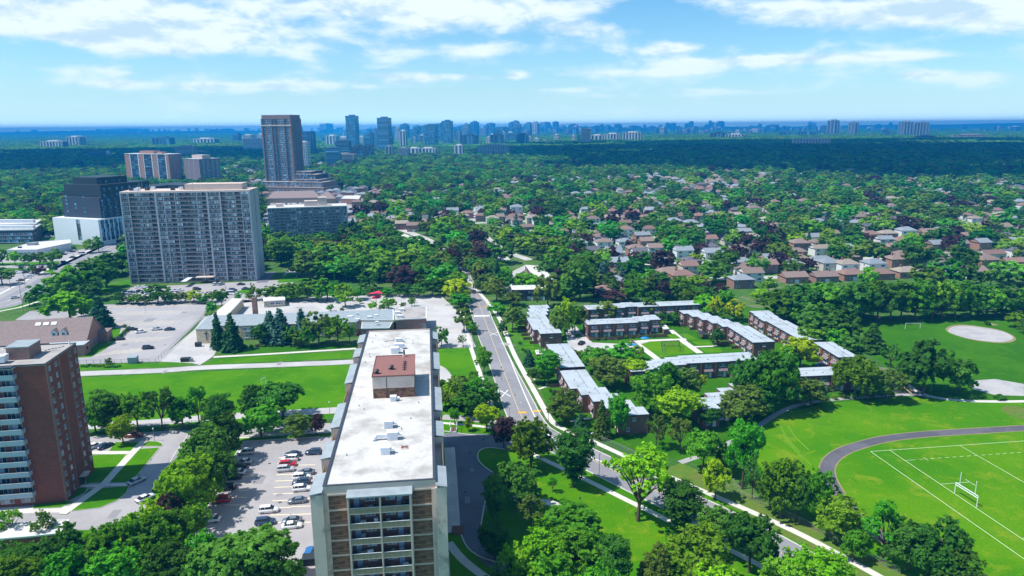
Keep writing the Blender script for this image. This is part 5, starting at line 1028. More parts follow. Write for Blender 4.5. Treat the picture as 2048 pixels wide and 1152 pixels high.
# ---------------------------------------------------------------- skyline
def far(x0,x1,yt,yb,wall,glass='glass_far',pat='grid',label='',depth=.8,pent=.4,group=None,turn=None):
    a=W(x0,yb);b=W(x1,yb); w=(b-a).length; d=w*depth; h=HT((x0+x1)/2,yb,yt); rzz=math.atan2(b.y-a.y,b.x-a.x)+(turn or 0); t=thing('distant_tower' if h>35 else 'distant_block',label,'building',(a.x,a.y,0),rzz,group)
    if turn: w*=.85
    part(MB().box(0,w,0,d,0,h),'wall',wall,t); fl=max(2,int(h/3.3)); px_h=h/(yb-yt)
    if fl>(yb-yt)*.42: fl=max(2,int((yb-yt)*.42))
    g=MB(); fh=h/fl
    if pat=='bands':
        for f in range(fl): g.box(w*.04,w*.96,-.25,-.01,f*fh+fh*.35,f*fh+fh*.85); g.box(w+.01,w+.25,d*.05,d*.95,f*fh+fh*.35,f*fh+fh*.85)
    elif pat=='cols':
        n=max(2,int((x1-x0)/6))
        for i in range(n): g.box(w*(i+.25)/n,w*(i+.8)/n,-.3,-.01,fh*.5,h*.98); 
        g.box(w+.01,w+.25,d*.2,d*.8,fh*.5,h*.98)
    else:
        n=max(2,min(12,int((x1-x0)/3.2)))
        for f in range(fl):
            for i in range(n): g.box(w*(i+.18)/n,w*(i+.82)/n,-.3,-.01,f*fh+fh*.3,f*fh+fh*.85)
            g.box(w+.01,w+.25,d*.12,d*.88,f*fh+fh*.3,f*fh+fh*.85)
    part(g,'window_bands',glass,t,kind='stuff'); part(MB().box(-.3,w+.3,-.4,d+.3,h+.01,h+.9),'roof_edge',wall,t)
    if pent: part(MB().box(w*.28,w*.75,d*.2,d*.8,h+.91,h+.9+min(9,px_h*2.2)),'penthouse',wall,t)
    return t
mat('far_haze_blue',(.09,.21,.33),.5,.05,.1); mat('far_grey',(.36,.37,.39),.8,.05,.1); mat('far_white',(.74,.74,.72),.8,.04,.1); mat('far_tan',(.40,.34,.29),.8,.05,.1); mat('far_dark',(.07,.08,.10),.6,.05,.1)  # the blue carries some of the distance haze in its colour
BL,GR,WH,TA,DK='far_haze_blue','far_grey','far_white','far_tan','far_dark'
for q in [(82,124,283,299,WH,'cols','wide pale tower group alone on the left horizon'),(134,158,274,295,WH,'cols','pale tower right of the wide pale group on the left horizon'),(176,205,304,322,DK,'bands','dark low office with white frame left of the orange brown tower'),(212,219,305,320,WH,'bands','tiny white slab beside the dark low office'),(305,340,276,294,BL,'cols','blue grey slab group above the orange brown tower'),(352,388,293,318,TA,'bands','tan banded office behind the dark brown corner tower'),(378,410,304,316,TA,'bands','lower tan banded office right of the taller one'),(387,428,278,290,WH,'cols','pale low group on the horizon above the dark brown tower'),(466,478,268,286,BL,'bands','thin bluish slab left of the white hospital like block'),(487,527,278,304,WH,'grid','white gridded block left of the tallest condominium'),(485,503,271,292,WH,'bands','white banded block behind the gridded one'),(515,526,269,288,WH,'grid','narrow white tower touching the tallest condominium'),
 (597,618,266,300,DK,'bands','dark blue office with white top just right of the tallest condominium'),(620,630,265,310,DK,'cols','dark narrow slab right of the dark blue office'),(598,617,285,342,WH,'grid','white patterned tower in front of the dark blue office'),(598,604,255,290,BL,'bands','faint blue tower peeping behind the tallest condominium'),
 (653,672,272,295,WH,'cols','white tower left of the first tall blue tower'),(674,696,275,292,WH,'bands','wide white block left of the first tall blue tower'),(653,680,296,335,BL,'bands','blue banded block behind the beige eight storey block'),(672,700,283,320,DK,'bands','dark grey office below the first tall blue tower'),(659,708,309,332,TA,'bands','beige eight storey block at the tree line left of centre'),(703,730,292,324,DK,'grid','dark twin slab at the tree line, left half'),(731,746,292,322,DK,'grid','dark twin slab at the tree line, right half'),
 (694,713,232,298,BL,'grid','tall blue tower with white notch, left of the two tallest blue ones'),(757,779,236,308,BL,'bands','tall blue glass tower, right of the two tallest blue ones'),(716,728,274,292,WH,'grid','white block between the two tall blue towers'),(728,741,271,300,BL,'bands','blue tower with white frame between the two tall blue towers'),(741,748,266,300,BL,'cols','slim blue tower left of the right tall blue one'),(749,756,268,300,BL,'cols','slimmer blue tower touching the right tall blue one'),(780,786,268,295,DK,'bands','dark slim block at the foot of the right tall blue tower'),
 (771,785,293,318,GR,'cols','small grey block with pale edges at the tree line'),(797,816,297,321,GR,'grid','plain grey block at the tree line'),(815,838,297,317,WH,'cols','pale striped slab at the tree line, left part'),(838,871,297,316,WH,'cols','pale striped slab at the tree line, right part'),
 (791,798,255,288,WH,'bands','pale slim tower left of the white topped one'),(801,814,249,280,BL,'bands','blue tower with white frame behind the white topped one'),(800,812,262,298,WH,'cols','white topped slim tower'),(822,834,259,288,BL,'grid','dark blue tower right of the white topped one'),(827,831,275,292,WH,'bands','thin white slab in front of the dark blue tower'),(836,842,272,290,GR,'bands','grey slim tower beside the wide blue one'),(838,850,255,280,BL,'grid','faint blue tower beside the wide blue one'),
 (850,871,250,296,BL,'grid','wide blue tower with paler left face'),(871,879,249,275,BL,'bands','dark blue slab joined behind the wide blue tower'),(872,886,274,286,WH,'grid','beige low block right of the wide blue tower'),(881,888,246,285,BL,'cols','blue slab left of the crowned blue tower'),(885,902,242,292,BL,'grid','crowned blue tower with stepped top'),(903,909,258,280,BL,'bands','small blue tower right of the crowned one'),(911,918,258,272,BL,'bands','tiny blue tower right of the crowned one'),(920,927,253,275,BL,'bands','blue tower left of the grey cornered block'),(929,940,251,275,BL,'grid','blue tower behind the grey cornered block'),(941,953,244,275,BL,'cols','tall slim blue tower above the grey cornered block'),
 (920,953,271,294,DK,'cols','dark grey block with pale edges right of the crowned tower'),(909,925,291,319,WH,'cols','narrow white and blue tower at the tree line'),(955,1015,291,317,GR,'grid','wide grey gridded slab at the tree line in the middle'),(972,981,275,292,WH,'grid','small beige block above the wide grey gridded slab'),(980,1003,270,292,DK,'cols','dark twin fronted block above the wide grey gridded slab'),(1012,1034,268,286,BL,'grid','dark blue block right of centre'),(1033,1054,269,291,DK,'cols','dark block with pale stripes right of the dark blue one'),
 (967,975,252,272,BL,'bands','blue tower on the middle horizon over the dark twin fronted block'),(976,988,256,272,BL,'bands','paired blue tower on the middle horizon'),(1001,1012,256,276,BL,'bands','stepped blue tower on the middle horizon'),(1024,1036,252,268,BL,'grid','first pale tower of the middle horizon cluster'),(1047,1054,249,269,BL,'bands','slim blue tower on the horizon, left of a pair'),(1056,1061,248,269,BL,'bands','slim blue tower on the horizon, right of a pair'),(1070,1075,251,270,BL,'bands','slim lone tower on the horizon right of the pair'),(1088,1092,252,268,BL,'bands','narrow dark tower on the horizon right of centre'),
 (1107,1117,270,284,WH,'grid','white round looking block right of centre'),(1143,1150,271,285,WH,'grid','white slim block left of the white patterned tower'),(1163,1179,258,290,WH,'grid','white patterned tower right of centre'),(1154,1160,270,288,WH,'bands','white slim block left of the white patterned one'),(1181,1204,271,284,WH,'cols','row of pale slabs, left one'),(1208,1238,268,284,WH,'cols','row of pale slabs, middle one'),(1245,1281,265,284,WH,'cols','row of pale slabs, right one'),
 (1055,1062,275,286,WH,'bands','small white block right of the striped dark block'),(1066,1078,278,286,WH,'bands','small pale block beside the shopping sheds'),(1160,1172,254,262,BL,'bands','hazy blue tower behind the white patterned tower'),(1188,1195,252,266,BL,'bands','hazy blue tower left of the arched one'),(1199,1204,249,265,BL,'bands','slim hazy tower above the pale slabs'),(1208,1216,251,266,BL,'bands','arched hazy tower above the pale slabs'),(1228,1238,249,266,BL,'bands','tall hazy tower above the pale slabs'),(1257,1266,252,265,BL,'bands','hazy block with slanted top'),(1297,1306,253,264,BL,'bands','square hazy block right of the pale slabs'),(1331,1335,246,262,BL,'bands','left one of two slim towers right of centre'),(1338,1346,247,262,BL,'bands','right one of two slim towers right of centre'),(1369,1376,247,260,BL,'bands','paler hazy tower, left of a far pair'),(1377,1382,243,260,BL,'bands','paler hazy tower, right of a far pair'),
 (1408,1413,250,262,BL,'bands','lowest of the far right downtown cluster'),(1416,1420,242,262,BL,'bands','tallest dark tower of the far downtown cluster'),(1421,1426,246,262,BL,'bands','second tower of the far downtown cluster'),(1427,1432,246,262,WH,'bands','palest tower of the far downtown cluster'),(1434,1442,243,260,BL,'bands','broad tower of the far downtown cluster'),(1420,1450,266,278,DK,'cols','dark tree top block below the far downtown cluster'),(1450,1488,269,278,WH,'cols','row of grey slabs right of the dark tree top block'),(1469,1479,261,269,WH,'grid','white cube block above the row of grey slabs'),(1498,1512,253,262,BL,'grid','bluish block near the right downtown'),(1515,1520,248,262,BL,'bands','bluish slim tower near the right downtown'),(1496,1516,259,267,WH,'grid','pale low grid block under the bluish slim tower'),(1521,1528,258,266,WH,'bands','small pale tower right of the low grid block'),
 (1558,1578,264,274,BL,'cols','blue slab group left of the round topped towers'),(1583,1631,264,273,BL,'cols','long row of blue slabs left of the round topped towers'),(1614,1619,243,258,WH,'bands','far white twin tower, left'),(1621,1627,246,258,WH,'bands','far white twin tower, right'),(1639,1651,252,270,BL,'cols','blue block touching the tall round topped tower'),(1652,1674,241,271,GR,'cols','tall grey tower with round top, left of the two'),(1694,1714,245,272,GR,'cols','grey tower with round top, right of the two'),(1586,1660,278,295,WH,'grid','wide white gridded slab in the right middle distance'),(1762,1780,259,273,BL,'grid','blue stepped block left of the broad grey cluster'),(1794,1824,244,273,GR,'cols','broad grey tower cluster on the right, left tower'),(1826,1856,245,274,GR,'cols','broad grey tower cluster on the right, right tower'),(1830,1870,272,281,GR,'bands','low pale grid block under the broad grey cluster'),(1905,1975,270,279,TA,'grid','long low tan block at the right tree line'),(1751,1758,249,260,BL,'bands','tiny blue tower behind the right round topped one'),(1776,1781,246,258,BL,'bands','tiny blue tower left of the broad grey cluster'),(1990,2000,254,260,WH,'bands','small white block on the right horizon'),(2015,2040,253,259,WH,'bands','white low block at the right end of the horizon'),(160,170,262,268,BL,'bands','tiny faint tower group on the left horizon'),(210,255,258,267,BL,'cols','hazy downtown group on the left horizon'),(440,452,258,267,BL,'bands','faint tower on the horizon left of the tallest condominium')]:
    x0,x1,yt,yb,m,pat,lab=q; far(x0,x1,yt,yb,m,'glass_far' if m in(WH,TA,GR) else 'glass_blue',pat,lab,depth=.8 if (x1-x0)<25 else .4)
# minor far blocks along the horizon strip: many and alike, joined
rn=random.Random(11); fb=[MB(),MB(),MB()]
for k in range(900):
    x=rn.gauss(1100,330) if k%3 else rn.uniform(-100,2150); y=rn.choice([rn.uniform(260.,266),rn.uniform(262,275),rn.uniform(270,292)])
    if x>1300 and y>268 and rn.random()<.8: continue
    if not(-200<x<2250): continue
    p=W(x,y); s=scale_at(x,y); w=rn.uniform(3,10)*s; h=rn.uniform(3,12)*s if y<270 else rn.uniform(5,22); w=min(w,80); h=min(h,125); fb[rn.choice([0,0,1,2])].box(p.x,p.x+w,p.y,p.y+w*.6,0,h)
wn=['hazy blue','white','grey']; zn=lambda x:'left' if x<860 else ('middle' if x<1120 else 'right')
rn=random.Random(77); seen_={}
for k in range(120):      # more individually built towers of the skyline, in the gaps between the ones above
    x=rn.gauss(960,170) if k%4 else rn.uniform(1100,1560); x=min(1560,max(640,x)); y=rn.uniform(264,290) if x<1060 else rn.uniform(262,272); w_=rn.uniform(5,13); h_=rn.uniform(10,30)*(1 if y>270 else .7)*(1 if x<1150 else .55); m=rn.choice([BL,BL,BL,WH,GR]); pt=rn.choice(['bands','cols','grid']); z_=zn(x); ws='slim' if w_<7.5 else 'broad'; hs='low' if h_<13 else 'tall'
    far(x,x+w_,y-h_,y,m,'glass_blue' if m==BL else 'glass_far',pt,f'{hs} {ws} {wn[[BL,WH,GR].index(m)]} block with {dict(bands="window bands",cols="window columns",grid="gridded windows")[pt]} in the {z_} of the hazy skyline',.8,.4,f'{hs} {ws} {wn[[BL,WH,GR].index(m)]} {pt} blocks, {z_} skyline')
for mb,m in zip(fb,(BL,WH,GR)): o=put('far_rooftops',mb.mesh('far_rooftops',m)); tag(o,{BL:'bluish specks of far off blocks strung along the horizon',WH:'white specks of far off sheds and blocks along the horizon',GR:'grey specks of far off blocks along the horizon'}[m],'far buildings'); o['kind']='stuff'
# far low hills closing the horizon
hb=MB(); n=90
for i in range(n):
    X0=-15000+30000*i/n; X1=X0+30000/n; f=lambda x:60+12*math.sin(x*.0006+1)+7*math.sin(x*.0019)+20*min(1,max(0,(x-3000)/4000))
    hb.quad((X0,12500,-2),(X1,12500,-2),(X1,15300,f(X1)),(X0,15300,f(X0)))
mat('hill',(.03,.07,.05),1,.05,.002); struct(hb,'hills','hill')
# ---------------------------------------------------------------- houses
for nm,c in (('roof_brown',(.235,.170,.145)),('roof_redbrown',(.235,.145,.12)),('roof_grey',(.25,.28,.31)),('roof_tan',(.31,.26,.21)),('roof_dark',(.12,.12,.14))): mat(nm,c,.9,.07,1.,rand=.25)
mat('wall_white',(.70,.70,.68),.8,.03); mat('wall_cream',(.58,.53,.45),.8,.03)
RW={'roof_brown':'brown','roof_redbrown':'red brown','roof_grey':'grey','roof_tan':'tan','roof_dark':'dark'}
WWd={'brick_house':'brick','brick_rose':'rose brick','wall_white':'white','wall_cream':'cream'}
HM={}
def hmesh(w,d,h,kind):
    k=(w,d,h,kind)
    if k in HM: return HM[k]
    wl=MB().box(-w/2,w/2,-d/2,d/2,0,h); e=.55; rh=min(w,d)*.24; rd=MB(); a=[(-w/2-e,-d/2-e,h-.1),(w/2+e,-d/2-e,h-.1),(w/2+e,d/2+e,h-.1),(-w/2-e,d/2+e,h-.1)]
    if kind=='hip':
        if w>=d: r=[(-w/2+d*.42,0,h+rh),(w/2-d*.42,0,h+rh)]; rd.face([a[0],a[1],r[1],r[0]]);rd.face([a[1],a[2],r[1]]);rd.face([a[2],a[3],r[0],r[1]]);rd.face([a[3],a[0],r[0]])
        else: r=[(0,-d/2+w*.42,h+rh),(0,d/2-w*.42,h+rh)]; rd.face([a[0],a[1],r[0]]);rd.face([a[1],a[2],r[1],r[0]]);rd.face([a[2],a[3],r[1]]);rd.face([a[3],a[0],r[0],r[1]])
    else:
        r=[(-w/2-e,0,h+rh),(w/2+e,0,h+rh)]; rd.face([a[0],a[1],r[1],r[0]]);rd.face([a[2],a[3],r[0],r[1]]); wl.face([(-w/2,d/2,h),(-w/2,-d/2,h),(-w/2,0,h+rh*.86)]); wl.face([(w/2,-d/2,h),(w/2,d/2,h),(w/2,0,h+rh*.86)])
    rd.face(a[::-1]); ch=MB().box(w*.22,w*.22+.9,-.4,.4,h,h+rh+1.1)
    HM[k]=(wl.mesh('wall','brick_house'),rd.mesh('roof','roof_brown'),ch.mesh('chimney','brick_rose'),rh); return HM[k]
HN=0
SZ=[(12,9,5.8),(13,10,4.0),(10,11,5.8),(15,9,4.0),(11,9,5.6),(13,10.5,6.0)]
def house(x,y,rz,sz,kind,roof,wall,label,group=None,det=1):
    global HN
    w,d,h=sz; wl,rf,ch,rh=hmesh(w,d,h,kind); t=thing('house',label,'house',(x,y,0),rz,group); HN+=1
    put('wall',wl,t,m=wall); put('roof',rf,t,m=roof); put('chimney',ch,t)
    if det:
        fl=[1.6] if h<4.5 else [1.5,4.2]
        for z in fl:
            for xx in ((-w*.28,w*.28) if w>9.5 else (0,)):
                put('window',winmesh(2.2,1.2,'window_frame','glass',2,False),t,(xx,-d/2-.01,z)); put('window',winmesh(2.2,1.2,'window_frame','glass',2,False),t,(xx,d/2+.01,z),math.pi)
            put('window',winmesh(1.2,1.1,'window_frame','glass',1,False),t,(-w/2-.01,0,z),R(-90)) if det>1 else None
        put('garage_door',boxmesh('garage_door','door_white',2.6,.06,2.1),t,(0,-d/2-.04,.05))
    MASK.append(([(x-w*.6,y-d*.7),(x+w*.6,y-d*.7),(x+w*.6,y+d*.7),(x-w*.6,y+d*.7)],'house')); HBOX.append((x,y)); return t
HBOX=[];HINF=[]
GRZ=R(7.4)
EX=[(748,417,7.5,'hip','roof_tan','brick_house','first brown cube house from the left in the far row beyond the twelve storey block'),(767,417,7.5,'hip','roof_tan','brick_house','second brown cube house in the far row'),(783,416,7.5,'hip','roof_tan','brick_rose','third brown cube house in the far row'),(800,416,7.5,'hip','roof_tan','brick_rose','rightmost brown cube house in the far row'),(715,415,7,'hip','roof_brown','brick_rose','long brown block at the left end of the far cube house row'),(800,436,5.6,'hip','roof_grey','wall_white','white house below the brown cube houses'),(822,440,5.6,'hip','roof_grey','wall_white','white house right of the one below the cubes'),(745,442,5.6,'hip','roof_grey','wall_white','white house just right of the twelve storey block'),(775,452,5.6,'hip','roof_brown','wall_white','brown roofed white house right of the dark purple tree'),(805,458,5.8,'gable','roof_tan','brick_rose','brown gabled pair house in front of the white houses'),(828,462,5.8,'gable','roof_brown','brick_house','brown roofed brick house above the very long terrace'),(905,430,5.6,'gable','roof_grey','wall_white','pale house left of the upper side street'),(935,436,5.6,'hip','roof_redbrown','brick_house','red roofed house by the upper side street'),(965,430,5.6,'hip','roof_grey','wall_white','white house right of the upper side street'),(985,447,5.6,'hip','roof_tan','wall_cream','cream house at the turn of the side street'),(1000,430,5.6,'hip','roof_brown','wall_white','white house with brown roof at the upper bend'),(1220,560,5.6,'hip','roof_redbrown','brick_house','red brown hipped roof house left of the grey one, above the townhouses'),(1228,577,5.4,'hip','roof_grey','wall_white','grey hipped roof house between two red roofed ones'),(1220,590,3.8,'hip','roof_redbrown','brick_rose','low red roofed house nearest the back townhouse row'),(1338,553,3.8,'hip','roof_brown','brick_house','wide low brown roofed house right of the blue spruces'),(1362,560,4,'hip','roof_redbrown','brick_house','joined low brown roofed house with long ridge'),(1390,572,4,'hip','roof_redbrown','brick_rose','red roofed house with brick chimney beside the dark pine'),
 (1585,563,3.8,'gable','roof_brown','brick_house','long low brick house at the left end of the row above the park trees'),(1645,562,3.8,'gable','roof_brown','brick_rose','low brick house with pale window above the park trees'),(1700,558,4,'hip','roof_redbrown','brick_house','red roofed brick house with orange eave above the park trees'),(1757,557,4,'hip','roof_redbrown','brick_house','dull red roofed house right of the orange eaved one'),(1810,553,4.,'hip','roof_tan','brick_house','tan hipped roof house above the tall park row'),(1870,554,4.,'hip','roof_grey','brick_rose','wide grey roofed house above the tall park row'),(1942,553,4.2,'gable','roof_brown','wall_white','brown roofed house with white gable above the tall park row'),(2018,550,4.,'hip','roof_dark','wall_cream','dark roofed house above the right end of the park row'),
 (1691,543,5.8,'hip','roof_tan','wall_white','white two storey house with tan roof and satellite dish yard'),(1745,542,5.8,'hip','roof_grey','wall_white','white two storey house with blue grey roof'),(1790,533,5.8,'hip','roof_brown','brick_house','brown two storey house right of the white pair'),(1655,540,5.6,'hip','roof_grey','wall_cream','grey roofed house left of the white pair'),(1365,514,5.6,'gable','roof_grey','wall_white','pale grey roofed house above the bright yellow bush'),(1422,518,5.6,'gable','roof_grey','wall_white','second pale grey roofed house right of the yellow bush'),(1475,510,5.4,'hip','roof_brown','brick_house','brown roofed house with front gable, upper middle'),(1310,508,5.6,'gable','roof_brown','wall_white','white walled house half behind purple trees'),
 (1480,574,5.4,'hip','roof_grey','brick_rose','grey roofed brick house by the leafy corner above the townhouses'),(1500,560,5.4,'gable','roof_brown','wall_white','brown roofed white house with long dormer'),(955,500,4,'hip','roof_redbrown','brick_house','wide red roofed house beside the curving side street'),(975,505,4,'hip','roof_redbrown','brick_rose','red roofed house touching the wide one by the side street'),(1030,468,4,'hip','roof_brown','wall_cream','large pale brown hip roofed house above the side street'),(1060,478,5.4,'hip','roof_tan','brick_house','tan roofed house right of the large pale one'),(1085,495,5.4,'hip','roof_redbrown','brick_house','red brick two storey house in the trees above the terrace')]
for x,y,h,k,r,w_,lab in EX:
    p=W(x,y); s=(14,10,h) if h<4.5 else (12,10,h); MASK.append(([(p.x-9,p.y-20),(p.x+9,p.y-20),(p.x+8,p.y+5),(p.x-8,p.y+5)],'building')); house(p.x,p.y,GRZ+random.choice([0,0,math.pi]),s,k,r,w_,lab,None,2)
# rows of houses along the suburban streets
SUB=xy(P([(700,405),(860,388),(1000,365),(1300,350),(1600,340),(2100,330),(2500,325),(2900,420),(2500,545),(2048,552),(1650,560),(1540,575),(1440,585),(1300,560),(1230,560),(1190,545),(1110,480),(1010,480),(940,452),(880,456),(800,452),(705,470)]))
def mask_hit(x,y,kinds,pad=0):
    for q,k in MASK:
        if k in kinds and inpoly(x,y,q): return True
    return False
BB=[(min(p[0] for p in q)-3,max(p[0] for p in q)+3,min(p[1] for p in q)-3,max(p[1] for p in q)+3) for q,_ in MASK]
rn=random.Random(5); cand=[]; c7,s7=math.cos(GRZ),math.sin(GRZ)
streets=[]
v=395
while v<1700:
    streets.append(v); v+=60
for si,v in enumerate(streets):
    bend=rn.uniform(-.00012,.00012)
    pts=[]
    for u in range(-150,2300,20):
        vv=v+bend*(u-500)**2*.6+6*math.sin(u*.012+si); pts.append((u*c7-vv*s7,u*s7+vv*c7))
    mb=MB(); run=[]
    for p in pts+[None]:
        if p and inpoly(p[0],p[1],SUB) : run.append(Vector((p[0],p[1],0)))
        else:
            if len(run)>3:
                ribbon(run,8.5,'asphalt_pale',.012,'side_street',px=False,sm=1)
                ribbon(run,4.,'lawn',.010,'verge',px=False,sm=1,mask=None,off=6.5); ribbon(run,4.,'lawn',.010,'verge',px=False,sm=1,mask=None,off=-6.5)
            run=[]
    for side_ in (-1,1):
        u=-150
        while u<2300:
            u+=rn.uniform(15.5,20.5)
            if rn.random()<.05: u+=12
            vv=v+bend*(u-500)**2*.6+6*math.sin(u*.012+si)+side_*(17+rn.uniform(-1,1)); x=u*c7-vv*s7; y=u*s7+vv*c7
            if not inpoly(x,y,SUB): continue
            if any(abs(x-a)<13 and abs(y-b)<13 for a,b in HBOX): continue
            if mask_hit(x,y,('building','open','town')): continue
            cand.append((x,y,GRZ+(math.pi if side_>0 else 0)+rn.uniform(-.05,.05)))
# far suburb roofs
far_c=[]
for k in range(6500):
    y=rn.uniform(900,3600)**1.0; x=rn.uniform(-.75,.85)*y
    if inpoly(x,y,SUB) or mask_hit(x,y,('building',)): continue
    far_c.append((x,y,GRZ+rn.choice([0,math.pi/2])))
cand.sort(key=lambda c:c[0]**2+c[1]**2)
roofs=['roof_brown','roof_redbrown','roof_brown','roof_grey','roof_tan','roof_dark','roof_grey','roof_redbrown']; walls=['brick_house','brick_rose','wall_white','wall_cream','wall_white','brick_house']
vis=[c for c in cand if -60<PR(c[0],c[1],0)[0]<2110]
for i,c in enumerate(vis[:250]):
    r=rn.choice(roofs); w_=rn.choice(walls); k=rn.choice(['hip','hip','hip','gable']); sz=rn.choice(SZ); st='two storey' if sz[2]>4.5 else 'low'
    far_='nearer' if c[1]<560 else ('middle' if c[1]<720 else 'farther'); HINF.append((c[0],c[1],RW[r],WWd[w_],far_))
    house(c[0],c[1],c[2],sz,k,r,w_,f'{st} {WWd[w_]} {"hip" if k=="hip" else "gable"} roofed house with {RW[r]} roof in the {far_} suburb blocks',f'{RW[r]} roofed {WWd[w_]} {st} {k} houses of the {far_} suburb',1)
rest=[c for c in cand if c not in vis[:250]]
rb_={}
for (x,y,rz) in rest+far_c:
    r=rn.choice(roofs) if y<1500 or rn.random()<.5 else rn.choice(['wall_white','roof_grey','roof_tan']); w_=rn.choice(walls); w,d,h=rn.choice(SZ); c,s=math.cos(rz),math.sin(rz); T=lambda a,b,z:(x+a*c-b*s,y+a*s+b*c,z)
    mb=rb_.setdefault(w_,MB()); q=[T(-w/2,-d/2,0),T(w/2,-d/2,0),T(w/2,d/2,0),T(-w/2,d/2,0)]; t=[(p[0],p[1],h) for p in q]
    for i in range(4): mb.quad(q[i],q[(i+1)%4],t[(i+1)%4],t[i])
    e=.5;rh=min(w,d)*.24; mb=rb_.setdefault(r,MB()); a=[T(-w/2-e,-d/2-e,h),T(w/2+e,-d/2-e,h),T(w/2+e,d/2+e,h),T(-w/2-e,d/2+e,h)]; m_=max(0,(w-d)/2); r0,r1=T(-m_-.6,0,h+rh),T(m_+.6,0,h+rh)
    mb.face([a[0],a[1],r1,r0]);mb.face([a[1],a[2],r1]);mb.face([a[2],a[3],r0,r1]);mb.face([a[3],a[0],r0])
    q_=rn.choice([1,1,2.6]); MASK.append(([(x-w*.55,y-d*.6*q_*1.3),(x+w*.55,y-d*.6*q_*1.3),(x+w*.55,y+d*.6),(x-w*.55,y+d*.6)],'farhouse'))
me=None; allm=list(rb_); bmv=[];bmf=[];mi=[]
for i,k in enumerate(allm):
    o0=len(bmv); bmv+=rb_[k].v; bmf+=[tuple(o0+j for j in f) for f in rb_[k].f]; mi+=[i]*len(rb_[k].f)
me=bpy.data.meshes.new('far_houses'); me.from_pydata(bmv,[],bmf)
for k in allm: me.materials.append(MT[k])
me.polygons.foreach_set('material_index',mi); me.update(); o=put('far_houses',me); tag(o,'small far roofs of the suburb scattered among the distant trees','houses'); o['kind']='stuff'

# ---------------------------------------------------------------- scattered trees
def np_in(X,Y,q):
    c=np.zeros(len(X),bool); j=len(q)-1
    for i in range(len(q)):
        ax,ay=q[i][0],q[i][1]; bx,by=q[j][0],q[j][1]
        if ay!=by: c^=((ay>Y)!=(by>Y))&(X<(bx-ax)*(Y-ay)/(by-ay)+ax)
        j=i
    return c
rng=np.random.default_rng(4)
def scatter(y0,y1,step,jit=.9,xk=(-.80,.86)):
    out=[]; y=y0
    while y<y1:
        xs=np.arange(xk[0]*y-40,xk[1]*y+40,step); out.append(np.stack([xs+(rng.random(len(xs))-.5)*step*jit,y+(rng.random(len(xs))-.5)*step*jit],1)); y+=step
    return np.concatenate(out)
pts=np.concatenate([scatter(395,700,9.8),scatter(700,1000,10.6),scatter(1000,1700,11.5),scatter(1700,3000,13.)])
keep=np.ones(len(pts),bool); X,Y=pts[:,0],pts[:,1]
for q,k in MASK:
    ax=[p[0] for p in q]; ay=[p[1] for p in q]; pad=2.5
    bb=(X>min(ax)-pad)&(X<max(ax)+pad)&(Y>min(ay)-pad)&(Y<max(ay)+pad)&keep
    if not bb.any(): continue
    idx=np.nonzero(bb)[0]; ins=np_in(X[idx],Y[idx],q)
    if k in('building','open','town'):
        for dx,dy in ((pad,0),(-pad,0),(0,pad),(0,-pad)): ins|=np_in(X[idx]+dx,Y[idx]+dy,q)
    keep[idx[ins]]=False
# open areas without random trees, given by eye from the photograph
NO=[xy(P(q)) for q in ([(-300,620),(480,560),(700,560),(950,620),(1030,640),(1160,608),(1420,603),(1560,616),(1720,640),(2400,628),(2600,1300),(-600,1300)],[(-200,470),(240,470),(262,575),(560,575),(600,540),(540,520),(525,375),(760,385),(760,400),(715,412),(700,500),(545,500),(470,600),(-200,640)],[(1000,515),(1110,520),(1100,600),(1010,600)],[(470,286),(640,290),(700,300),(640,375),(440,372),(440,300)])]
for q in NO[:3]: keep&=~np_in(X,Y,q)
insub=np_in(X,Y,SUB); keep&=~(insub&(rng.random(len(X))<.46)&(Y<760)); keep&=~(insub&(rng.random(len(X))<.2)&(Y>=760))
keep&=~(np_in(X,Y,NO[3])&(rng.random(len(X))<.75))
commercial=xy(P([(600,262),(1300,262),(1290,285),(1000,290),(900,300),(620,300)])); keep&=~(np_in(X,Y,commercial)&(rng.random(len(X))<.7))
pts=pts[keep]; 
fx,fy=pts[:,0],pts[:,1]; gl=np.sin(fx*.011+1.3*np.sin(fy*.004))+np.sin(fy*.0083+1.7*np.sin(fx*.0057+2))+.7*np.sin(fx*.021+fy*.013); pts=pts[~((gl>1.25)&(rng.random(len(pts))<.65)&(fy>900))]
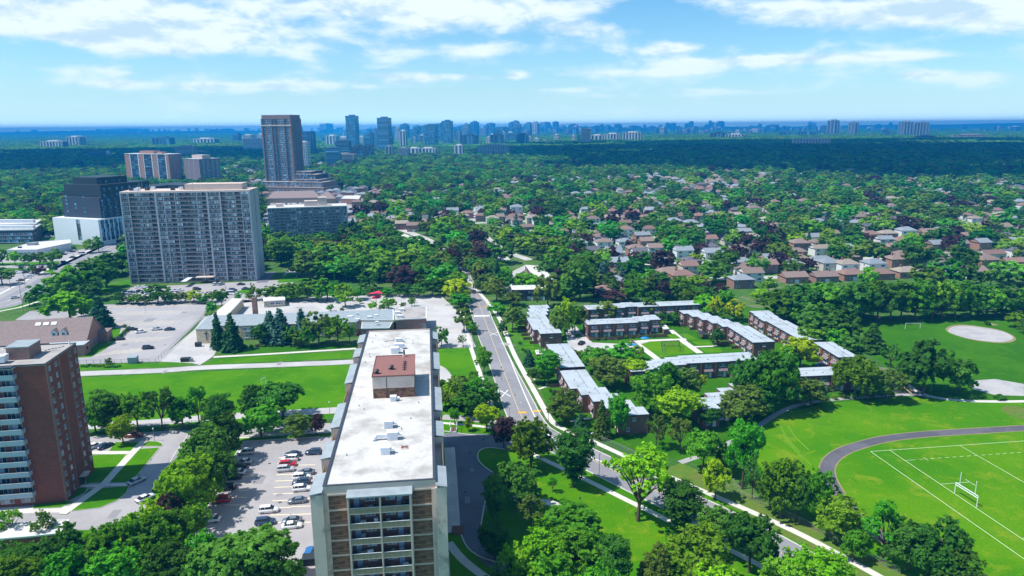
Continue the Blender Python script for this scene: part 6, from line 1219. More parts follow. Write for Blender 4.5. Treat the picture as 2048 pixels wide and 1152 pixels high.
# nearest ones become single trees
order=np.argsort(np.hypot(pts[:,0],pts[:,1])); pts=pts[order]
zone=lambda x,y:('left' if x<-20 else ('middle' if x<180 else 'right'))
HA=np.array([(h[0],h[1]) for h in HINF])
def nearest(x,y):
    j=int(np.argmin((HA[:,0]-x)**2+(HA[:,1]-y)**2)); return HINF[j]
single=np.zeros(len(pts),bool)
for i,(x,y) in enumerate(pts):
    px_,py_=PR(x,y,5)
    if not(-30<px_<2080) or y>760: continue
    t=rng.random()
    tone='green' if t<.34 else 'dark' if t<.62 else 'olive' if t<.74 else 'bright' if t<.82 else 'yellow' if t<.85 else 'purple' if t<.93 else 'blue'
    kind='spruce' if tone=='blue' else ('round' if rng.random()<.7 else 'vase')
    if tone=='dark' and rng.random()<.18: kind='spruce'
    nm={'spruce':'spruce_tree'}.get(kind,'purple_leaf_tree' if tone=='purple' else 'broadleaf_tree')
    if CNT.get(nm,0)>=(298 if nm=='broadleaf_tree' else 90): continue
    h=rng.uniform(7,15.5)*(1.1 if y>600 else 1); w=h*(.9+.4*rng.random()) if kind!='spruce' else h*.42
    nh=nearest(x,y); far_=nh[4]; dd=math.hypot(nh[0]-x,nh[1]-y); ph=f'beside {nh[2]} roofed {nh[3]} house' if dd<16 else 'standing free among houses'
    tree(Vector((x,y,0)),h,w,kind,tone,f'{TW[tone]} {KW[kind]} {ph}, {zone(x,y)} side, {far_} blocks',f'{TW[tone]} {KW[kind]}s {ph} {zone(x,y)} {far_}'); single[i]=True
far_pts=pts[~single]
# beyond three kilometres: bigger clumps
clump=scatter(3000,9000,30,.95,(-.78,.80)); clump=clump[rng.random(len(clump))<.86]; clump2=scatter(9000,14800,85,.95,(-.74,.76))
# joined source trees for the instancer
def srcobj(kind,i,tone,lod):
    c,t=variant(kind,lod,i); bm=bmesh.new(); bm.from_mesh(c); k=len(bm.faces); bm.from_mesh(t); bm.faces.ensure_lookup_table()
    for f in bm.faces[k:]: f.material_index=1
    me=bpy.data.meshes.new('tree_source'); bm.to_mesh(me); bm.free(); me.materials.clear(); me.materials.append(MT[tone]); me.materials.append(MT['wood_trunk'])
    return bpy.data.objects.new('tree_source',me)
def clumpobj(n,ext,lw,seed,tone='leaf_mixed'):
    rg=np.random.default_rng(seed); P_=[];Nn=[]
    for k in range(n):
        cx,cy=(rg.random(2)-.5)*ext; r=rg.uniform(4,7.5); h=rg.uniform(7,14); d=sph(34,rg); d[:,2]=np.abs(d[:,2])*.9+.0; P_.append(np.array([cx,cy,h*.35])+d*np.array([r,r,h*.62])); Nn.append(d+np.array([0,0,.3]))
    V,Fc=leaves(np.concatenate(P_),np.concatenate(Nn),lw,rg); me=tomesh('clump_source',V,Fc,[tone]); return bpy.data.objects.new('clump_source',me)
def gn_field(name,pts,scl,rot,kidx,srcs,label,cat):
    me=bpy.data.meshes.new(name); n=len(pts); me.vertices.add(n); co=np.zeros((n,3),'f'); co[:,:2]=pts; me.vertices.foreach_set('co',co.ravel())
    a=me.attributes.new('scl','FLOAT_VECTOR','POINT'); a.data.foreach_set('vector',scl.astype('f').ravel()); a=me.attributes.new('rot','FLOAT_VECTOR','POINT'); rr=np.zeros((n,3),'f'); rr[:,2]=rot; a.data.foreach_set('vector',rr.ravel())
    a=me.attributes.new('kk','INT','POINT'); a.data.foreach_set('value',kidx.astype('i')); me.update()
    o=put(name,me); tag(o,label,cat); o['kind']='stuff'
    ng=bpy.data.node_groups.new(name,'GeometryNodeTree'); ng.interface.new_socket('Geometry',in_out='INPUT',socket_type='NodeSocketGeometry'); ng.interface.new_socket('Geometry',in_out='OUTPUT',socket_type='NodeSocketGeometry')
    gi=ng.nodes.new('NodeGroupInput'); go=ng.nodes.new('NodeGroupOutput'); jn=ng.nodes.new('GeometryNodeJoinGeometry')
    def attr(nm,t): 
        q=ng.nodes.new('GeometryNodeInputNamedAttribute'); q.data_type=t; q.inputs['Name'].default_value=nm; return q.outputs['Attribute']
    S_=attr('scl','FLOAT_VECTOR'); Ro=attr('rot','FLOAT_VECTOR'); K=attr('kk','INT')
    for i,s in enumerate(srcs):
        cmp=ng.nodes.new('FunctionNodeCompare'); cmp.data_type='INT'; cmp.operation='EQUAL'; ng.links.new(K,[q for q in cmp.inputs if q.enabled and q.type=='INT'][0]); [q for q in cmp.inputs if q.enabled and q.type=='INT'][1].default_value=i
        oi=ng.nodes.new('GeometryNodeObjectInfo'); oi.inputs['Object'].default_value=s; oi.inputs['As Instance'].default_value=True
        ip=ng.nodes.new('GeometryNodeInstanceOnPoints'); ng.links.new(gi.outputs[0],ip.inputs['Points']); ng.links.new(cmp.outputs[0],ip.inputs['Selection']); ng.links.new(oi.outputs['Geometry'],ip.inputs['Instance'])
        ng.links.new(Ro,ip.inputs['Rotation']); ng.links.new(S_,ip.inputs['Scale']); ng.links.new(ip.outputs[0],jn.inputs[0])
    ng.links.new(jn.outputs[0],go.inputs[0]); md=o.modifiers.new('scatter','NODES'); md.node_group=ng; return o
srcs=[srcobj('round',i,'leaf_mixed',1) for i in range(3)]+[srcobj('vase',0,'leaf_mixed',1),srcobj('round',1,'leaf_dark',1),srcobj('round',2,'leaf_dark',1),srcobj('spruce',0,'leaf_spruce',1),srcobj('round',0,'leaf_purple',1),srcobj('round',1,'leaf_bright',1),srcobj('round',2,'leaf_olive',1)]
n=len(far_pts); pk=rng.choice(10,n,p=[.15,.15,.15,.1,.12,.12,.03,.06,.05,.07]); hh=rng.uniform(8.5,17,n)*np.where(far_pts[:,1]>1700,1.15,1); ww=hh*rng.uniform(1.0,1.5,n)*np.where(far_pts[:,1]>1700,1.2,1)
scl=np.stack([ww/10,ww/10,hh/12],1); scl[pk==6,:2]*=.7
gn_field('suburban_trees',far_pts,scl,rng.random(n)*6.28,pk,srcs,'dense sea of suburban tree crowns reaching into the distance','trees')
cs=[clumpobj(9,34,5.5,s) for s in (1,2,3)]; n=len(clump); gn_field('distant_woods',clump,np.tile([1.,1.,1.],(n,1))*rng.uniform(.9,1.3,(n,1)),rng.random(n)*6.28,rng.integers(0,3,n),cs,'blue hazy band of distant woods below the skyline','trees')
n=len(clump2); gn_field('horizon_woods',clump2,np.tile([3.2,3.2,1.4],(n,1))*rng.uniform(.8,1.3,(n,1)),rng.random(n)*6.28,rng.integers(0,3,n),cs,'faint blue woods merging with the horizon','trees')
print('counts',CNT,'houses',HN,'cand',len(cand),'farpts',len(far_pts),'clump',len(clump),len(clump2))
# ---------------------------------------------------------------- cars
for nm,c in (('car_white',(.80,.81,.82)),('car_silver',(.50,.53,.56)),('car_black',(.018,.02,.024)),('car_navy',(.03,.06,.12)),('car_grey',(.15,.19,.23)),('car_red',(.50,.02,.03)),('car_maroon',(.20,.045,.035)),('car_blue',(.03,.16,.42))): mat(nm,c,.25,.01,.2,spec=.6)
mat('tyre',(.02,.02,.022),.9); mat('car_glass',(.025,.035,.05),.08,.01,spec=.8); mat('lamp_red',(.45,.02,.02),.3); mat('lamp_clear',(.75,.77,.8),.2); mat('rim',(.45,.46,.48),.35,metal=.6)
def car_meshes(kind):
    if ('car',kind) in WM: return WM[('car',kind)]
    L2={'sedan':2.35,'suv':2.35,'pickup':2.75,'van':2.7}[kind]; hb={'sedan':.92,'suv':1.05,'pickup':1.12,'van':1.15}[kind]; ht={'sedan':1.45,'suv':1.70,'pickup':1.85,'van':2.3}[kind]; wd=.92
    def loft(secs):   # secs: (x, half width, z bottom, z top, top half width)
        mb=MB(); n0=0
        for (x,w,zb,zt,tw) in secs: mb.v+=[(x,-w*.96,zb),(x,-w,zb+(zt-zb)*.45),(x,-tw,zt),(x,tw,zt),(x,w,zb+(zt-zb)*.45),(x,w*.96,zb)]
        k=6
        for i in range(len(secs)-1):
            for j in range(k): a=i*k+j;b=i*k+(j+1)%k; mb.f.append((a,b,b+k,a+k))
        mb.f.append(tuple(range(k))); e=(len(secs)-1)*k; mb.f.append(tuple(range(e+k-1,e-1,-1))); 
        mb.f=[f[::-1] for f in mb.f]; return mb
    body=loft([(-L2,.62,.42,hb*.86,.58),(-L2+.12,.84,.28,hb*.96,.78),(-L2+.6,wd,.22,hb,.86),(0,wd,.2,hb,.87),(L2-1.1,wd,.22,hb*.97,.86),(L2-.35,.86,.26,hb*.84,.78),(L2-.05,.74,.34,hb*.72,.66),(L2,.60,.4,hb*.62,.55)])
    if kind=='sedan': gl=[(-1.75,.80,hb-.06,hb+.0,.74),(-1.1,.80,hb-.06,ht-.06,.62),(-.3,.80,hb-.06,ht-.03,.64),(.35,.80,hb-.06,ht-.06,.62),(1.25,.80,hb-.08,hb-.02,.74)]; rf=(-1.0,.3,ht-.055,ht)
    elif kind=='suv': gl=[(-2.2,.80,hb-.06,hb+.0,.76),(-1.95,.80,hb-.06,ht-.06,.66),(-.3,.80,hb-.06,ht-.03,.68),(.45,.80,hb-.06,ht-.06,.66),(1.25,.80,hb-.08,hb-.02,.76)]; rf=(-1.9,.4,ht-.055,ht)
    elif kind=='pickup': gl=[(-.55,.80,hb-.06,hb,.76),(-.45,.80,hb-.06,ht-.06,.68),(.7,.80,hb-.06,ht-.06,.66),(1.4,.80,hb-.08,hb-.02,.76)]; rf=(-.4,.65,ht-.055,ht)
    else: gl=[(-2.6,.86,hb-.06,ht-.1,.80),(.9,.86,hb-.06,ht-.1,.78),(1.9,.82,hb-.08,hb-.02,.76)]; rf=(-2.62,.95,ht-.3,ht)
    glass=loft(gl); x0,x1,z0,z1=rf; roof=loft([(x0-.05,.60,z0-.02,z1-.02,.56),(x0+.2,.68,z0-.01,z1+.01,.60),(x1-.2,.68,z0-.01,z1+.01,.60),(x1+.05,.60,z0-.02,z1-.02,.56)])
    pil=MB()
    for s in (-1,1):
        for xx in ((x0+x1)/2,x0+.25): pil.bar((xx,s*.83,hb-.05),(xx,s*.66,ht-.05),.10)
    n=len(roof.v); roof.v+=pil.v; roof.f+=[tuple(n+j for j in f) for f in pil.f]
    wh=MB(); wh.bar((0,-.11,0),(0,.11,0),.66,seg=14); rim=MB(); rim.bar((0,-.125,0),(0,.125,0),.38,seg=8)
    hl=MB().box(-.06,.06,-.16,.16,-.07,.07)
    mr_=MB().box(-.1,.1,-.11,.11,0,.14)
    bedm=MB().box(-L2+.25,-.75,-.70,.70,hb-.30,hb+.004) if kind=='pickup' else None
    WM[('car',kind)]=dict(body=body.mesh('body','car_white',True),glass=glass.mesh('cabin_glass','car_glass',False),roof=roof.mesh('roof','car_white'),wheel=wh.mesh('wheel','tyre'),rim=rim.mesh('rim','rim'),tail=hl.mesh('tail_light','lamp_red'),head=hl.mesh('headlight','lamp_clear'),mirror=mr_.mesh('mirror','car_white'),L=L2,hb=hb,bed=bedm.mesh('truck_bed','car_black') if bedm else None)
    return WM[('car',kind)]
def car(x,y,rz,kind,col,label,group=None,world=None):
    p=Vector(world) if world else W(x,y); M=car_meshes(kind); z=.03
    t=thing('parked_car',label,{'pickup':'pickup truck','van':'van'}.get(kind,'car'),(p.x,p.y,z),rz,group)
    d=p.length
    b=put('body',M['body'],t,m='car_'+col); put('cabin_glass',M['glass'],t); r=put('roof',M['roof'],t,m='car_'+col)
    if M['bed'] : put('truck_bed',M['bed'],t)
    if d>480: return t
    for sx in (-1.38,1.42):
        for s in (-1,1):
            w=put('wheel',M['wheel'],t,(sx,s*.80,.33)); 
            if d<260: put('rim',M['rim'],w)
    if d<330:
        for s in (-1,1): put('headlight',M['head'],t,(M['L']-.12,s*.58,M['hb']*.68)); put('tail_light',M['tail'],t,(-M['L']+.05,s*.60,M['hb']*.8)); put('mirror',M['mirror'],t,(.85,s*.98,M['hb']-.02),m='car_'+col)
    return t
g0=R(7)
for (x,y,a,k,c,lab) in [(492,908,180,'suv','silver','silver suv at the far end of the left row in the tower car park'),(488,927,180,'sedan','silver','silver sedan second from the far end of the left row'),(477,936,180,'sedan','black','black sedan squeezed between silver and white cars in the left row'),(475,948,180,'sedan','white','white sedan in the left row of the tower car park'),(466,958,180,'sedan','black','black sedan just below the white sedan in the left row'),(453,980,180,'suv','black','black suv above the red one in the left row'),(442,1004,180,'suv','red','red suv in the left row of the tower car park'),(422,1043,180,'sedan','white','white sedan at the near end of the left row beside the trees'),
 (586,912,178,'sedan','navy','dark blue sedan at the top of the middle row'),(580,921,178,'suv','white','white suv in the middle row between a blue and a red car'),(576,932,2,'suv','red','red and black suv in the middle row'),(572,942,2,'suv','silver','silver suv closing the middle row'),(627,908,178,'suv','navy','dark navy suv alone near the tower wall'),(612,948,178,'sedan','grey','blue grey sedan at the top of the right row'),(604,958,2,'suv','white','white suv second in the right row'),(603,968,182,'suv','navy','navy suv between two white ones in the right row'),(604,981,2,'suv','white','white suv at the bottom of the right row'),(595,1005,182,'sedan','grey','slate grey sedan alone below the right row'),
 (538,1024,2,'suv','white','white suv alone in the middle of the aisle'),(531,1048,2,'suv','navy','dark suv half under the spreading tree'),(584,1045,182,'sedan','grey','grey sedan beside the half hidden dark suv'),(584,1055,2,'sedan','white','white sedan partly under leaves below the grey one'),(620,1110,90,'suv','blue','blue suv tight against the foot of the tower'),
 (274,965,58,'sedan','silver','silver sedan standing on the brick tower driveway'),(291,1000,58,'sedan','white','white car partly hidden by the bright tree on the driveway'),(268,874,4,'pickup','maroon','maroon pickup truck behind the bright island tree'),(190,895,60,'sedan','white','white sedan parked beside the brick tower'),(211,895,60,'sedan','navy','navy sedan parked beside the white one by the brick tower'),
 (264.6,660.5,5,'sedan','black','black sedan next to the clipped hedge'),(282,665.5,30,'sedan','white','white sedan in front of the hedge, left in its row'),(314,660,5,'sedan','silver','silver sedan in the middle of the church car park'),(339.5,660.5,5,'sedan','navy','navy sedan rightmost in the church car park'),(239,680,5,'sedan','black','black sedan at the tip of the church lawn'),(296.5,698,12,'suv','black','black suv nearest to the car park fence'),
 (30,597,38,'sedan','silver','silver car driving on the avenue at the left edge'),(1163,688,60,'sedan','black','black car parked on the townhouse court paving'),(1642,733,20,'sedan','blue','blue car between the last townhouse rows'),(1277,706,10,'sedan','white','white car under the trees at the court corner')]:
    car(x,y,R(a)+g0*(1 if a in(2,5,178,180,182) else 0),k,c,lab)
for (x,y,a,k,c) in [(251.7,586,50,'sedan','navy'),(254.5,590,50,'sedan','silver'),(263,586,50,'sedan','grey'),(279,584,50,'sedan','navy'),(278,576,10,'sedan','white'),(290,576,10,'suv','white'),(290,585,50,'sedan','white'),(297,588,50,'sedan','silver'),(347.5,583,10,'sedan','white'),(358.5,582,10,'sedan','white'),(394,580,10,'suv','black'),(431.5,570,70,'suv','white'),(442,570,70,'suv','silver'),(482,570,5,'sedan','black'),(491.5,579,5,'sedan','navy'),(466,582,5,'suv','navy'),(464,589,5,'van','white'),(475,590,5,'sedan','silver')]:
    car(x,y,R(a),k,c,f'{c} {k} in the car park at the foot of the grey slab block',f'{c} {k} cars below the slab block')
for (x,y,a,k,c) in [(32,547,20,'sedan','white'),(51.7,546,40,'sedan','navy'),(41.7,562,10,'sedan','black'),(55,557,15,'sedan','silver'),(60,554,15,'sedan','silver'),(64,551,15,'suv','white'),(69,549,15,'sedan','black'),(129,526,20,'suv','navy'),(134,507,20,'sedan','white'),(127,510,20,'sedan','navy'),(149,503,20,'sedan','silver'),(144,504.5,20,'sedan','black'),(165.6,509.5,15,'van','white'),(146,516,15,'sedan','black'),(176,499,15,'sedan','black'),(184,499,15,'sedan','grey'),(191,498.5,15,'sedan','black'),(103,474,10,'sedan','white'),(93,475,90,'van','white')]:
    car(x,y,R(a),k,c,f'{c} {k} on the paved lots left of the avenue',f'{c} {k} cars on the lots left of the avenue')
for i in range(64):
    r_2,c_2=divmod(i,16); x=528+c_2*11+rn.uniform(-2,2)+(0 if r_2>1 else 10); y=[440,425,408,401][r_2]+rn.uniform(-.8,.8)
    if r_2<2 and x>600: x=rn.uniform(520,545)
    c=rn.choice(['white','silver','navy','black','grey','white','red']); car(x,y,R(97)+rn.uniform(-.1,.1),'sedan',c,f'small {c} car on the plaza parking behind the twelve storey block',f'{c} cars on the plaza parking')
# cars on the suburban driveways
k=0
for (hx,hy,hr,hw_,hf) in HINF:
    if rn.random()<.42 and hy<760:
        c=rn.choice(['white','silver','navy','black','grey','white','silver','red']); sg=rn.choice([-1,1]); wx,wy=hx+rn.uniform(-3,3)+sg*1.4,hy-sg*(9.5+rn.random()*2)
        car(0,0,GRZ+R(90)+rn.uniform(-.1,.1),rn.choice(['sedan','suv']),c,f'small {c} car on the driveway of a {hr} roofed {hw_} house, {hf} blocks',f'{c} cars at {hr} roofed {hw_} {hf} houses',world=(wx,wy,0)); k+=1
# ---------------------------------------------------------------- poles and lamps
def pole(x,y,ytop,name,label,cat,arm=None,head='metal_white',w=.16,m='metal_grey',cross=0,group=None):
    p=W(x,y); h=HT(x,y,ytop); t=thing(name,label,cat,(p.x,p.y,0),0,group); part(MB().bar((0,0,0),(0,0,h),w,seg=6,w2=w*.7),'pole',m,t)
    if arm: a=Vector((arm[0],arm[1],h+arm[2])); part(MB().bar((0,0,h-.3),a,.10,seg=5),'arm',m,t); part(MB().bar(a,a+Vector((arm[0],arm[1],0)).normalized()*.8,.26,.12),'lamp_head',head,t)
    elif cross:
        for c_ in range(cross): part(MB().box(-1.1,1.1,-.06,.06,h-.6-c_*.9,h-.48-c_*.9),'crossarm','wood_pole',t)
    else: part(MB().bar((0,0,h),(0,0,h+.35),.5,seg=8,w2=.3),'lamp_head',head,t)
    return t
for q in [(1019,836,816,'street_lamp','grey street lamp reaching over the long road by the zebra hatching','street lamp',(3.2,1.5,1.),'metal_white'),(1198,962,908,'street_lamp','grey street lamp at the curve beyond the big trees','street lamp',(1.6,2.6,.9),'metal_white'),(927,606,583,'street_lamp','street lamp beside the yellow green tree','street lamp',(2.4,.6,.6),'metal_white'),(1370,602,585,'street_lamp','curved pale lamp behind the back townhouse row','street lamp',(-1.2,1.,1.2),'metal_white'),(309,882,858,'street_lamp','flood lamp on the small island of the brick tower driveway','street lamp',None,'metal_white'),(968,899,880,'street_lamp','dark post lamp at the edge of the tower drive','street lamp',None,'metal_dark'),(1160,1015,997,'street_lamp','short post lamp on the lawn by the bending road','street lamp',None,'metal_dark'),
 (1368,683,655,'street_lamp','tall thin post in the court beside the framed net','street lamp',None,'metal_dark'),(1328,715,690,'street_lamp','thin post on the near edge of the court lawn','street lamp',None,'metal_dark'),(291,627,604,'street_lamp','lamp post in the empty church car park','street lamp',None,'metal_grey'),(661,847,805,'street_lamp','lamp post between the lane and the centre tower','street lamp',None,'metal_white'),(472,901,871,'street_lamp','dark lamp post in the trees by the tower car park','street lamp',None,'metal_dark'),(884,858,827,'street_lamp','post with globe lamp beside the centre tower','street lamp',None,'metal_white'),(1281,632,600,'street_lamp','thin lamp at the end of the awning row','street lamp',None,'metal_grey'),(1862,782,760,'street_lamp','post with white box beside the park path','lamp post',None,'metal_white'),(1003,762,735,'street_lamp','slim lamp on the left kerb of the long road','street lamp',None,'metal_dark')]:
    pole(*q)
for i,(x,y,yt) in enumerate([(47,623,568),(22,578,553),(51,575,546),(148,520,484),(205,500,470),(105,528,500),(452,588,558),(290,612,590)]): pole(x,y,yt,'utility_pole',f'wooden utility pole, {ORD[i]} nearest along the left avenue' if i<6 else ['wooden pole between slab car park and schoolyard','wooden pole behind the hedge of the church car park'][i-6],'pole',w=.26,m='wood_pole',cross=2)
pole(1097,851,827,'sign_post','grey post with boxes on the corner of the sidewalk','post',w=.2,m='metal_grey',cross=0)
for i,(x,y,yt) in enumerate([(1217,345,330),(1230,345,330),(1261,345,328),(1270,344,332),(1305,345,328),(1317,344,331)]): pole(x,y,yt,'floodlight_mast',f'thin floodlight mast over the distant trees, {ORD[i]} from the left','mast',w=.6)
for i,(x,y,yt) in enumerate([(1104,462,445),(1150,452,436),(1635,410,388),(1708,405,385),(1545,462,447),(975,470,440)]): pole(x,y,yt,'street_lamp',f'tiny lamp standing among suburban trees, {ORD[i]} listed from the left cluster','street lamp',w=.3,group='tiny suburban lamps')
# ---------------------------------------------------------------- fences
def fence(pts,h,label,step=2.6,m='metal_grey',mesh=True,name='chain_link_fence'):
    ps=P(pts); o=ps[0]; t=thing(name,label,'fence',(o.x,o.y,0)); wm=MB(); rm=MB(); me=boxmesh('fence_post',m,.09,.09,h)
    for a,b in zip(ps,ps[1:]):
        a=a-o;b=b-o; L_=(b-a).length; n=max(1,int(L_/step))
        for i in range(n+1): put('fence_post',me,t,tuple(a.lerp(b,i/n)))
        rm.bar(a+Vector((0,0,h)),b+Vector((0,0,h)),.06); rm.bar(a+Vector((0,0,.12)),b+Vector((0,0,.12)),.05)
        if mesh:
            for z in (.35,.6,.85,1.1,1.35,1.6): 
                if z<h: wm.bar(a+Vector((0,0,z)),b+Vector((0,0,z)),.018)
    part(rm,'rail',m,t); part(wm,'wire_mesh',m,t,kind='stuff'); return t
fence([(160,729),(312,726),(334,706),(408,636),(418,608)],1.8,'grey chain link fence round the church car park')
fence([(170,866),(275,858),(420,848)],1.5,'low chain link fence behind the tree row by the brick tower'); fence([(480,874),(655,868)],1.5,'chain link fence along the lane above the tower car park')
fence([(870,697),(940,695)],1.5,'chain link fence between schoolyard and tower lawn'); fence([(940,642),(944,676),(948,696)],1.5,'chain link fence at the schoolyard corner by the sidewalk')
fence([(1188,876),(1240,898),(1300,928)],1.5,'green chain link fence beside the bending sidewalk'); fence([(1440,972),(1520,1008),(1620,1055),(1720,1105),(1800,1148)],1.3,'low wire fence between sidewalk and dry grass strip')
fence([(545,604),(700,596),(870,594)],1.8,'chain link fence under the trees behind the schoolyard')
def board_fence(pts,label,h=1.5):
    ps=P(pts); o=ps[0]; t=thing('board_fence',label,'fence',(o.x,o.y,0)); me=boxmesh('fence_board','wood_fence',.26,.05,h)
    for a,b in zip(ps,ps[1:]):
        a=a-o;b=b-o;L_=(b-a).length;n=int(L_/.29); rzz=math.atan2((b-a).y,(b-a).x)
        for i in range(n): q=a.lerp(b,(i+.5)/n); put('fence_board',me,t,(q.x,q.y,.0),rzz)
    return t
board_fence([(1180,681),(1235,680),(1255,677),(1335,674)],'red brown board fence in front of the awning row'); board_fence([(1395,665),(1407,676),(1420,675)],'short brown board fence around the gazebo garden'); board_fence([(1420,676),(1440,690),(1462,689)],'stepped brown board fence below the small court tree'); board_fence([(1262,684),(1284,704)],'brown board fence beside the court path')
# ---------------------------------------------------------------- sports and play things
def goal(a,b,h,label,up=0,w=.14,name='goal_post'):
    A=W(*a);B=W(*b); t=thing(name,label,'goal',(A.x,A.y,0)); B=B-A; z=Vector((0,0,1)); part(MB().bar((0,0,0),z*h,w),'post','metal_white',t); part(MB().bar(B,B+z*h,w),'post','metal_white',t); part(MB().bar(z*h,B+z*h,w),'crossbar','metal_white',t)
    if up:
        part(MB().bar(z*(h-.55),B+z*(h-.55),w),'crossbar','metal_white',t)
        for f in (.17,.86): part(MB().bar(B*f+z*h,B*f+z*(h+up),w*.7),'upright','metal_white',t)
    return t
goal((1909,987),(1953,1015),3.0,'white football goal with tall uprights on the marked field',3.4,.16); goal((1810,657.5),(1840,657),2.5,'white goal frame on the far park grass'); goal((523,771),(532,767),2.4,'white goal frame on the playing field behind dark trees')
pg=W(1806,780); t=thing('playground','wooden play tower with two pale slides on black rubber','playground',(pg.x,pg.y,0))
part(MB().box(-1.2,1.2,-1.2,1.2,1.4,1.6),'deck','wood_fence',t); r=MB(); r.face([(-1.5,-1.5,3.3),(1.5,-1.5,3.3),(0,0,4.4)]); r.face([(1.5,-1.5,3.3),(1.5,1.5,3.3),(0,0,4.4)]); r.face([(1.5,1.5,3.3),(-1.5,1.5,3.3),(0,0,4.4)]); r.face([(-1.5,1.5,3.3),(-1.5,-1.5,3.3),(0,0,4.4)]); part(r,'tower_roof','brick_house',t)
for x in (-1.1,1.1):
    for y in (-1.1,1.1): put('post',boxmesh('post','wood_fence',.15,.15,3.3),t,(x,y,0))
for x in (-.5,.9): s=MB(); s.bar((x,-1.2,1.6),(x+1.2,-4.6,.15),.7,.08); part(s,'slide','parapet_tan',t)
sp=W(753,617); t=thing('shade_sail','bright red angular shade sails on a post in the schoolyard','shade sail',(sp.x,sp.y,0)); mat('sail_red',(.75,.03,.10),.6,.03)
part(MB().bar((0,0,0),(0,0,8.6),.3,seg=6),'post','metal_grey',t)
for q in ([(-2.5,-.5,5.2),(2.6,-.8,5.6),(.8,2.2,6.4),(-1.8,1.6,6.0)],[(-4.2,0,7.6),(.5,-1.6,8.4),(3.8,-.6,8.0),(1.2,1.8,9.0)],[(-1.0,-.8,6.7),(3.0,-.5,6.2),(2.2,1.2,6.9)]):
    mb=MB(); mb.face(q); mb.face([(a,b,c-.12) for a,b,c in q][::-1]); part(mb,'sail','sail_red',t)
fr_=[W(1325,704.5),W(1360,704),W(1358,693),W(1323,694)]; t=thing('net_frame','dark framed play net standing on the court lawn','frame',(fr_[0].x,fr_[0].y,0)); z=Vector((0,0,2.6))
for a in fr_: part(MB().bar(a-fr_[0],a-fr_[0]+z,.16),'post','metal_dark',t)
mb=MB()
for a,b in zip(fr_,fr_[1:]+fr_[:1]): mb.bar(a-fr_[0]+z,b-fr_[0]+z,.14)
for k in range(1,8): mb.bar(fr_[0].lerp(fr_[1],k/8)-fr_[0]+z,fr_[3].lerp(fr_[2],k/8)-fr_[0]+z,.05); mb.bar(fr_[0].lerp(fr_[3],k/8)-fr_[0]+z,fr_[1].lerp(fr_[2],k/8)-fr_[0]+z,.05)
part(mb,'top_net','metal_dark',t,kind='stuff')
gz=W(1404,677); t=thing('gazebo','small dark gazebo beside the court path','gazebo',(gz.x,gz.y,0)); mb=MB(); 
for a,b in (((-1.8,-1.8),(1.8,-1.8)),((1.8,-1.8),(1.8,1.8)),((1.8,1.8),(-1.8,1.8)),((-1.8,1.8),(-1.8,-1.8))): mb.face([(a[0],a[1],2.4),(b[0],b[1],2.4),(0,0,3.5)])
part(mb,'canopy','metal_dark',t)
for x in (-1.6,1.6):
    for y in (-1.6,1.6): put('post',boxmesh('post','metal_dark',.12,.12,2.4),t,(x,y,0))
def bin_(x,y,w,d,h,m,name,label,cat,lid=None):
    p=W(x,y); t=thing(name,label,cat,(p.x,p.y,0),GRZ); mb=MB(); n=0; mb.v+=[(-w/2,-d/2*.8,0.05),(w/2,-d/2*.8,.05),(w/2,d/2,.05),(-w/2,d/2,.05),(-w/2*1.04,-d/2,h),(w/2*1.04,-d/2,h),(w/2*1.04,d/2,h*1.15),(-w/2*1.04,d/2,h*1.15)]; mb.f+=[(0,3,2,1),(0,1,5,4),(1,2,6,5),(2,3,7,6),(3,0,4,7)]; part(mb,'bin_body',m,t)
    l=MB(); l.quad((-w/2*1.08,-d/2-.05,h+.02),(w/2*1.08,-d/2-.05,h+.02),(w/2*1.08,d/2+.05,h*1.15+.02),(-w/2*1.08,d/2+.05,h*1.15+.02)); part(l,'lid',lid or m,t); return t
bin_(397,693,2.4,1.6,1.6,'metal_dark','waste_container','black waste container under the wall cross','container'); bin_(372,723,3.6,1.6,1.4,'metal_dark','waste_container','long black waste container at the end of the school fence','container'); bin_(383,723,1.2,1.2,1.2,'metal_grey','waste_bin','small grey bin beside the long black container','bin')
bin_(267,726,3.2,2.6,2.6,'roof_metal_blue','utility_cabinet','grey green utility cabinet on the grass strip by the lane','cabinet'); bin_(402,604,2.,1.4,1.3,'panel_blue','waste_container','blue green container at the back of the church car park','container'); bin_(619,1128,2.6,1.8,1.7,'metal_dark','waste_container','dark container at the foot of the centre tower','container')
t=thing('planter_frame','white framed planter box on the lawn beside the centre tower','planter',tuple(W(907,862))); part(MB().box(-1.,1.,-1.6,1.6,0,.5),'planter_box','metal_white',t); part(MB().box(-.8,.8,-1.4,1.4,.501,.62),'soil','soil',t)
for x in (-1,1):
    for y in (-1.6,1.6): put('post',boxmesh('post','metal_white',.12,.12,2.3),t,(x,y,0))
part(MB().box(-1.06,-.94,-1.6,1.6,2.3,2.42).box(.94,1.06,-1.6,1.6,2.3,2.42),'top_rail','metal_white',t)
mat('tarp_blue',(.03,.28,.62),.5,.05)
for (x,y,s,lab) in ((1288,675,2.4,'blue round paddling pool in the awning row gardens'),(1456,640,2.,'light blue ball shaped tent behind the stepped row')):
    p=W(x,y); mb=MB(); mb.bar((0,0,0),(0,0,.5),s*2,seg=14,w2=s*1.7); o=put('paddling_pool' if y>650 else 'blue_tent',mb.mesh('pool','tarp_blue')); o.location=(p.x,p.y,0); tag(o,lab,'pool' if y>650 else 'tent')
p=W(1264,697); t=thing('play_structure','blue climbing frame behind the brown fence','climbing frame',(p.x,p.y,0),GRZ); part(MB().box(-1.8,1.8,-1.4,1.4,1.6,1.8),'deck','tarp_blue',t)
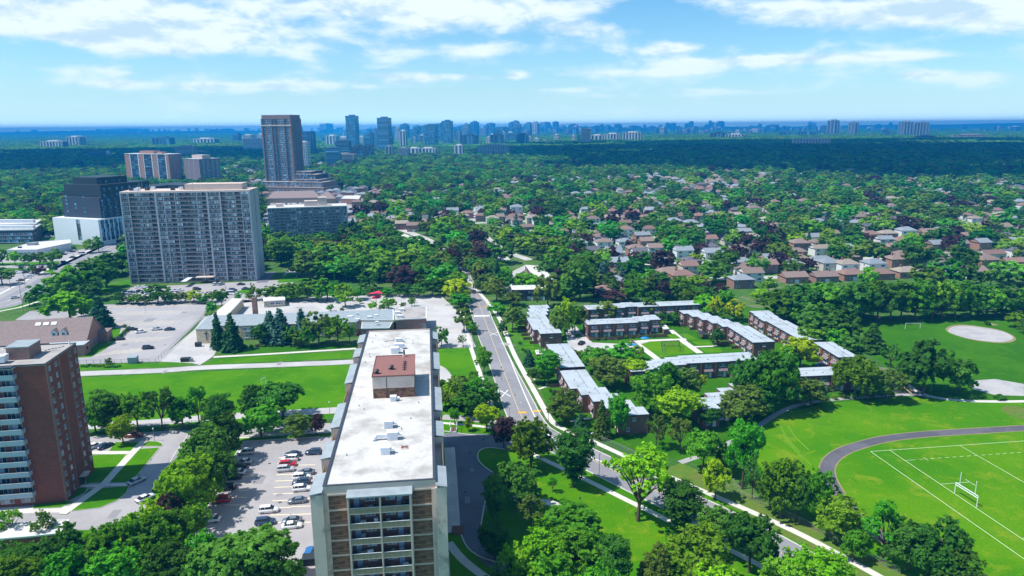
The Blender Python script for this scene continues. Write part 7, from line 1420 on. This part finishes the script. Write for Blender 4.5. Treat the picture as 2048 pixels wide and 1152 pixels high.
for x in (-1.7,1.7):
    for y in (-1.3,1.3): put('post',boxmesh('post','tarp_blue',.12,.12,2.8),t,(x,y,0))
# hedges and shrubs
def bush(x,y,wpx,h,tone,label,name='shrub',group=None):
    p=W(x,y); w=wpx*scale_at(x,y); c,t_=variant('round',1,random.randrange(4)); o=put(name,c,None,(p.x,p.y,-h*.28),random.random()*6,(w/10,w/10,h/9.5),m=TONE[tone]); tag(o,label,'shrub',group); return o
for i in range(9): bush(238+i*2.6,678-i*2.4,9,1.8,'dark','dark clipped hedge between lawn and church car park','hedge','clipped hedge pieces by the church car park')
bush(218,728,16,2.8,'olive','round olive shrub behind the car park fence'); bush(250,655,9,1.8,'dark','dark shrub at the head of the clipped hedge')
for i in range(12): bush(166+i*6.5,733+rn.uniform(-2,2),10,.9,'green','low bushy plants in the bed by the car park fence','shrub','low bed plants by the fence')
for i in range(9): bush(1195+i*14,681-i*.8,8,1.8,'green' if i%2 else 'dark','garden shrubs in front of the awning row','shrub','garden shrubs of the awning row')
for i in range(14): bush(1535+i*19,806-i*1.0+rn.uniform(-5,1),14,2.2,rn.choice(['green','olive','dark','bright']),'garden shrubs along the sports field path','shrub','garden shrubs along the park path')
for (x,y,w) in ((1945,798,14),(1968,796,10),(1975,650,13),(2000,799,26)): bush(x,y,w,1.8,'dark',f'dark low shrub on the park edge at {["the gravel patch","the path bend","the far ball diamond","the bare sand"][[1945,1968,1975,2000].index(x)]}')
for i in range(10): bush(455+i*12,697-i*.6,10,1.4,rn.choice(['dark','purple','green']),'low planting in the bed before the school wall','shrub','bed planting before the school')
for i in range(14): bush(1040+i*5.5,690+i*8.5+rn.uniform(-3,3),9,1.4,'dark','low shrubs by the roadside row doors','shrub','shrubs by the roadside rows')
for i in range(12): bush(905+rn.uniform(-20,90),820+rn.uniform(-6,4),16,2.0,'dark','dark undergrowth below the clump beside the tower','shrub','undergrowth beside the tower')
sb=MB(); p=W(907,1062); sb.box(-1.4,1.4,-1.6,1.6,0,.4); o=put('flower_bed',sb.mesh('flower_bed','mulch')); o.location=(p.x+1,p.y,0); tag(o,'reddish planted bed at the end of the tower walk','flower bed')
grassmat('worn_grass',(.11,.26,.01),(.14,.27,.02),(.16,.27,.03))
for q in ([(1560,850),(1600,905)],[(1575,850),(1618,900)],[(1566,870),(1622,930)]): ribbon([q[0],((q[0][0]+q[1][0])/2-6,(q[0][1]+q[1][1])/2),q[1]],.5,'worn_grass',.0135,'wheel_track',mask=None)
# ---------------------------------------------------------------- air
hz=bpy.data.materials.new('air'); hz.use_nodes=True; nt=hz.node_tree; nt.nodes.clear(); vo=N(nt,'ShaderNodeVolumePrincipled'); vo.inputs['Color'].default_value=HAZE_COL; vo.inputs['Density'].default_value=HAZE_D; vo.inputs['Anisotropy'].default_value=.0
mo=N(nt,'ShaderNodeOutputMaterial'); L(nt,vo.outputs[0],mo.inputs['Volume'])
hb=MB().box(-16000,16000,-600,16000,-3,146); me=hb.mesh('haze',None); me.materials.append(hz); o=put('haze',me); o['kind']='stuff'; tag(o,'thin blue summer air over the whole city','haze'); o['kind']='stuff'
# ---------------------------------------------------------------- cumulus overhead, high above the picture, shading the middle distance
def cloud(cx,cy,rx,ry,zb,seed,label):
    rg=np.random.default_rng(seed); bm=bmesh.new(); 
    for k in range(60):
        a=rg.random()*6.28; r=rg.random()**.5*1.08; x=cx+rx*r*math.cos(a); y=cy+ry*r*math.sin(a); s=(.07+.15*rg.random())*min(rx,ry)
        M=Matrix.Translation((x,y,zb+s*.25))@Matrix.Diagonal((s*1.5,s*1.2,s*.45,1)); bmesh.ops.create_icosphere(bm,subdivisions=2,radius=1,matrix=M)
    me=bpy.data.meshes.new('cumulus_cloud'); bm.to_mesh(me); bm.free(); me.polygons.foreach_set('use_smooth',[True]*len(me.polygons)); me.materials.append(MT['cloud_white']); o=put('cumulus_cloud',me); o['kind']='structure'; o['label']=label
mat('cloud_white',(.85,.86,.88),1,.02,.001)
for q in CLOUDS: cloud(*q)
# ---------------------------------------------------------------- tell look-alikes apart by their order from the left
bpy.context.view_layer.update(); LB={}
for o in SC.objects:
    if o.parent is None and o.get('label') and o.get('category'): LB.setdefault(o['label'],[]).append(o)
for l,os_ in LB.items():
    if 2<=len(os_)<=20:
        def xof(o):
            p=o.matrix_world.translation
            return PR(p.x,max(p.y,20),0)[0]
        for i,o in enumerate(sorted(os_,key=xof)):
            nl=f'{l}, {ORD[i]} from left'
            if len(nl.split())>16: nl=nl.replace(' the ',' ',1)
            if len(nl.split())>16: nl=nl.replace(' in the ',' in ',1)
            if len(nl.split())>16: nl=nl.replace(' in far suburb blocks','',1).replace(' blocks','',1)
            if len(nl.split())<=16: o['label']=nl
